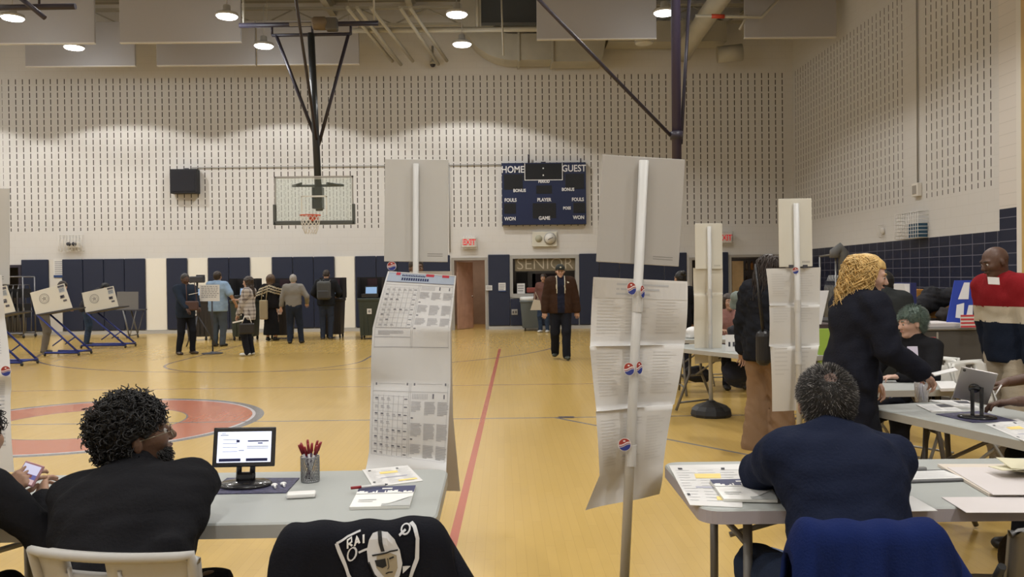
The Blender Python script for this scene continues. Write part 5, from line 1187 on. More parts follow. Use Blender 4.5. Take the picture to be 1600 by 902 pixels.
# near right stand
YA = 3.5; pb = at(974, 925, YA); top = at(1006, 251, YA)
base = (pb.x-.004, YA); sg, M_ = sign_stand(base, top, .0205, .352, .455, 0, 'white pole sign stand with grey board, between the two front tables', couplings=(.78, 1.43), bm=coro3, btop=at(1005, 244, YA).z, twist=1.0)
bal, S = ballot('ballot_sheet', YA+.045, [(927, 433, 1074, 440, .0), (922, 540, 1069, 537, .035), (921, 541, 1068, 539, .01), (931, 640, 1052, 631, .03), (930, 642, 1050, 634, .0), (936, 742, 1036, 722, .03), (914, 797, 1030, 772, .06)], 'creased ballot sheet seen from behind on the near right sign pole', wav=.018, seed=3)
b = MB(); r = random.Random(4); gp = mat('ghost_print', (.545, .53, .51), .8)
prnt(b, S, .02, .98, .006, .05, 0)
for i in range(3): prnt(b, S, .25, .8-.1*i, .012+.012*i, .017+.012*i, 1, .0018)
for (v0, v1) in ((.055, .15), (.35, .47), (.69, .82)):
    for k in range(int((v1-v0)/.008)):
        v = v0+k*.008
        for u0 in (.06, .36, .68): prnt(b, S, u0, u0+r.uniform(.15, .26), v, v+.0026, 0)
b.build('ghost_print', [gp, mat('ghost_print2', (.42, .42, .43), .8)], bal)
for (px_, py_, sxx, yw) in ((987, 451, .75, -22), (1004, 456, .45, 35), (983, 577, .85, -20), (999, 575, .62, 30), (976, 695, 1, 0)):
    q = at(px_, py_, YA-.028 if py_ < 690 else YA-.03); sticker(q-bal.location, .0275, bal, yw, -6, sx=sxx)
# near left stand with printed ballots
YB = 3.98; sgl, M_ = sign_stand((at(648, 900, YB).x, YB+.02), at(650, 256, YB), .014, .305, .492, 0, 'sign stand with grey board behind the left table, holding printed ballots', couplings=(.7,), btop=at(650, 248, YB).z, twist=.4)
pbm = mat('ballot_front', (.62, .62, .62), .75)
bf, S = ballot('ballot_sheet', YB-.10, [(607, 424, 713, 431, .03), (583, 512, 704, 514, -.03), (580, 598, 704, 600, .0), (577, 705, 698, 721, -.02), (571, 738, 698, 742, -.06)], 'printed sample ballot with blue title band facing the camera', wav=.012, seed=6, m=pbm, cols=30)
b = MB(); r = random.Random(11)
# 0 band blue, 1 dark ink, 2 grey ink, 3 red flag, 4 light grey
prnt(b, S, .02, .98, .006, .043, 0); prnt(b, S, .02, .98, .043, .046, 1, .0015); prnt(b, S, .02, .98, .004, .006, 1, .0015)
for u0, u1 in ((.13, .19), (.56, .68), (.80, .90)): prnt(b, S, u0, u1, .002, .014, 3, .002)
for k in range(14):
    u = .22+k*.024; prnt(b, S, u, u+.017, .010+.001*(k % 2), .018, 5, .002)
for k in range(12):
    u = .22+k*.033; prnt(b, S, u, u+.024, .024, .036, 5, .002)
def rule(u0, u1, v, w_=.0016, mi=1): prnt(b, S, u0, u1, v, v+w_, mi, .0014)
def vr(u, v0, v1, mi=2): prnt(b, S, u-.003, u+.003, v0, v1, mi, .0014)
def textblock(u0, u1, v0, v1, mi=2, dv=.0052):
    n = int((v1-v0)/dv)
    for i in range(n): prnt(b, S, u0, u0+(u1-u0)*(r.uniform(.8, 1) if i < n-1 else r.uniform(.3, .7)), v0+i*dv, v0+i*dv+dv*.52, mi, .0014)
for (pg0, pg1) in ((.055, .245), (.53, .76)):
    rule(.03, .97, pg0-.003 if pg0 > .3 else pg0, mi=4); rule(.03, .48, pg1+.003); 
    nrow = 8; h_ = (pg1-pg0-.01)/nrow
    for i in range(nrow):
        v = pg0+.014+i*h_; rule(.03, .48, v, .0009, 2)
        for k in range(r.randint(2, 5)): u = .06+.075*k; prnt(b, S, u, u+.035, v+h_*.25, v+h_*.42, 1 if r.random() < .35 else 2, .0014); prnt(b, S, u, u+.045, v+h_*.5, v+h_*.6, 2, .0014)
        prnt(b, S, .43, .47, v+h_*.3, v+h_*.42, 1, .0014)
    for k in range(6): vr(.10+.064*k, pg0+.012, pg1, 4)
    nb = 3; H_ = (pg1-pg0)/nb
    for k in range(10): prnt(b, S, .53+.02*k, .538+.02*k, pg0+.004, pg0+.022, 2, .0014)
    prnt(b, S, .78, .80, pg0+.004, pg0+.02, 1, .0014); prnt(b, S, .92, .935, pg0+.006, pg0+.02, 1, .0014)
    for i in range(nb):
        v = pg0+.030+i*(H_-.004)
        for u0 in (.52, .685, .85): textblock(u0, u0+.14, v, v+H_*.62-(.008 if u0 < .6 else 0)+.01*(i == 1))
        prnt(b, S, .52, .55, v+H_*.7, v+H_*.76, 1, .0014)
rule(.03, .97, .335, .0014); textblock(.07, .40, .262, .285); rule(.03, .48, .290)
for u in (.03, .485, .505, .97): vr(u, .05, .34, 4); vr(u, .50, .775, 4)
for u in (.06, .45, .54, .93): prnt(b, S, u, u+.018, .498, .507, 1, .0016)
rule(.09, .43, .501, .0012, 2); rule(.58, .9, .501, .0012, 2); rule(.03, .97, .775)
b.build('print', [mat('band_blue', (.36, .42, .52), .7), mat('ink_soft', (.17, .17, .20), .8), mat('ink_grey', (.42, .42, .44), .8), mat('flag_red', (.42, .03, .05), .6), mat('ink_pale', (.47, .47, .48), .8), mat('title_navy', (.02, .03, .10), .7)], bf)
bf2, S2 = ballot('ballot_sheet', YB+.06, [(640, 424, 706, 424, .0), (640, 545, 706, 548, .02), (650, 640, 708, 650, .0), (650, 765, 719, 768, .05)], 'tan back ballot sheet peeking out behind the printed one', wav=.006, seed=8, m=mat('ballot_tan', (.47, .42, .36), .8), cols=12)
b = MB(); q = at(612, 416, YB-.01); 
sticker(q-sgl.location, .022, sgl, 0, 0)
# third stand, behind the navy man
YC = 6.3; pb = at(1246, 880, YC); sc3, M_ = sign_stand((at(1250, 700, YC).x, YC), at(1244, 318, YC), .0215, .255, .52, 0, 'sign stand with cream board left of the blonde woman', bm=coro2, couplings=(.9, 1.3), btop=at(1244, 310, YC).z)
b3, S = ballot('ballot_sheet', YC+.05, [(1196, 420, 1281, 418, 0), (1201, 477, 1280, 476, .03), (1201, 478, 1280, 477, .0), (1201, 541, 1280, 540, .02), (1203, 542, 1279, 541, 0), (1206, 643, 1262, 641, .05)], 'white folded ballot sheet hanging on the sign pole by the blonde woman', wav=.010, seed=5, m=mat('ballot_pale', (.60, .585, .56), .75), cols=20)
b = MB(); r = random.Random(14)
for v0, v1 in ((.03, .17), (.36, .5), (.7, .9)):
    for k in range(int((v1-v0)/.013)):
        for u0 in (.08, .55): prnt(b, S, u0, u0+r.uniform(.2, .34), v0+k*.013, v0+k*.013+.004, 0)
b.build('ghost_print', mat('ghost_print3', (.54, .525, .505), .8), b3)
sticker(at(1243, 423, YC-.03)-b3.location, .026, b3, 0, 0)
for px_ in (1236, 1258):
    q = at(px_, 415, YC+.02); e = empty('binder_clip', (q.x, q.y, q.z-.02), 0, 'black binder clip at the top of the cream sign board', 'clip', 'binder clips on the cream board'); MB().prism([(-.016, -.008), (.016, -.008), (.016, .008), (-.016, .008)], 0, .025).build('jaw', ink, e)
# farthest stand
YD = 9.1; sd, M_ = sign_stand((at(1111, 640, YD).x, YD), at(1108, 354, YD), .022, .30, .50, 0, 'farthest sign stand with cream board and black round base', bm=coro2, couplings=(.95, 1.35), btop=at(1108, 349, YD).z)
b4, S = ballot('ballot_sheet', YD+.05, [(1083, 419, 1129, 419, 0), (1084, 460, 1129, 459, .03), (1084, 461, 1129, 460, 0), (1084, 503, 1129, 502, .03), (1086, 569, 1127, 565, .04)], 'cream ballot sheet hanging on the farthest sign stand', wav=.008, seed=7, m=mat('ballot_cream', (.60, .56, .47), .75), cols=14)
b = MB(); 
for k in range(14): prnt(b, S, .1, .42, .03+k*.013, .034+k*.013, 0); prnt(b, S, .55, .9, .34+k*.013, .344+k*.013, 0)
b.build('ghost_print', mat('ghost_print4', (.54, .505, .42), .8), b4)
# far-left sheet entering the frame
YL_ = 3.9; sl_, M_ = sign_stand((at(-42, 800, YL_).x, YL_), at(-40, 300, YL_), .014, .3, .45, 0, 'sign stand cut off by the left edge of the photo', couplings=(.7,))
b5, S = ballot('ballot_sheet', YL_-.06, [(-95, 432, 3, 430, 0), (-98, 500, 9, 500, .03), (-100, 580, 17, 588, -.02), (-98, 620, 16, 618, .0), (-100, 745, 22, 738, -.03)], 'ballot sheet cut off at the left edge of the photo', wav=.008, seed=12, m=mat('ballot_front', (.62, .62, .62), .75), cols=20)
b = MB()
for k in range(30):
    for u0 in (.1, .4, .7): prnt(b, S, u0, u0+.2, .05+k*.012, .054+k*.012, 0); prnt(b, S, u0, u0+.22, .56+k*.012, .5645+k*.012, 0)
b.build('print', MATS['ink_grey'], b5); sticker(at(9, 580, YL_-.12)-b5.location, .024, b5, 0, 0)
# ------------------------------------------------------------------ voting booths
boothw = mat('booth_white', (.66, .65, .60), .5); bluel = mat('booth_blue', (.02, .035, .20), .4, .2); cast = mat('caster_black', (.02, .02, .02), .5)
def booth(Y, TL, TR, BR, BL, base0, base1, label, flip=1, grey=False, name='voting_booth'):
    tl, tr, br, bl = (at(x, y, Y-.25) for x, y in (TL, TR, BR, BL)); g0 = at(base0[0], base0[1], Y-.25); g1 = at(base1[0], base1[1], Y-.25)
    o = Vector(((g0.x+g1.x)/2, Y, 0)); e = empty(name, o, 0, label, 'voting booth'); L_ = lambda p, dy=0: Vector((p.x-o.x, p.y-o.y+dy, p.z))
    pm = boothw if not grey else mat('booth_grey', (.16, .16, .165), .5)
    b = MB(); q = [L_(tl), L_(tr), L_(br), L_(bl)]; far = [v+Vector((0, .5, 0)) for v in q]; th = Vector((0, .012, 0))
    for A in (q,): b.add([v for v in A]+[v+th for v in A], [(3, 2, 1, 0), (4, 5, 6, 7), (0, 1, 5, 4), (1, 2, 6, 5), (2, 3, 7, 6), (3, 0, 4, 7)])
    t2 = Vector((.012, 0, 0)); b.add([q[0]+t2, q[3]+t2, far[3]+t2, far[0]+t2, q[0], q[3], far[3], far[0]], [(0, 1, 2, 3), (7, 6, 5, 4), (0, 4, 5, 1), (1, 5, 6, 2), (2, 6, 7, 3), (3, 7, 4, 0)])
    b.build('privacy_screen', pm, e)
    b = MB(); b.add([q[3]+Vector((-.02, -.02, 0)), q[2]+Vector((.02, -.02, 0)), far[2]+Vector((.02, .03, 0)), far[3]+Vector((-.02, .03, 0))]+[v+Vector((0, 0, -.03)) for v in (q[3]+Vector((-.02, -.02, 0)), q[2]+Vector((.02, -.02, 0)), far[2]+Vector((.02, .03, 0)), far[3]+Vector((-.02, .03, 0)))], [(0, 1, 2, 3), (7, 6, 5, 4), (0, 4, 5, 1), (1, 5, 6, 2), (2, 6, 7, 3), (3, 7, 4, 0)]); b.build('writing_desk', ink, e)
    U = q[1]-q[0]; V = q[3]-q[0]; W_ = U.length
    def pt(u, v, off=.004): return q[0]+U*u+V*v+Vector((0, -off, 0))
    if not grey:
        b = MB(); cu, cv, R_ = .36, .42, .105*W_/.75
        def ringp(r0, r1, mi, n=28):
            c = pt(cu, cv); ux = U.normalized(); vz = -V.normalized()
            vs = [c+(ux*math.cos(2*PI*i/n)+vz*math.sin(2*PI*i/n))*rr for rr in (r0, r1) for i in range(n)]; b.add(vs, [(i, (i+1) % n, n+(i+1) % n, n+i) for i in range(n)], mi)
        ringp(R_*.92, R_, 0); ringp(R_*.68, R_*.72, 0); 
        c = pt(cu, cv); ux = U.normalized(); vz = -V.normalized()
        for k in range(5):
            a = 2*PI*k/5+PI/2; vs = [c+(ux*math.cos(t)+vz*math.sin(t))*rr*R_ for t, rr in ((a-.45, .2), (a, .55), (a+.45, .2), (a, .05))]; b.add(vs, [(0, 1, 2, 3)], 0)
        b.build('seal_print', [mat('seal_grey', (.16, .16, .17), .7)], e)
        b = MB(); rr_ = lambda u0, u1, v0, v1, mi: b.quad(pt(u0, v1, .005), pt(u1, v1, .005), pt(u1, v0, .005), pt(u0, v0, .005), mi)
        rr_(.80, .98, .04, .13, 0); rr_(.81, .97, .16, .36, 1)
        for k in range(4): rr_(.82, .95, .18+.04*k, .195+.04*k, 0)
        rr_(.80, .92, .48, .62, 0); rr_(.86, .96, .70, .78, 0); rr_(.83, .88, .52, .58, 1)
        b.build('label_sticker', [mat('label_dark', (.10, .10, .13), .7), mat('label_blue', (.42, .47, .55), .7)], e)
    g0l, g1l = L_(g0), L_(g1); lm = bluel if not grey else mat('booth_leg_grey', (.15, .15, .15), .4)
    for dy, k in ((0, 0), (.48, 1)):
        sft = Vector((.03*k, dy, 0)); g1k = Vector((g1l.x, g1l.y, .07))+sft; g0k = Vector((g0l.x, g0l.y, .07))+sft; tp_ = q[3]+U*(.05 if not grey else .3)+Vector((0, dy, -.01))
        MB().tube([tp_, g1k], .022, 8, sq=(1, 1)).build('leg', lm, e)
        if grey: MB().tube([q[2]+Vector((-.05, dy, -.01)), Vector((g1l.x, g1l.y+dy, .03))], .012, 8).build('leg', lm, e)
        if not grey: MB().tube([g0k, g1k], .024, 8).build('foot_bar', lm, e); MB().tube([tp_+(g1k-tp_)*.62, tp_+(g1k-tp_)*.62+Vector((-.22, 0, -.16))], .014, 6).build('strut', lm, e)
        for gk in (g0k, g1k):
            MB().lathe([(.034, -.012), (.034, .012)], (gk.x, gk.y, .035), 14, axis='X').build('caster', cast, e)
    MB().tube([Vector((g1l.x, g1l.y, .09)), Vector((g1l.x+.03, g1l.y+.48, .09))], .018, 8).build('rear_bar', lm, e)
    return e
booth(18.0, (46, 458), (100, 443), (113, 481), (55, 492), (70, 548), (123, 548), 'white voting booth on blue wheeled legs, nearest full one at left')
booth(20.0, (127, 458), (177, 447), (185, 479), (133, 489), (127, 540), (196, 541), 'white voting booth on blue wheeled legs nearer the back wall')
booth(15.9, (-50, 458), (10, 446), (24, 487), (-40, 500), (-35, 566), (34, 566), 'white voting booth cut off by the left edge of the photo')
booth(23.2, (182, 456), (216, 456), (216, 484), (182, 484), (184, 522), (202, 522), 'grey unused voting booth against the navy pads', grey=True)
# ------------------------------------------------------------------ ballot scanners
def scanner(px, Y, label, rz=0, green=False, group=None, w=.58, hood=True):
    x = at(px, 500, Y).x; e = empty('ballot_scanner', (x, Y, 0), rz, label, 'ballot scanner', group); bm = mat('bin_green', (.035, .045, .035), .5) if green else mat('bin_black', (.028, .024, .024), .5)
    b = MB(); z0, z1 = .10, 1.0; a0, a1 = .43*w, .5*w
    vs = [(s*a, t*a*.95, z) for z, a in ((z0, a0), (z1, a1)) for s, t in ((-1, -1), (1, -1), (1, 1), (-1, 1))]
    b.add(vs, [(3, 2, 1, 0), (4, 5, 6, 7), (0, 1, 5, 4), (1, 2, 6, 5), (2, 3, 7, 6), (3, 0, 4, 7)]); [b.bb(x_-.012, x_+.012, -a0*.98-.03, -a0*.95, .14, .9) for x_ in (-.17, -.06, .06, .17)]; b.build('bin', bm, e)
    b = MB(); b.box((0, 0, 1.03), (w*1.08, w*1.0, .08), bev=.02); b.build('lid', bm, e)
    b = MB(); b.box((0, .02, 1.13), (w*.8, w*.7, .12), bev=.02); b.box((0, .12, 1.26), (w*.62, .06, .26), rx=R(-18), bev=.01); b.build('scanner_unit', blkpl, e)
    b = MB(); b.box((0, .075, 1.265), (w*.5, .012, .19), rx=R(-18)); b.build('screen', mat('scanner_screen', (.22, .35, .55), .2, emit=.6), e)
    hd = mat('hood_black', (.011, .010, .012), .7); b = MB()
    if hood:
        b.bb(-w*.56, -w*.54, -.22, .3, 1.07, 1.62); b.bb(w*.54, w*.56, -.22, .3, 1.07, 1.62); b.bb(-w*.56, w*.56, .3, .315, 1.07, 1.62); b.build('privacy_hood', hd, e)
        MB().bb(-.13, .13, .285, .298, 1.38, 1.58).build('hood_notice', mat('notice_maroon', (.035, .015, .022), .7), e)
    b = MB(); b.quad((-.06, -w*.50, .66), (.06, -w*.50, .66), (.06, -w*.50, .80), (-.06, -w*.50, .80)); b.build('seal_label', white, e)
    b = MB(); b.add([(.035*math.cos(t*PI/8), -w*.503, .73+.035*math.sin(t*PI/8)) for t in range(16)], [tuple(range(16))]); b.build('seal_print', inkg, e)
    for s in (-1, 1):
        for t in (-1, 1): MB().lathe([(.05, -.018), (.05, .018)], (s*w*.38, t*w*.36, .05), 14, axis='X').build('wheel', cast, e)
    return e
scanner(580, 21.9, 'ballot scanner with lit screen, just left of the printed ballots', green=True)
scanner(384, 22.0, 'green-black ballot scanner behind the woman in the plaid shirt', green=True, w=.62)
scanner(441, 22.4, 'black ballot scanner between the striped shawl and the grey shirt')
scanner(521, 22.5, 'black ballot scanner beside the man with the backpack', w=.55)
scanner(313, 22.2, 'dark ballot scanner bin between the usher and the blue shirt', hood=False)
# tripod light stand thing near the blue-shirt man : camera on tripod
p = at(308, 437, 19.6); e = empty('camera_rig', (p.x, 19.6, 0), 0, 'black video camera on a pole behind the white direction sign', 'camera')
MB().box((.0, 0, p.z), (.32, .22, .15), bev=.03).build('camera_body', ink, e); MB().lathe([(.07, -.12), (.07, .1)], (-.2, 0, p.z), 14, axis='X').build('lens', ink, e); MB().box((.08, 0, p.z+.08), (.18, .10, .06), bev=.012).build('handle', ink, e)
MB().tube([(0, 0, p.z), (0, 0, .6)], .025, 8).build('pole', ink, e)
for k in range(3): MB().tube([(0, 0, .75), (.42*math.cos(k*2.09+.5), .42*math.sin(k*2.09+.5), .015)], .016, 8).build('leg', ink, e)
# direction sign on a stand
Y = 17.9; a = at(312, 471, Y); c = at(343, 445, Y); e = empty('direction_sign', ((a.x+c.x)/2+.04, Y, 0), 0, 'white printed sign on a thin black stand in mid gym', 'sign')
W_ = (c.x-a.x)/2; MB().bb(-W_-.04, W_-.04, -.01, 0, a.z, c.z).build('sheet', white, e); b = MB(); r = random.Random(9)
for k in range(7):
    z = c.z-.045-.038*k; u = -W_
    while u < W_-.1: l_ = r.uniform(.03, .07); b.quad((u, -.012, z), (u+l_, -.012, z), (u+l_, -.012, z+.018), (u, -.012, z+.018)); u += l_+.015
b.build('print', inkg, e); MB().tube([(0, .025, c.z-.05), (0, .025, .03)], .018, 10).build('pole', ink, e); MB().lathe([(.22, 0), (.22, .015), (.05, .03), (.03, .05)], n=20).build('base', ink, e)
# ------------------------------------------------------------------ back wall details
p = at(831, 514, 24.5); e = empty('trash_bin', (p.x, 24.55, 0), 0, 'large grey wheeled trash bin with a white bag under the service window', 'trash bin')
tg = mat('bin_grey', (.105, .12, .12), .5); b = MB(); vs = [(s*a, t*a, z) for z, a in ((.09, .27), (.86, .33)) for s, t in ((-1, -1), (1, -1), (1, 1), (-1, 1))]
b.add(vs, [(3, 2, 1, 0), (0, 1, 5, 4), (1, 2, 6, 5), (2, 3, 7, 6), (3, 0, 4, 7), (4, 5, 6, 7)]); b.build('body', tg, e); b = MB(); b.box((0, 0, .86), (.70, .70, .05), bev=.02); b.build('rim', tg, e)
b = MB(); b.lathe([(.30, .86), (.345, .90), (.35, .97), (.31, 1.0), (.28, .97), (.1, .94)], n=18, smooth=True); b.build('bag', mat('bag_white', (.62, .62, .60), .5, bump=.6, bscale=20), e)
for s in (-1, 1): MB().lathe([(.05, -.02), (.05, .02)], (s*.2, -.2, .05), 12, axis='X').build('wheel', cast, e)
# service window: kraft banner with SENIOR letters, counter things
p0 = at(805, 424, YW+.05); p1 = at(900, 402, YW+.05); e = empty('banner', ((p0.x+p1.x)/2, YW+.06, p0.z), 0, 'brown paper banner lettered SENIOR across the service window', 'banner'); W_ = (p1.x-p0.x)/2; H_ = p1.z-p0.z
MB().bb(-W_, W_, 0, .01, 0, H_).build('paper', mat('kraft_paper', (.165, .135, .085), .8, var=.15, vscale=3), e)
text('lettering', 'SENIOR', .50, (0-.02, -.006, H_*.50), FACE, mat('letter_tan', (.42, .36, .27), .8), e, sx=1.02, bold=-.006)
MB().bb(V0+.05, V1-.05, YW-.06, YW+.28, VZ0+.05, VZ0+.09).build('counter', mat('counter_grey', (.3, .28, .26), .5), label='grey counter shelf in the service window', cat='counter')
notice(808, 820, 443, 459, 'white paper standing in the service window', YW+.1, 3)
for px_, w_, h_, col, nm in ((812, .35, .75, (.03, .03, .035), 'dark stove hood seen inside the service window'), (828, .25, .8, (.16, .16, .16), 'grey kitchen unit seen inside the service window'), (850, .8, .7, (.03, .02, .03), 'black cabinet seen inside the service window')):
    MB().bb(wx(px_)-w_/2+.1, wx(px_)+w_/2+.1, YW+1.4, YW+1.9, 0, VZ0+h_).build('kitchen_unit', mat('ku_%d' % px_, col, .5), label=nm, cat='kitchen unit')
MB().box((wx(836), YW+.15, VZ0+.19), (.5, .15, .16), bev=.03).build('food_tray', mat('tray_red', (.22, .05, .035), .6), label='dark red tray on the service window counter', cat='tray')
# storage shelves behind the right doorway
e = empty('storage_shelf', (wx(1180)+.15, YW+1.6, 0), 0, 'storage shelf with small orange and white goods seen through the right doorway', 'shelf'); b = MB(); [b.bb(-.9, .9, -.2, .2, z, z+.03) for z in (.3, .8, 1.25, 1.7, 2.1)]; [b.bb(s*.9-.02, s*.9+.02, -.2, .2, 0, 2.2) for s in (-1, 1)]; b.build('frame', mat('shelf_brown', (.06, .045, .035), .7), e)
r = random.Random(6)
for z in (.83, 1.28, 1.73):
    for k in range(10):
        h_ = r.uniform(.12, .32); MB().lathe([(.045, 0), (.05, .02), (.05, h_*.7), (.02, h_*.85), (.02, h_)], n=10).build('bottle', mat(('btl_orange', 'btl_white', 'btl_brown')[k % 3], ((.35, .14, .03), (.5, .48, .45), (.12, .08, .05))[k % 3], .4), loc=(wx(1180)+.15-.8+.175*k, YW+1.55, z), label='small orange, white or brown bottle on the storage shelf behind the right doorway', cat='bottle', group='bottles on the storage shelf')
# chair cart at the far left doorway
def chair_cart(loc, rz, W, n, label, seatc, framec, H=1.75, grp=''):
    e = empty('chair_cart', loc, rz, label, 'cart'); b = MB(); [b.tube([(s*W/2, t*.3, .12), (s*W/2, t*.3, H)], .02, 8) for s in (-1, 1) for t in (-1, 1)]; b.build('upright', framec, e)
    b = MB(); b.tube([(-W/2, .3, H), (W/2, .3, H)], .02, 8); b.tube([(-W/2, -.3, H), (W/2, -.3, H)], .02, 8); b.tube([(-W/2, -.3, .13), (W/2, -.3, .13)], .025, 8); b.tube([(-W/2, .3, .13), (W/2, .3, .13)], .025, 8); b.build('rail', framec, e)
    [MB().lathe([(.05, -.015), (.05, .015)], (s*W/2, t*.3, .05), 12, axis='X').build('caster', cast, e) for s in (-1, 1) for t in (-1, 1)]
    M = Matrix.Translation(loc) @ Matrix.Rotation(rz, 4, 'Z'); first = None
    for i in range(n):
        x = -W/2+.06+(W-.12)*i/(n-1); p = M @ Vector((x, 0, .16))
        if first is None:
            c = empty('folded_chair', p, rz, 'dark folded chair hanging on the '+grp, 'chair', 'folded chairs on the '+grp); b = MB(); b.tube([(0, -.21, .02), (0, -.21, 1.1), (0, -.12, 1.36), (0, .12, 1.36), (0, .21, 1.1), (0, .21, .02)], .013, 8); b.build('frame', framec, c)
            MB().box((0, 0, 1.12), (.025, .40, .26), bev=.01).build('backrest', seatc, c); MB().box((.0, 0, .62), (.03, .38, .40), bev=.01).build('seat', seatc, c); MB().tube([(.02, -.19, .7), (.02, -.15, .0)], .012, 6).build('leg', framec, c); MB().tube([(.02, .19, .7), (.02, .15, .0)], .012, 6).build('leg', framec, c); first = c
        else: c = copy_tree(first); c.location = p; c.rotation_euler = (0, 0, rz)
    return e
cbk = mat('chair_black', (.018, .018, .02), .5); cfr = mat('frame_grey', (.16, .16, .17), .35, .6)
p = at(14, 520, 24.2); chair_cart((p.x-.1, 24.1, 0), 0, 1.5, 10, 'cart loaded with folded chairs at the far left', cbk, cfr, 1.75, 'cart at the far left')
p = at(1300, 500, 17.5); chair_cart((p.x+.15, 17.3, 0), R(78), 1.9, 11, 'tall cart of folded chairs in front of the tiled right wall', mat('chair_navy', (.02, .024, .045), .5), mat('frame_light', (.28, .28, .28), .35, .6), 1.95, 'cart by the tiled wall')
MB().tube([at(1304, 395, 16.4)+Vector((0, 0, -.1)), at(1304, 394, 16.4), at(1312, 387, 16.4), at(1318, 395, 16.4), at(1318, 430, 16.4)], .10, 12).build('grey_blanket', mat('blanket_grey', (.13, .13, .13), .9), label='rolled grey blanket thrown over the chair cart corner', cat='blanket')
# ------------------------------------------------------------------ right side clutter
cg = mat('counter_case', (.075, .07, .066), .5)
p = at(1480, 560, 9.5); e = empty('supply_case', (5.15, 9.6, 0), R(0), 'long dark grey road case standing by the tiled wall with papers on top', 'case')
MB().box((0, 0, .47), (1.75, .7, .86), bev=.015).build('body', cg, e); MB().box((0, 0, .915), (1.8, .75, .03), bev=.01).build('lid', mat('case_lid', (.22, .21, .20), .5), e)
b = MB(); b.bb(-.30, -.28, -.358, -.35, .08, .88); b.bb(.30, .32, -.358, -.35, .08, .88); b.build('edge_strip', trimg, e)
[MB().lathe([(.045, -.015), (.045, .015)], (s*.75, t*.25, .045), 12, axis='X').build('caster', cast, e) for s in (-1, 1) for t in (-1, 1)]
MB().box((4.8, 9.55, .955), (.7, .5, .045), bev=.004).build('paper_pile', pk, label='pile of white papers on the dark road case', cat='paper')
# blue and white folded signs
vb = mat('vote_blue', (.02, .05, .36), .5); vw = mat('vote_white', (.72, .72, .74), .5)
def curved_sign(px0, px1, py0, py1, Y, label, z0):
    p0 = at(px0, py1, Y); p1 = at(px1, py0, Y); W_ = (p1.x-p0.x)/2; H_ = p1.z-z0; e = empty('folded_sign', ((p0.x+p1.x)/2, Y, z0), 0, label, 'sign'); b = MB()
    sk = W_*.55; b.add([(-W_, 0, 0), (W_*.6, 0, 0), (W_, .12, H_), (-W_+sk*1.6, .12, H_), (-W_, .012, 0), (W_*.6, .012, 0), (W_, .132, H_), (-W_+sk*1.6, .132, H_)], [(0, 1, 2, 3), (7, 6, 5, 4), (0, 4, 5, 1), (1, 5, 6, 2), (2, 6, 7, 3), (3, 7, 4, 0)]); b.build('board', vb, e)
    def P_(u, v): return ((-W_+sk*1.6*v)*(1-u)+(W_*.6+W_*.4*v)*u, .12*v-.006, H_*v)
    b = MB(); b.add([P_(.30, .18), P_(.62, .16), P_(.60, .5), P_(.28, .46)], [(0, 1, 2, 3)]); b.add([P_(.30, .58), P_(.78, .58), P_(.80, .95), P_(.50, .95)], [(0, 1, 2, 3)]); b.add([P_(.7, .15), P_(.98, .15), P_(.98, .45), P_(.8, .45)], [(0, 1, 2, 3)]); b.build('letter_print', vw, e); return e
curved_sign(1478, 1530, 438, 512, 9.45, 'blue and white folded voting sign standing on the dark road case', .935)
# flag print panels
def flag(px0, px1, py0, py1, Y, label, n=7):
    p0 = at(px0, py1, Y); p1 = at(px1, py0, Y); e = empty('flag_card', ((p0.x+p1.x)/2, Y, p0.z), 0, label, 'flag'); W_ = (p1.x-p0.x)/2; H_ = p1.z-p0.z
    MB().bb(-W_, W_, 0, .008, 0, H_).build('card', white, e); b = MB()
    for i in range(0, n, 2): b.bb(-W_, W_, -.003, 0, H_*i/n, H_*(i+1)/n)
    b.build('stripe', mat('flag_red2', (.52, .05, .06), .6), e); return e
flag(1501, 1527, 492, 512, 9.15, 'small striped flag card on the front edge of the road case'); flag(1443, 1462, 527, 543, 9.05, 'striped flag card low on the road case behind the green hair')
# coats and orange boxes heap
orange = mat('orange_box', (.38, .17, .035), .6); coat = mat('black_coat', (.012, .012, .016), .9, bump=.4, bscale=30); coatn = mat('navy_coat', (.018, .022, .045), .9, bump=.4, bscale=30); grayc = mat('grey_coat', (.13, .13, .13), .9, bump=.4, bscale=30)
def blob(name, Y, pts, m, label, cat, seed=1, h=.022):
    """soft heap: pts are (px, py, radius m)"""
    P0 = [at(a, b_, Y) for a, b_, r_ in pts]; c = sum(P0, Vector())/len(P0); pr = [Prim(np.array(p-c)+np.array([0, .05*((i*7) % 3-1), 0]), ra=r_[2], k=.08) for i, (p, r_) in enumerate(zip(P0, pts))]
    v, q = mesh_field(pr, h, None, (.012, 26, seed)); o = np_obj(name, [(v, q, 0)], m, None); o.location = c; return tag(o, label, cat)
YB_ = 11.3
for (a, c_, l) in (((1430, 452, 1447, 478), 0, 'orange box at the left of the coat heap'), ((1483, 456, 1496, 482), 0, 'orange box at the right of the coat heap'), ((1448, 480, 1464, 502), 0, 'orange box below the coat heap')):
    p0 = at(a[0], a[3], YB_); p1 = at(a[2], a[1], YB_); MB().box(((p0.x+p1.x)/2, YB_+.1, (p0.z+p1.z)/2), (p1.x-p0.x, .25, p1.z-p0.z), bev=.012).build('cardboard_box', orange, label=l, cat='box')
blob('coat', YB_-.1, [(1440, 475, .12), (1455, 462, .13), (1468, 470, .13), (1482, 462, .11), (1450, 478, .1)], coat, 'black coat heaped among orange boxes by the tiled wall', 'coat', 3)
blob('coat', YB_-.3, [(1472, 492, .10), (1490, 490, .11), (1482, 500, .09)], mat('brown_black_coat', (.03, .025, .025), .9), 'dark brown coat lying on the road case', 'coat', 4)
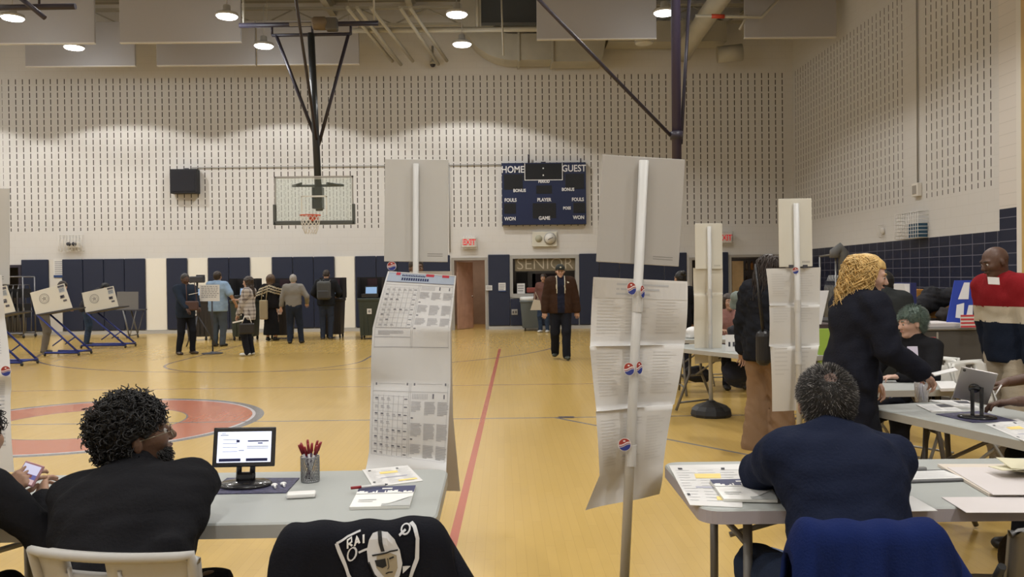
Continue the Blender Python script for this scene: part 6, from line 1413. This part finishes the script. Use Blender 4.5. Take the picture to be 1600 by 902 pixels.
blob('coat', YB_-.3, [(1436, 490, .09), (1430, 500, .08)], grayc, 'grey coat at the left foot of the heap', 'coat', 5)
MB().bb(4.2, 7.2, 11.0, 11.9, .0, .93).build('storage_bench', mat('bench_dark', (.03, .028, .03), .6), label='dark bench under the coats along the tiled wall', cat='bench')
# tall blue-edged panel next to the dark-coated person
p0 = at(1424, 492, 8.6); p1 = at(1431, 442, 8.6); e = empty('display_panel', (p0.x, 8.6, 0), 0, 'narrow blue-edged standing panel beyond the blonde woman', 'panel'); MB().bb(-.005, .055, 0, .5, .05, p1.z).build('panel', mat('deep_blue', (.012, .018, .10), .5), e); MB().bb(-.06, -.005, .02, .3, p1.z-.12, p1.z-.01).build('card', vw, e); MB().bb(-.1, .15, .0, .5, 0, .05).build('foot', ink, e)
e = empty('display_panel', (at(1296, 440, 9.8).x-.1, 9.8, 0), 0, 'white slanted panel just left of the blonde curls', 'panel'); b = MB(); b.add([(-.12, 0, .95), (.0, 0, .95), (.1, .02, 1.35), (-.02, .02, 1.35), (-.12, .02, .95), (0, .02, .95), (.1, .04, 1.35), (-.02, .04, 1.35)], [(0, 1, 2, 3), (7, 6, 5, 4), (0, 4, 5, 1), (1, 5, 6, 2), (2, 6, 7, 3), (3, 7, 4, 0)]); b.build('panel', vw, e); MB().bb(-.12, .2, .01, .6, 0, .95).build('cabinet', mat('brown_cabinet', (.06, .04, .04), .6), e)
MB().bb(at(1288, 520, 8.2).x-.05, at(1297, 520, 8.2).x+.1, 8.2, 8.25, .62, 1.0).build('green_card', mat('lime', (.28, .42, .06), .6), label='lime green card at the left hip of the blonde woman', cat='card')
# far table goods
blob('shopping_bag', 10.7, [(1078, 520, .07), (1086, 524, .08), (1076, 530, .05)], white, 'crumpled white bag at the left end of the farthest table', 'bag', 6); blob('coat', 10.9, [(1147, 463, .07), (1158, 466, .09), (1150, 476, .08)], mat('sage_cloth', (.17, .20, .18), .9), 'sage and white cloth bundle behind the woman in tan trousers', 'cloth', 7)
blob('coat', 9.3, [(1143, 517, .06), (1153, 522, .07), (1160, 519, .05)], coat, 'small black cloth on the far table with the printed cloth front', 'cloth', 8)
q0 = at(1137, 553, 8.75); q1 = at(1166, 523, 8.75); e = empty('table_sign', ((q0.x+q1.x)/2, 8.75, q0.z), R(-4), 'white cloth sign with black lettering hanging on the far table', 'sign'); W_ = (q1.x-q0.x)/2+.02; H_ = q1.z-q0.z
MB().bb(-W_, W_, 0, .006, 0, H_).build('cloth', white, e); b = MB(); [b.bb(-W_+.03+.045*k, -W_+.05+.045*k, -.003, 0, H_*.38, H_*.62) for k in range(5)]; b.build('print', ink, e)
blob('duffel_bag', 9.0, [(1140, 580, .10), (1150, 585, .12), (1157, 592, .1)], coatn, 'navy bag on the floor under the far table', 'bag', 9)
blob('duffel_bag', 11.1, [(1078, 583, .09), (1090, 585, .11), (1100, 586, .1)], coat, 'black bag on the floor under the farthest table', 'bag', 10)
MB().box((at(885, 650, 9.1).x, 9.12, .003), (.17, .085, .006), bev=.002).build('floor_plate', mat('plate_metal', (.10, .09, .11), .35, .6), label='small oval metal cover plate on the grey floor line', cat='floor plate')
# ------------------------------------------------------------------ people
def skinc(t): return {'dark': (.085, .042, .026), 'brown': (.13, .070, .045), 'tan': (.36, .21, .14), 'light': (.50, .31, .235)}[t]
hblack = mat('hair_black', (.008, .007, .007), .55, spec=.5); hdark = mat('hair_brown', (.028, .017, .011), .5); hgrey = mat('hair_grey', (.30, .28, .26), .6); hsalt = mat('hair_salt', (.035, .032, .03), .6); hblond = mat('hair_blond', (.60, .40, .15), .5, var=.25, vscale=30); hteal = mat('hair_teal', (.095, .13, .105), .6, var=.4, vscale=25); hlb = mat('hair_light_brown', (.075, .042, .022), .5)
fab = lambda n, c, **k: mat(n, c, .9, bump=.3, bscale=k.get('bs', 90), sheen=0, spec=.12, var=k.get('var', 0), vscale=k.get('vs', 20))
blkcl = fab('black_cotton', (.010, .010, .012)); nvyf = fab('navy_fleece', (.010, .014, .032), sh=.2); jean = fab('jeans', (.035, .055, .10), var=.2); drk = fab('dark_trouser', (.012, .013, .018)); blks = mat('shoe_black', (.012, .011, .011), .45); whs = mat('shoe_white', (.55, .55, .53), .5)
SEATZ = .46
# --- curly man, back to camera, head turned right
A = person(-1.17, 2.48, 2, 1.66, 'curly-haired bearded man in a black sweatshirt seated at the left table, head turned right', w=1.25, lean=30, bow=13, sl=-6, seat=SEATZ-.08, depth=1.12, shrug=.012,
    hl=(-.02, .30, .80), hr=(.08, .26, .80), el=(-.5, -1, -.35), er=(.55, -1, -.2), head=(-62, 10, 3), neckfwd=-.085, curl=(35, 35), skin=skinc('brown'), h=.012, hk=1.08,
    fl=(-.16, .40, .085), fr=(.26, .36, .085),
    top=dict(mats=blkcl, infl=.024, wr=.006, fr=18, collar=.35, hem=-.12, name='sweatshirt', sleeve=1.0), bottom=dict(mats=fab('navy_trouser', (.012, .015, .028)), infl=.022, wr=.006), shoes=dict(mat=blks),
    hair=dict(style='crop', mat=hblack, size=1.12, hide=False, strands=curly_strands, n=1700, len=.034, cr=1.0, th=.85, line=.045, wr=.008, fr=90), seed=3)
def beard(Pn, m, n=700, ln=.022, curly=True):
    W, HR, kk, C = Pn['W'], Pn['HR'], Pn['k'], Pn['C']; r = np.random.default_rng(8); lines = []
    for i in range(n):
        a = r.uniform(-1.25, 1.25); z = r.uniform(-.105, -.045); 
        rad = .072 if z > -.075 else .06; x = math.sin(a)*rad*.95; y = math.cos(a)*rad*.78+.028
        if abs(x) < .024 and -.064 < z < -.03: continue
        d = np.array([math.sin(a)*.8, math.cos(a)*.8, -.8])+r.normal(size=3)*.35; d /= np.linalg.norm(d); ph = r.uniform(0, 6.3)
        lines.append([W(np.array([x, y, z])+d*ln*t+np.array([math.cos(ph+6*t), math.sin(ph+6*t), 0])*(.003 if curly else 0)) for t in (0, .33, .66, 1)])
    strand_mesh('beard', lines, .0022 if curly else .001, .001 if curly else .0004, m, Pn['root'], 4)
beard(A, hblack)
def glasses(Pn, m=None):
    W = Pn['W']; k = Pn['k']; b = MB(); mm = m or mat('thin_wire', (.25, .22, .16), .3, .8)
    for s in (-1, 1):
        b.tube([W((s*.033+.024*math.cos(t*PI/10), .104, .004+.021*math.sin(t*PI/10))) for t in range(21)], .0012, 6, caps=False)
        b.tube([W((s*.057, .102, .008)), W((s*.080, .07, .010)), W((s*.083, 0, .006)), W((s*.083, -.012, -.004))], .0013, 6)
    b.tube([W((-.009, .105, .008)), W((.009, .105, .008))], .0012, 6); b.build('glasses', mm, Pn['root'])
glasses(A)
# --- navy-clad man at the right table, back to camera
B = person(1.11, 2.60, 2, 1.72, 'navy-clad man with cropped greying hair seated at the right table, back to the camera', w=1.12, lean=24, bow=12, sl=4, seat=SEATZ-.03, depth=1.12, shrug=-.02,
    hl=(.10, .46, .80), hr=(.02, .46, .80), el=(-1.2, .3, -.15), er=(1.1, .2, -.3), head=(-3, 12, 0), neckfwd=-.01, curl=(35, 35), skin=skinc('tan'), h=.012, hk=1.06, fl=(-.27, .30, .085), fr=(.2, .35, .085),
    top=dict(mats=nvyf, infl=.022, wr=.007, fr=20, collar=.42, hem=-.12, name='fleece', sleeve=1.0), bottom=dict(mats=fab('navy_jeans', (.018, .026, .05)), infl=.016), shoes=dict(mat=blks),
    hair=dict(style='short', mat=hsalt, mat2=hgrey, size=1.02, strands=short_strands, n=9000, len=.017, grey=.14, line=.05, spot=(-.012, -.075, .118)), seed=5)
# --- leftmost person with phone
ph = at(46, 741, 2.93)
x0, y0, yaw0 = -1.87, 2.46, -6
C3 = person(x0, y0, yaw0, 1.62, 'person in a black sweater with curly hair holding a phone at the left edge', w=1.0, lean=30, bow=12, sl=4, seat=SEATZ-.03, hl=w2loc(x0, y0, yaw0, ph+Vector((-.075, -.03, -.055))), hr=w2loc(x0, y0, yaw0, ph+Vector((.068, -.035, -.085))), el=(-1, -.4, -1), er=(.8, -.1, -.8),
    head=(-4, 8, 0), curl=(38, 42), hroll=(60, -70), thumbs=(.4, .6), skin=skinc('tan'), h=.013, top=dict(mats=blkcl, infl=.018, wr=.006, collar=.3, name='sweater', hem=-.12), bottom=dict(mats=drk, infl=.015), shoes=dict(mat=blks), hair=dict(style='crop', mat=hblack, size=1.10, strands=curly_strands, n=900, len=.03, th=.8), seed=7)
e = empty('smartphone', ph, 0, 'smartphone with a lit picture held by the person at the left edge', 'phone'); b = MB(); b.T = Matrix.Rotation(R(-8), 4, 'Z') @ Matrix.Rotation(R(-30), 4, 'X') @ Matrix.Rotation(R(14), 4, 'Y'); b.box((0, 0, 0), (.082, .009, .078), bev=.004); b.build('case', mat('phone_rose', (.42, .22, .24), .35), e)
b = MB(); b.T = Matrix.Rotation(R(-8), 4, 'Z') @ Matrix.Rotation(R(-30), 4, 'X') @ Matrix.Rotation(R(14), 4, 'Y')
for (z0, z1, mi) in ((.0, .032, 0), (-.016, .0, 1), (-.033, -.016, 2)): b.quad((-.035, -.0052, z0), (.035, -.0052, z0), (.035, -.0052, z1), (-.035, -.0052, z1), mi)
b.quad((-.02, -.0055, -.012), (.018, -.0055, -.012), (.018, -.0055, -.001), (-.02, -.0055, -.001), 3)
b.build('screen', [lcd('ph_lav', (.50, .50, .66), .7), lcd('ph_blue', (.12, .12, .30), .6), lcd('ph_pink', (.55, .40, .42), .6), lcd('ph_brown', (.20, .08, .07), .5)], e)
# --- blonde woman at the angled table
x0, y0 = 2.07, 4.95; yaw0 = -82
hnd = at(1465, 585, 4.75); 
D = person(x0, y0, yaw0, 1.66, 'woman with long wavy blonde hair in a black coat standing by the angled table', w=.98, lean=8, bow=5, hl=(-.2, .30, .86), hr=w2loc(x0, y0, yaw0, hnd+Vector((-.10, .0, .01))), er=(.6, -.7, -1), head=(-30, -14, 0), curl=(30, 45), skin=skinc('light'), h=.014,
    top=dict(mats=fab('coat_black', (.011, .012, .019)), infl=.034, wr=.007, fr=16, collar=.45, hem=-.42, flare=.02, name='coat'), bottom=dict(mats=drk, infl=.015), shoes=dict(mat=blks),
    hair=dict(style='long', mat=hblond, size=1.0, strands=wavy_strands, n=1200, a0=165, a1=375, len=.40, puff=.036, th=.0034, wave=1.9, wf=22, line=.06), seed=8)
e = empty('white_card', hnd+Vector((.03, -.02, .015)), R(-10), 'white card in the hand of the blonde woman', 'card'); MB().box((0, 0, 0), (.13, .05, .006), rx=R(10), ry=R(-14)).build('card', white, e)
# --- seated person with green hair
x0, y0, yaw0 = 2.66, 6.32, 118
p = at(1432, 560, 6.3); x0 = p.x+.03
Gr = person(x0, y0+.02, yaw0, 1.60, 'seated person with short green-tinted hair and a name badge at the small table', w=.95, lean=6, seat=SEATZ, hl=(-.12, .38, .78), hr=(.16, .34, .78), head=(-24, -8, 0), curl=(30, 30), skin=skinc('light'), h=.015, fl=(-.12, .38, .085), fr=(.12, .38, .085),
    top=dict(mats=fab('black_polo', (.012, .012, .014)), infl=.016, collar=.3, hem=-.12, name='polo_shirt', neckcut=.0), bottom=dict(mats=drk), shoes=dict(mat=blks), hair=dict(style='short', mat=hteal, size=1.06, line=.05, wr=.006, fr=80, strands=short_strands, n=3000, len=.03), seed=9)
q = at(1426, 549, 5.99); MB().box((q.x, q.y-.0, q.z), (.075, .004, .07), rx=R(-8)).build('name_badge', mat('badge_lilac', (.60, .56, .68), .4), label='white name badge worn by the green-haired person', cat='badge')
# --- man in the striped sweater
x0, y0, yaw0 = 3.90, 6.35, 104
sred = fab('sweater_red', (.21, .012, .016), bs=160); scream = fab('sweater_cream', (.50, .44, .34), bs=160); snavy = fab('sweater_navy', (.010, .014, .026), bs=160)
def stripes(c, m): return np.where(c[:, 2] > 1.275, 0, np.where(c[:, 2] > 1.16, 1, 2))
S_ = person(x0, y0, yaw0, 1.76, 'bald man in a red, cream and navy banded sweater and khaki trousers at right', w=.98, lean=6, bow=8, hl=(-.26, .06, .86), hr=(.22, -.04, .88), el=(-1, -.5, 0), er=(1, -.5, 0), head=(-12, -18, 2), curl=(25, 40), skin=skinc('dark'), h=.014,
    top=dict(mats=[sred, scream, snavy], cls=stripes, infl=.034, wr=.005, collar=.16, hem=-.11, name='sweater', neckcut=.0), bottom=dict(mats=fab('khaki', (.34, .29, .22)), infl=.018, wide=.012, wr=.008), shoes=dict(mat=blks), seed=10)
q = at(1550, 439, 6.12); MB().box((q.x, q.y-.02, q.z), (.085, .004, .055), rx=R(-16), ry=R(4)).build('name_badge', mat('badge_white', (.60, .58, .56), .4), label='small white badge on the red collar of the banded sweater', cat='badge')
# --- arm and hands of a person in an orange top at the right edge
x0, y0, yaw0 = 3.30, 4.45, 92
h1 = at(1558, 628, 4.45); h2 = at(1548, 603, 4.95)
O = person(x0, y0, yaw0, 1.75, 'person in an orange top at the right edge, hands beside the tablet', w=1.05, lean=12, seat=SEATZ, hl=w2loc(x0, y0, yaw0, h1+Vector((.11, 0, .0))), hr=w2loc(x0, y0, yaw0, h2+Vector((.10, .0, .02))), el=(-1, -.6, -.3), er=(1, -.6, -.3), head=(10, -15, 0), curl=(28, 45), hroll=(0, 10), skin=skinc('dark'), h=.014, hand_h=.0042,
    top=dict(mats=fab('orange_knit', (.50, .22, .02)), infl=.02, sleeve=.0, hem=-.12, name='top'), bottom=dict(mats=drk), shoes=dict(mat=blks), seed=11)
MB().tube([h2+Vector((.035, -.05, .01)), h2+Vector((-.01, -.06, -.05))], .004, 8).build('stylus', white, label='white stylus in the hand behind the silver tablet', cat='stylus')
folding_chair((3.52, 4.44, 0), R(92), 'white folding chair under the person in the orange top', plastic=MATS['chair_white2'])
# --- knee at the lower right corner: person seated at the right table beyond the frame
K_ = person(2.16, 2.66, 18, 1.75, 'person in brown trousers at the lower right edge of the photo, knee showing', w=1.0, lean=4, seat=SEATZ, hl=(-.05, .30, .80), hr=(.2, .3, .80), skin=skinc('brown'), h=.016, fl=(-.10, .46, .085), fr=(.18, .42, .085), top=dict(mats=fab('grey_brown_top', (.05, .04, .035)), infl=.02, hem=-.12), bottom=dict(mats=fab('brown_trouser', (.045, .036, .032))), shoes=dict(mat=blks), hair=dict(style='short', mat=hblack), seed=12)
# --- woman with tan trousers
x0, y0 = 2.31, 7.3
Wn = person(x0, y0, -48, 1.72, 'woman with long dark hair in a black puffer jacket and wide tan trousers', w=.98, lean=6, bow=4, hl=(-.26, .05, .86), hr=(.22, .30, .98), head=(-10, -14, 0), skin=skinc('tan'), h=.015, fl=(-.09, -.02, .085), fr=(.10, .10, .085),
    top=dict(mats=fab('puffer_black', (.012, .013, .017), bs=40), infl=.040, wr=.010, fr=24, collar=.4, hem=-.16, flare=.01, name='puffer_jacket'), bottom=dict(mats=fab('tan_corduroy', (.215, .135, .08), bs=200), infl=.018, wide=.056, wr=.006, len=1.14), shoes=dict(mat=mat('shoe_purple', (.12, .03, .16), .5), sole=whs),
    hair=dict(style='long', mat=hdark, size=1.0, strands=wavy_strands, n=420, len=.46, puff=.03, th=.0045, wave=.6, ), seed=13)
p = at(1196, 540, 7.0); e = empty('handbag', (p.x, 7.05, p.z-.18), R(-20), 'black handbag hanging at the side of the woman in tan trousers', 'handbag'); MB().box((0, 0, .16), (.12, .24, .30), bev=.05).build('body', mat('bag_leather', (.014, .013, .014), .4), e); MB().tube([(0, -.09, .28), (-.03, -.10, .6), (-.06, -.02, .86), (-.03, .06, .6), (0, .09, .28)], .010, 8).build('strap', MATS['bag_leather'], e)
# --- dark-coated person behind the blonde
p = at(1385, 470, 8.0); person(p.x, 8.0, -20, 1.62, 'person in a dark grey coat bending behind the blonde woman', lean=24, w=1.0, skin=skinc('tan'), hair=dict(style='bob', mat=hblack), top=dict(mats=fab('charcoal_coat', (.025, .027, .027)), infl=.03, hem=-.4, collar=.4, name='coat'), bottom=dict(mats=drk), shoes=dict(mat=blks), seed=14)
p = at(1063, 440, 12.4); person(p.x, 12.4, 20, 1.62, 'dark-haired person glimpsed beside the grey sign board near the back', skin=skinc('tan'), hair=dict(style='bun', mat=hblack), top=dict(mats=blkcl), bottom=dict(mats=drk), shoes=dict(mat=blks), seed=15)
p = at(1134, 500, 11.5); person(p.x+.05, 11.6, 180, 1.65, 'seated person in a dusty rose top behind the farthest table', seat=SEATZ, lean=8, skin=skinc('tan'), hair=dict(style='bob', mat=hdark), top=dict(mats=fab('rose_top', (.28, .14, .12))), bottom=dict(mats=drk), shoes=dict(mat=blks), hl=(-.2, .35, .8), hr=(.2, .35, .8), fl=(-.12, .38, .085), fr=(.12, .38, .085), seed=16)
folding_chair((p.x+.05, 11.68, 0), PI, 'folding chair under the person in the rose top', plastic=MATS['chair_white2'])
# --- person behind the printed ballots
p = at(650, 412, 10.2); person(p.x, 10.2, 200, 1.80, 'person whose head shows between the grey board and the printed ballots', skin=skinc('brown'), hair=dict(style='short', mat=hdark), top=dict(mats=blkcl), bottom=dict(mats=drk), shoes=dict(mat=blks), w=.95, seed=17)
# --- walking man
x0 = at(876, 500, 15.7).x
brn = fab('coat_brown', (.042, .022, .014)); shl = fab('shearling', (.52, .48, .38), bs=40); sht = fab('shirt_navy', (.014, .016, .03))
def opencoat(c, m):
    front = (c[:, 1] > .02) & (np.abs(c[:, 0]-.0) < .065+.0*c[:, 2]) & (c[:, 2] > .0)
    lin = (c[:, 1] > .02) & (np.abs(c[:, 0]) >= .065) & (np.abs(c[:, 0]) < .088) & (c[:, 2] > 1.25)
    return np.where(front, 1, np.where(lin, 2, 0))
Wk = person(x0, 15.7, 180, 1.79, 'man in a dark cap and brown shearling-collar jacket walking towards the camera', w=1.08, skin=skinc('light'), hl=(-.33, .05, .78), hr=(.33, .08, .78), fl=(-.09, .20, .10), fr=(.10, -.16, .13), head=(0, -6, 0), curl=(40, 40),
    top=dict(mats=[brn, sht, shl], cls=opencoat, infl=.045, hem=-.10, collar=.0, name='jacket', wr=.006), bottom=dict(mats=drk, infl=.016, wide=.012), shoes=dict(mat=mat('boot_green', (.03, .035, .025), .5), top=.05), hair=dict(style='short', mat=hdark), h=.015, seed=18)
W = Wk['W']
b = MB()
for s in (-1, 1): b.tube([W((s*.03, -.10, -.13)), W((s*.13, -.03, -.15)), W((s*.12, .09, -.19)), W((s*.06, .14, -.30))], [.035, .045, .05, .022], 10, sq=(1, .6))
b.build('collar', shl, Wk['root'])
b = MB(); b.tube([W((0, 0, -.10)), W((0, .04, -.15))], .072, 14); b.build('turtleneck', sht, Wk['root'])
capm = mat('cap_dark', (.018, .020, .016), .8); b = MB(); vs, q_ = mesh_field([Prim(W((0, -.015, .05)), ra=.104, s=(.9, 1.06, .9), Rm=Wk['HR'])], .01, lambda P_, F_: np.maximum(F_, .045-((P_-Wk['C']) @ Wk['HR'])[:, 2])); cp = np_obj('cap', [(vs, q_, 0)], capm, Wk['root'])
b = MB(); b.add([W((x, y, .050-.25*x*x*4)) for x, y in ((-.075, .07), (.075, .07), (.062, .135), (.03, .155), (-.03, .155), (-.062, .135))]+[W((x, y, .058-.25*x*x*4)) for x, y in ((-.075, .07), (.075, .07), (.062, .135), (.03, .155), (-.03, .155), (-.062, .135))], [(5, 4, 3, 2, 1, 0), (6, 7, 8, 9, 10, 11)]+[(i, (i+1) % 6, 6+(i+1) % 6, 6+i) for i in range(6)]); b.build('peak', capm, cp)
MB().ball(W((0, .098, .085)), .016, 10, sc=(1, .4, 1)).build('cap_badge', mat('gold_badge', (.6, .55, .4), .4), cp)
# --- person behind him with the beige bag
x0 = at(843, 470, 23.6).x+.12; person(x0, 23.6, 160, 1.66, 'person with a beige shoulder bag behind the walking man', skin=skinc('tan'), hair=dict(style='bob', mat=hdark), top=dict(mats=fab('rust_top', (.12, .06, .05)), hem=-.2), bottom=dict(mats=jean), shoes=dict(mat=whs), hl=(-.25, .1, 1.0), seed=19)
p = at(838, 478, 23.3); e = empty('shoulder_bag', (p.x, 23.3, p.z-.12), 0, 'beige bag beside the walking man', 'handbag'); b = MB(); b.prism([(-.17, 0), (.15, 0), (.10, .27), (-.07, .3)], -.06, .06, M=Matrix.Rotation(PI/2, 4, 'X')); b.build('body', mat('bag_beige', (.46, .41, .33), .6), e); MB().tube([(-.06, 0, .28), (-.02, 0, .5), (.08, 0, .27)], .012, 8).build('strap', MATS['bag_beige'], e)
# --- far group on the left
x0 = at(290, 500, 17.8).x
Us = person(x0, 17.8, -128, 1.72, 'man in a dark navy jacket holding papers beside the direction sign', w=1.08, skin=skinc('dark'), hl=(-.1, .32, 1.02), hr=(.18, .34, 1.0), head=(-4, -12, 0), top=dict(mats=fab('jacket_slate', (.020, .028, .045)), infl=.03, hem=-.16, name='jacket'), bottom=dict(mats=drk), shoes=dict(mat=mat('shoe_brown', (.05, .035, .025), .5)), hair=dict(style='short', mat=hsalt), seed=20, fl=(-.12, .05, .085), fr=(.14, -.05, .085))
p = at(303, 459, 17.45); MB().box((p.x, p.y, p.z), (.20, .14, .01), rz=.3, ry=-.2).build('paper_sheet', white, label='white papers in the hands of the man in navy beside the direction sign', cat='paper')
p = at(300, 478, 17.5); e = empty('handbag', (p.x, 17.5, p.z-.10), R(10), 'brown bag hanging in front of the man in navy', 'handbag'); MB().box((0, 0, .1), (.26, .1, .2), bev=.03).build('body', mat('bag_brown', (.07, .035, .03), .5), e); MB().tube([(-.1, 0, .18), (-.13, .1, .55), (.02, .18, .6), (.1, 0, .18)], .01, 6).build('strap', MATS['bag_brown'], e)
x0 = at(341, 500, 19.9).x; person(x0, 19.9, -12, 1.79, 'man in a light blue shirt and grey trousers seen from behind', w=1.18, skin=skinc('tan'), hr=(.40, .12, 1.0), hl=(-.25, .2, 1.0), hair=dict(style='short', mat=hdark, size=1.05), top=dict(mats=fab('light_blue_shirt', (.24, .34, .48), var=.15, vs=8), infl=.03, hem=-.14, sleeve=0), bottom=dict(mats=fab('slate_trouser', (.065, .08, .10)), infl=.02), shoes=dict(mat=blks), seed=21)
# plaid shirt woman
pm = mat('plaid', (.5, .5, .5), .85); g = G(pm); X = g.xyz(); f1 = g.f('FRACT', g.f('MULTIPLY', X[2], 13.0)); f2 = g.f('FRACT', g.f('MULTIPLY', g.f('ADD', X[0], X[1]), 12.0)); mm = g.f('ADD', g.f('MULTIPLY', g.f('LESS_THAN', f1, .35), .5), g.f('MULTIPLY', g.f('LESS_THAN', f2, .35), .5)); g.out(g.mix(mm, (.42, .39, .37), (.10, .08, .08)))
x0 = at(389, 500, 17.3).x; Pl = person(x0, 17.3, 82, 1.64, 'woman with long dark hair in a plaid shirt facing left', w=.95, skin=skinc('light'), hl=(-.16, .16, .86), hr=(.1, .25, 1.15), head=(5, -8, 0), hair=dict(style='long', mat=hdark, wr=.006), top=dict(mats=pm, infl=.025, hem=-.16, name='plaid_shirt'), bottom=dict(mats=drk, wide=.012), shoes=dict(mat=whs), seed=22)
p = at(384, 513, 16.95); e = empty('handbag', (p.x+.02, 16.95, p.z-.12), R(12), 'dark handbag held by the woman in plaid', 'handbag'); MB().box((0, 0, .11), (.30, .10, .22), bev=.03).build('body', MATS['bag_leather'], e); MB().tube([(-.1, 0, .2), (-.04, 0, .36), (.05, 0, .36), (.1, 0, .2)], .01, 6).build('strap', white, e)
MB().box((p.x-.14, 16.9, p.z+.14), (.22, .02, .03), ry=R(-12)).build('paper_roll', white, label='folded white paper in the hand of the woman in plaid', cat='paper')
# striped shawl woman
shw = [fab('shawl_black', (.012, .011, .012)), fab('shawl_cream', (.38, .33, .24))]
def shawl(c, m): z = c[:, 2]+.35*np.abs(c[:, 0]); return np.where(((z > 1.27) & (z < 1.31)) | ((z > 1.34) & (z < 1.38)) | ((z > 1.41) & (z < 1.45)), 1, 0)
x0 = at(424, 500, 21.6).x; Sw = person(x0, 21.6, -8, 1.70, 'woman with light brown hair, striped black shawl and long black skirt', w=1.0, skin=skinc('light'), hl=(-.22, .12, 1.05), hr=(.2, .3, 1.1), hair=dict(style='long', mat=hlb, size=1.15), top=dict(mats=shw, cls=shawl, infl=.035, hem=-.1, name='shawl'), bottom=dict(mats=blkcl, skirt=.80, flare=.22, name='skirt'), shoes=dict(mat=blks, top=.2), seed=23)
p = at(412, 483, 21.4); e = empty('tote_bag', (p.x, 21.4, p.z-.30), 0, 'cream tote bag on the shoulder of the woman in the shawl', 'tote bag'); MB().box((0, 0, .28), (.2, .12, .5), bev=.03).build('body', mat('tote_cream', (.30, .25, .16), .7), e); MB().tube([(-.06, 0, .5), (-.02, 0, .85), (.1, 0, .85), (.06, 0, .5)], .012, 6).build('strap', MATS['tote_cream'], e)
x0 = at(459, 500, 20.5).x; person(x0, 20.5, 4, 1.70, 'grey-haired man in a grey shirt and dark trousers seen from behind', w=1.08, skin=skinc('light'), hl=(-.32, .05, .85), hr=(.30, .18, 1.0), fl=(-.10, 0, .085), fr=(.16, .1, .085), hair=dict(style='short', mat=hgrey, size=1.03), top=dict(mats=fab('grey_shirt', (.20, .19, .175)), infl=.025, hem=-.02), bottom=dict(mats=fab('navy_slack', (.018, .024, .04)), infl=.018), shoes=dict(mat=blks), seed=24)
x0 = at(510, 500, 21.8).x; Bp = person(x0, 21.8, 2, 1.82, 'man with a grey backpack and dark hooded jacket seen from behind', w=1.08, lean=6, skin=skinc('tan'), head=(0, -30, 0), hair=dict(style='short', mat=hdark), hl=(-.25, .25, 1.1), hr=(.25, .3, 1.15), top=dict(mats=fab('jacket_black2', (.016, .017, .020)), infl=.035, hem=-.1, hood=True, name='jacket'), bottom=dict(mats=fab('dark_denim', (.03, .038, .06))), shoes=dict(mat=blks, sole=whs), seed=25)
e = empty('backpack', (x0, 21.8-.26, 1.05), 0, 'grey backpack worn by the man at the ballot scanner', 'backpack'); MB().box((0, 0, .24), (.36, .16, .48), bev=.07).build('body', mat('pack_grey', (.065, .066, .066), .7), e); MB().box((0, -.09, .13), (.28, .05, .2), bev=.02).build('pocket', mat('pack_grey2', (.05, .05, .052), .7), e); MB().tube([(-.05, 0, .47), (0, -.01, .53), (.05, 0, .47)], .012, 6).build('handle', MATS['pack_grey'], e)
for s in (-1, 1): MB().tube([(s*.10, .07, .44), (s*.13, .18, .50), (s*.14, .33, .40), (s*.15, .34, .15), (s*.16, .12, .05)], .016, 6).build('strap', MATS['pack_grey2'], e)
# voters at the booths
x0 = at(60, 500, 18.3).x; person(x0, 18.5, -62, 1.72, 'voter in grey trousers bowed behind the nearest full voting booth', lean=26, bow=14, w=1.0, skin=skinc('light'), head=(0, -40, 0), hair=dict(style='short', mat=hdark), hl=(-.15, .42, 1.0), hr=(.15, .45, 1.0), top=dict(mats=fab('voter_slate', (.035, .045, .06)), infl=.03, hem=-.1), bottom=dict(mats=fab('grey_trouser', (.16, .145, .125)), infl=.02), shoes=dict(mat=blks, sole=whs), seed=26)
x0 = at(128, 500, 20.5).x; person(x0, 20.7, -68, 1.72, 'voter in jeans and a dark coat bowed behind the second voting booth', lean=32, bow=16, w=1.0, skin=skinc('tan'), head=(0, -40, 0), hair=dict(style='short', mat=hblack), hl=(-.15, .45, 1.0), hr=(.15, .45, 1.0), top=dict(mats=fab('voter_dark', (.03, .028, .032)), infl=.035, hem=-.1), bottom=dict(mats=jean), shoes=dict(mat=blks), seed=27)
SC.view_settings.view_transform = 'Standard'; SC.view_settings.look = 'None'; SC.view_settings.exposure = 0; SC.view_settings.gamma = 1
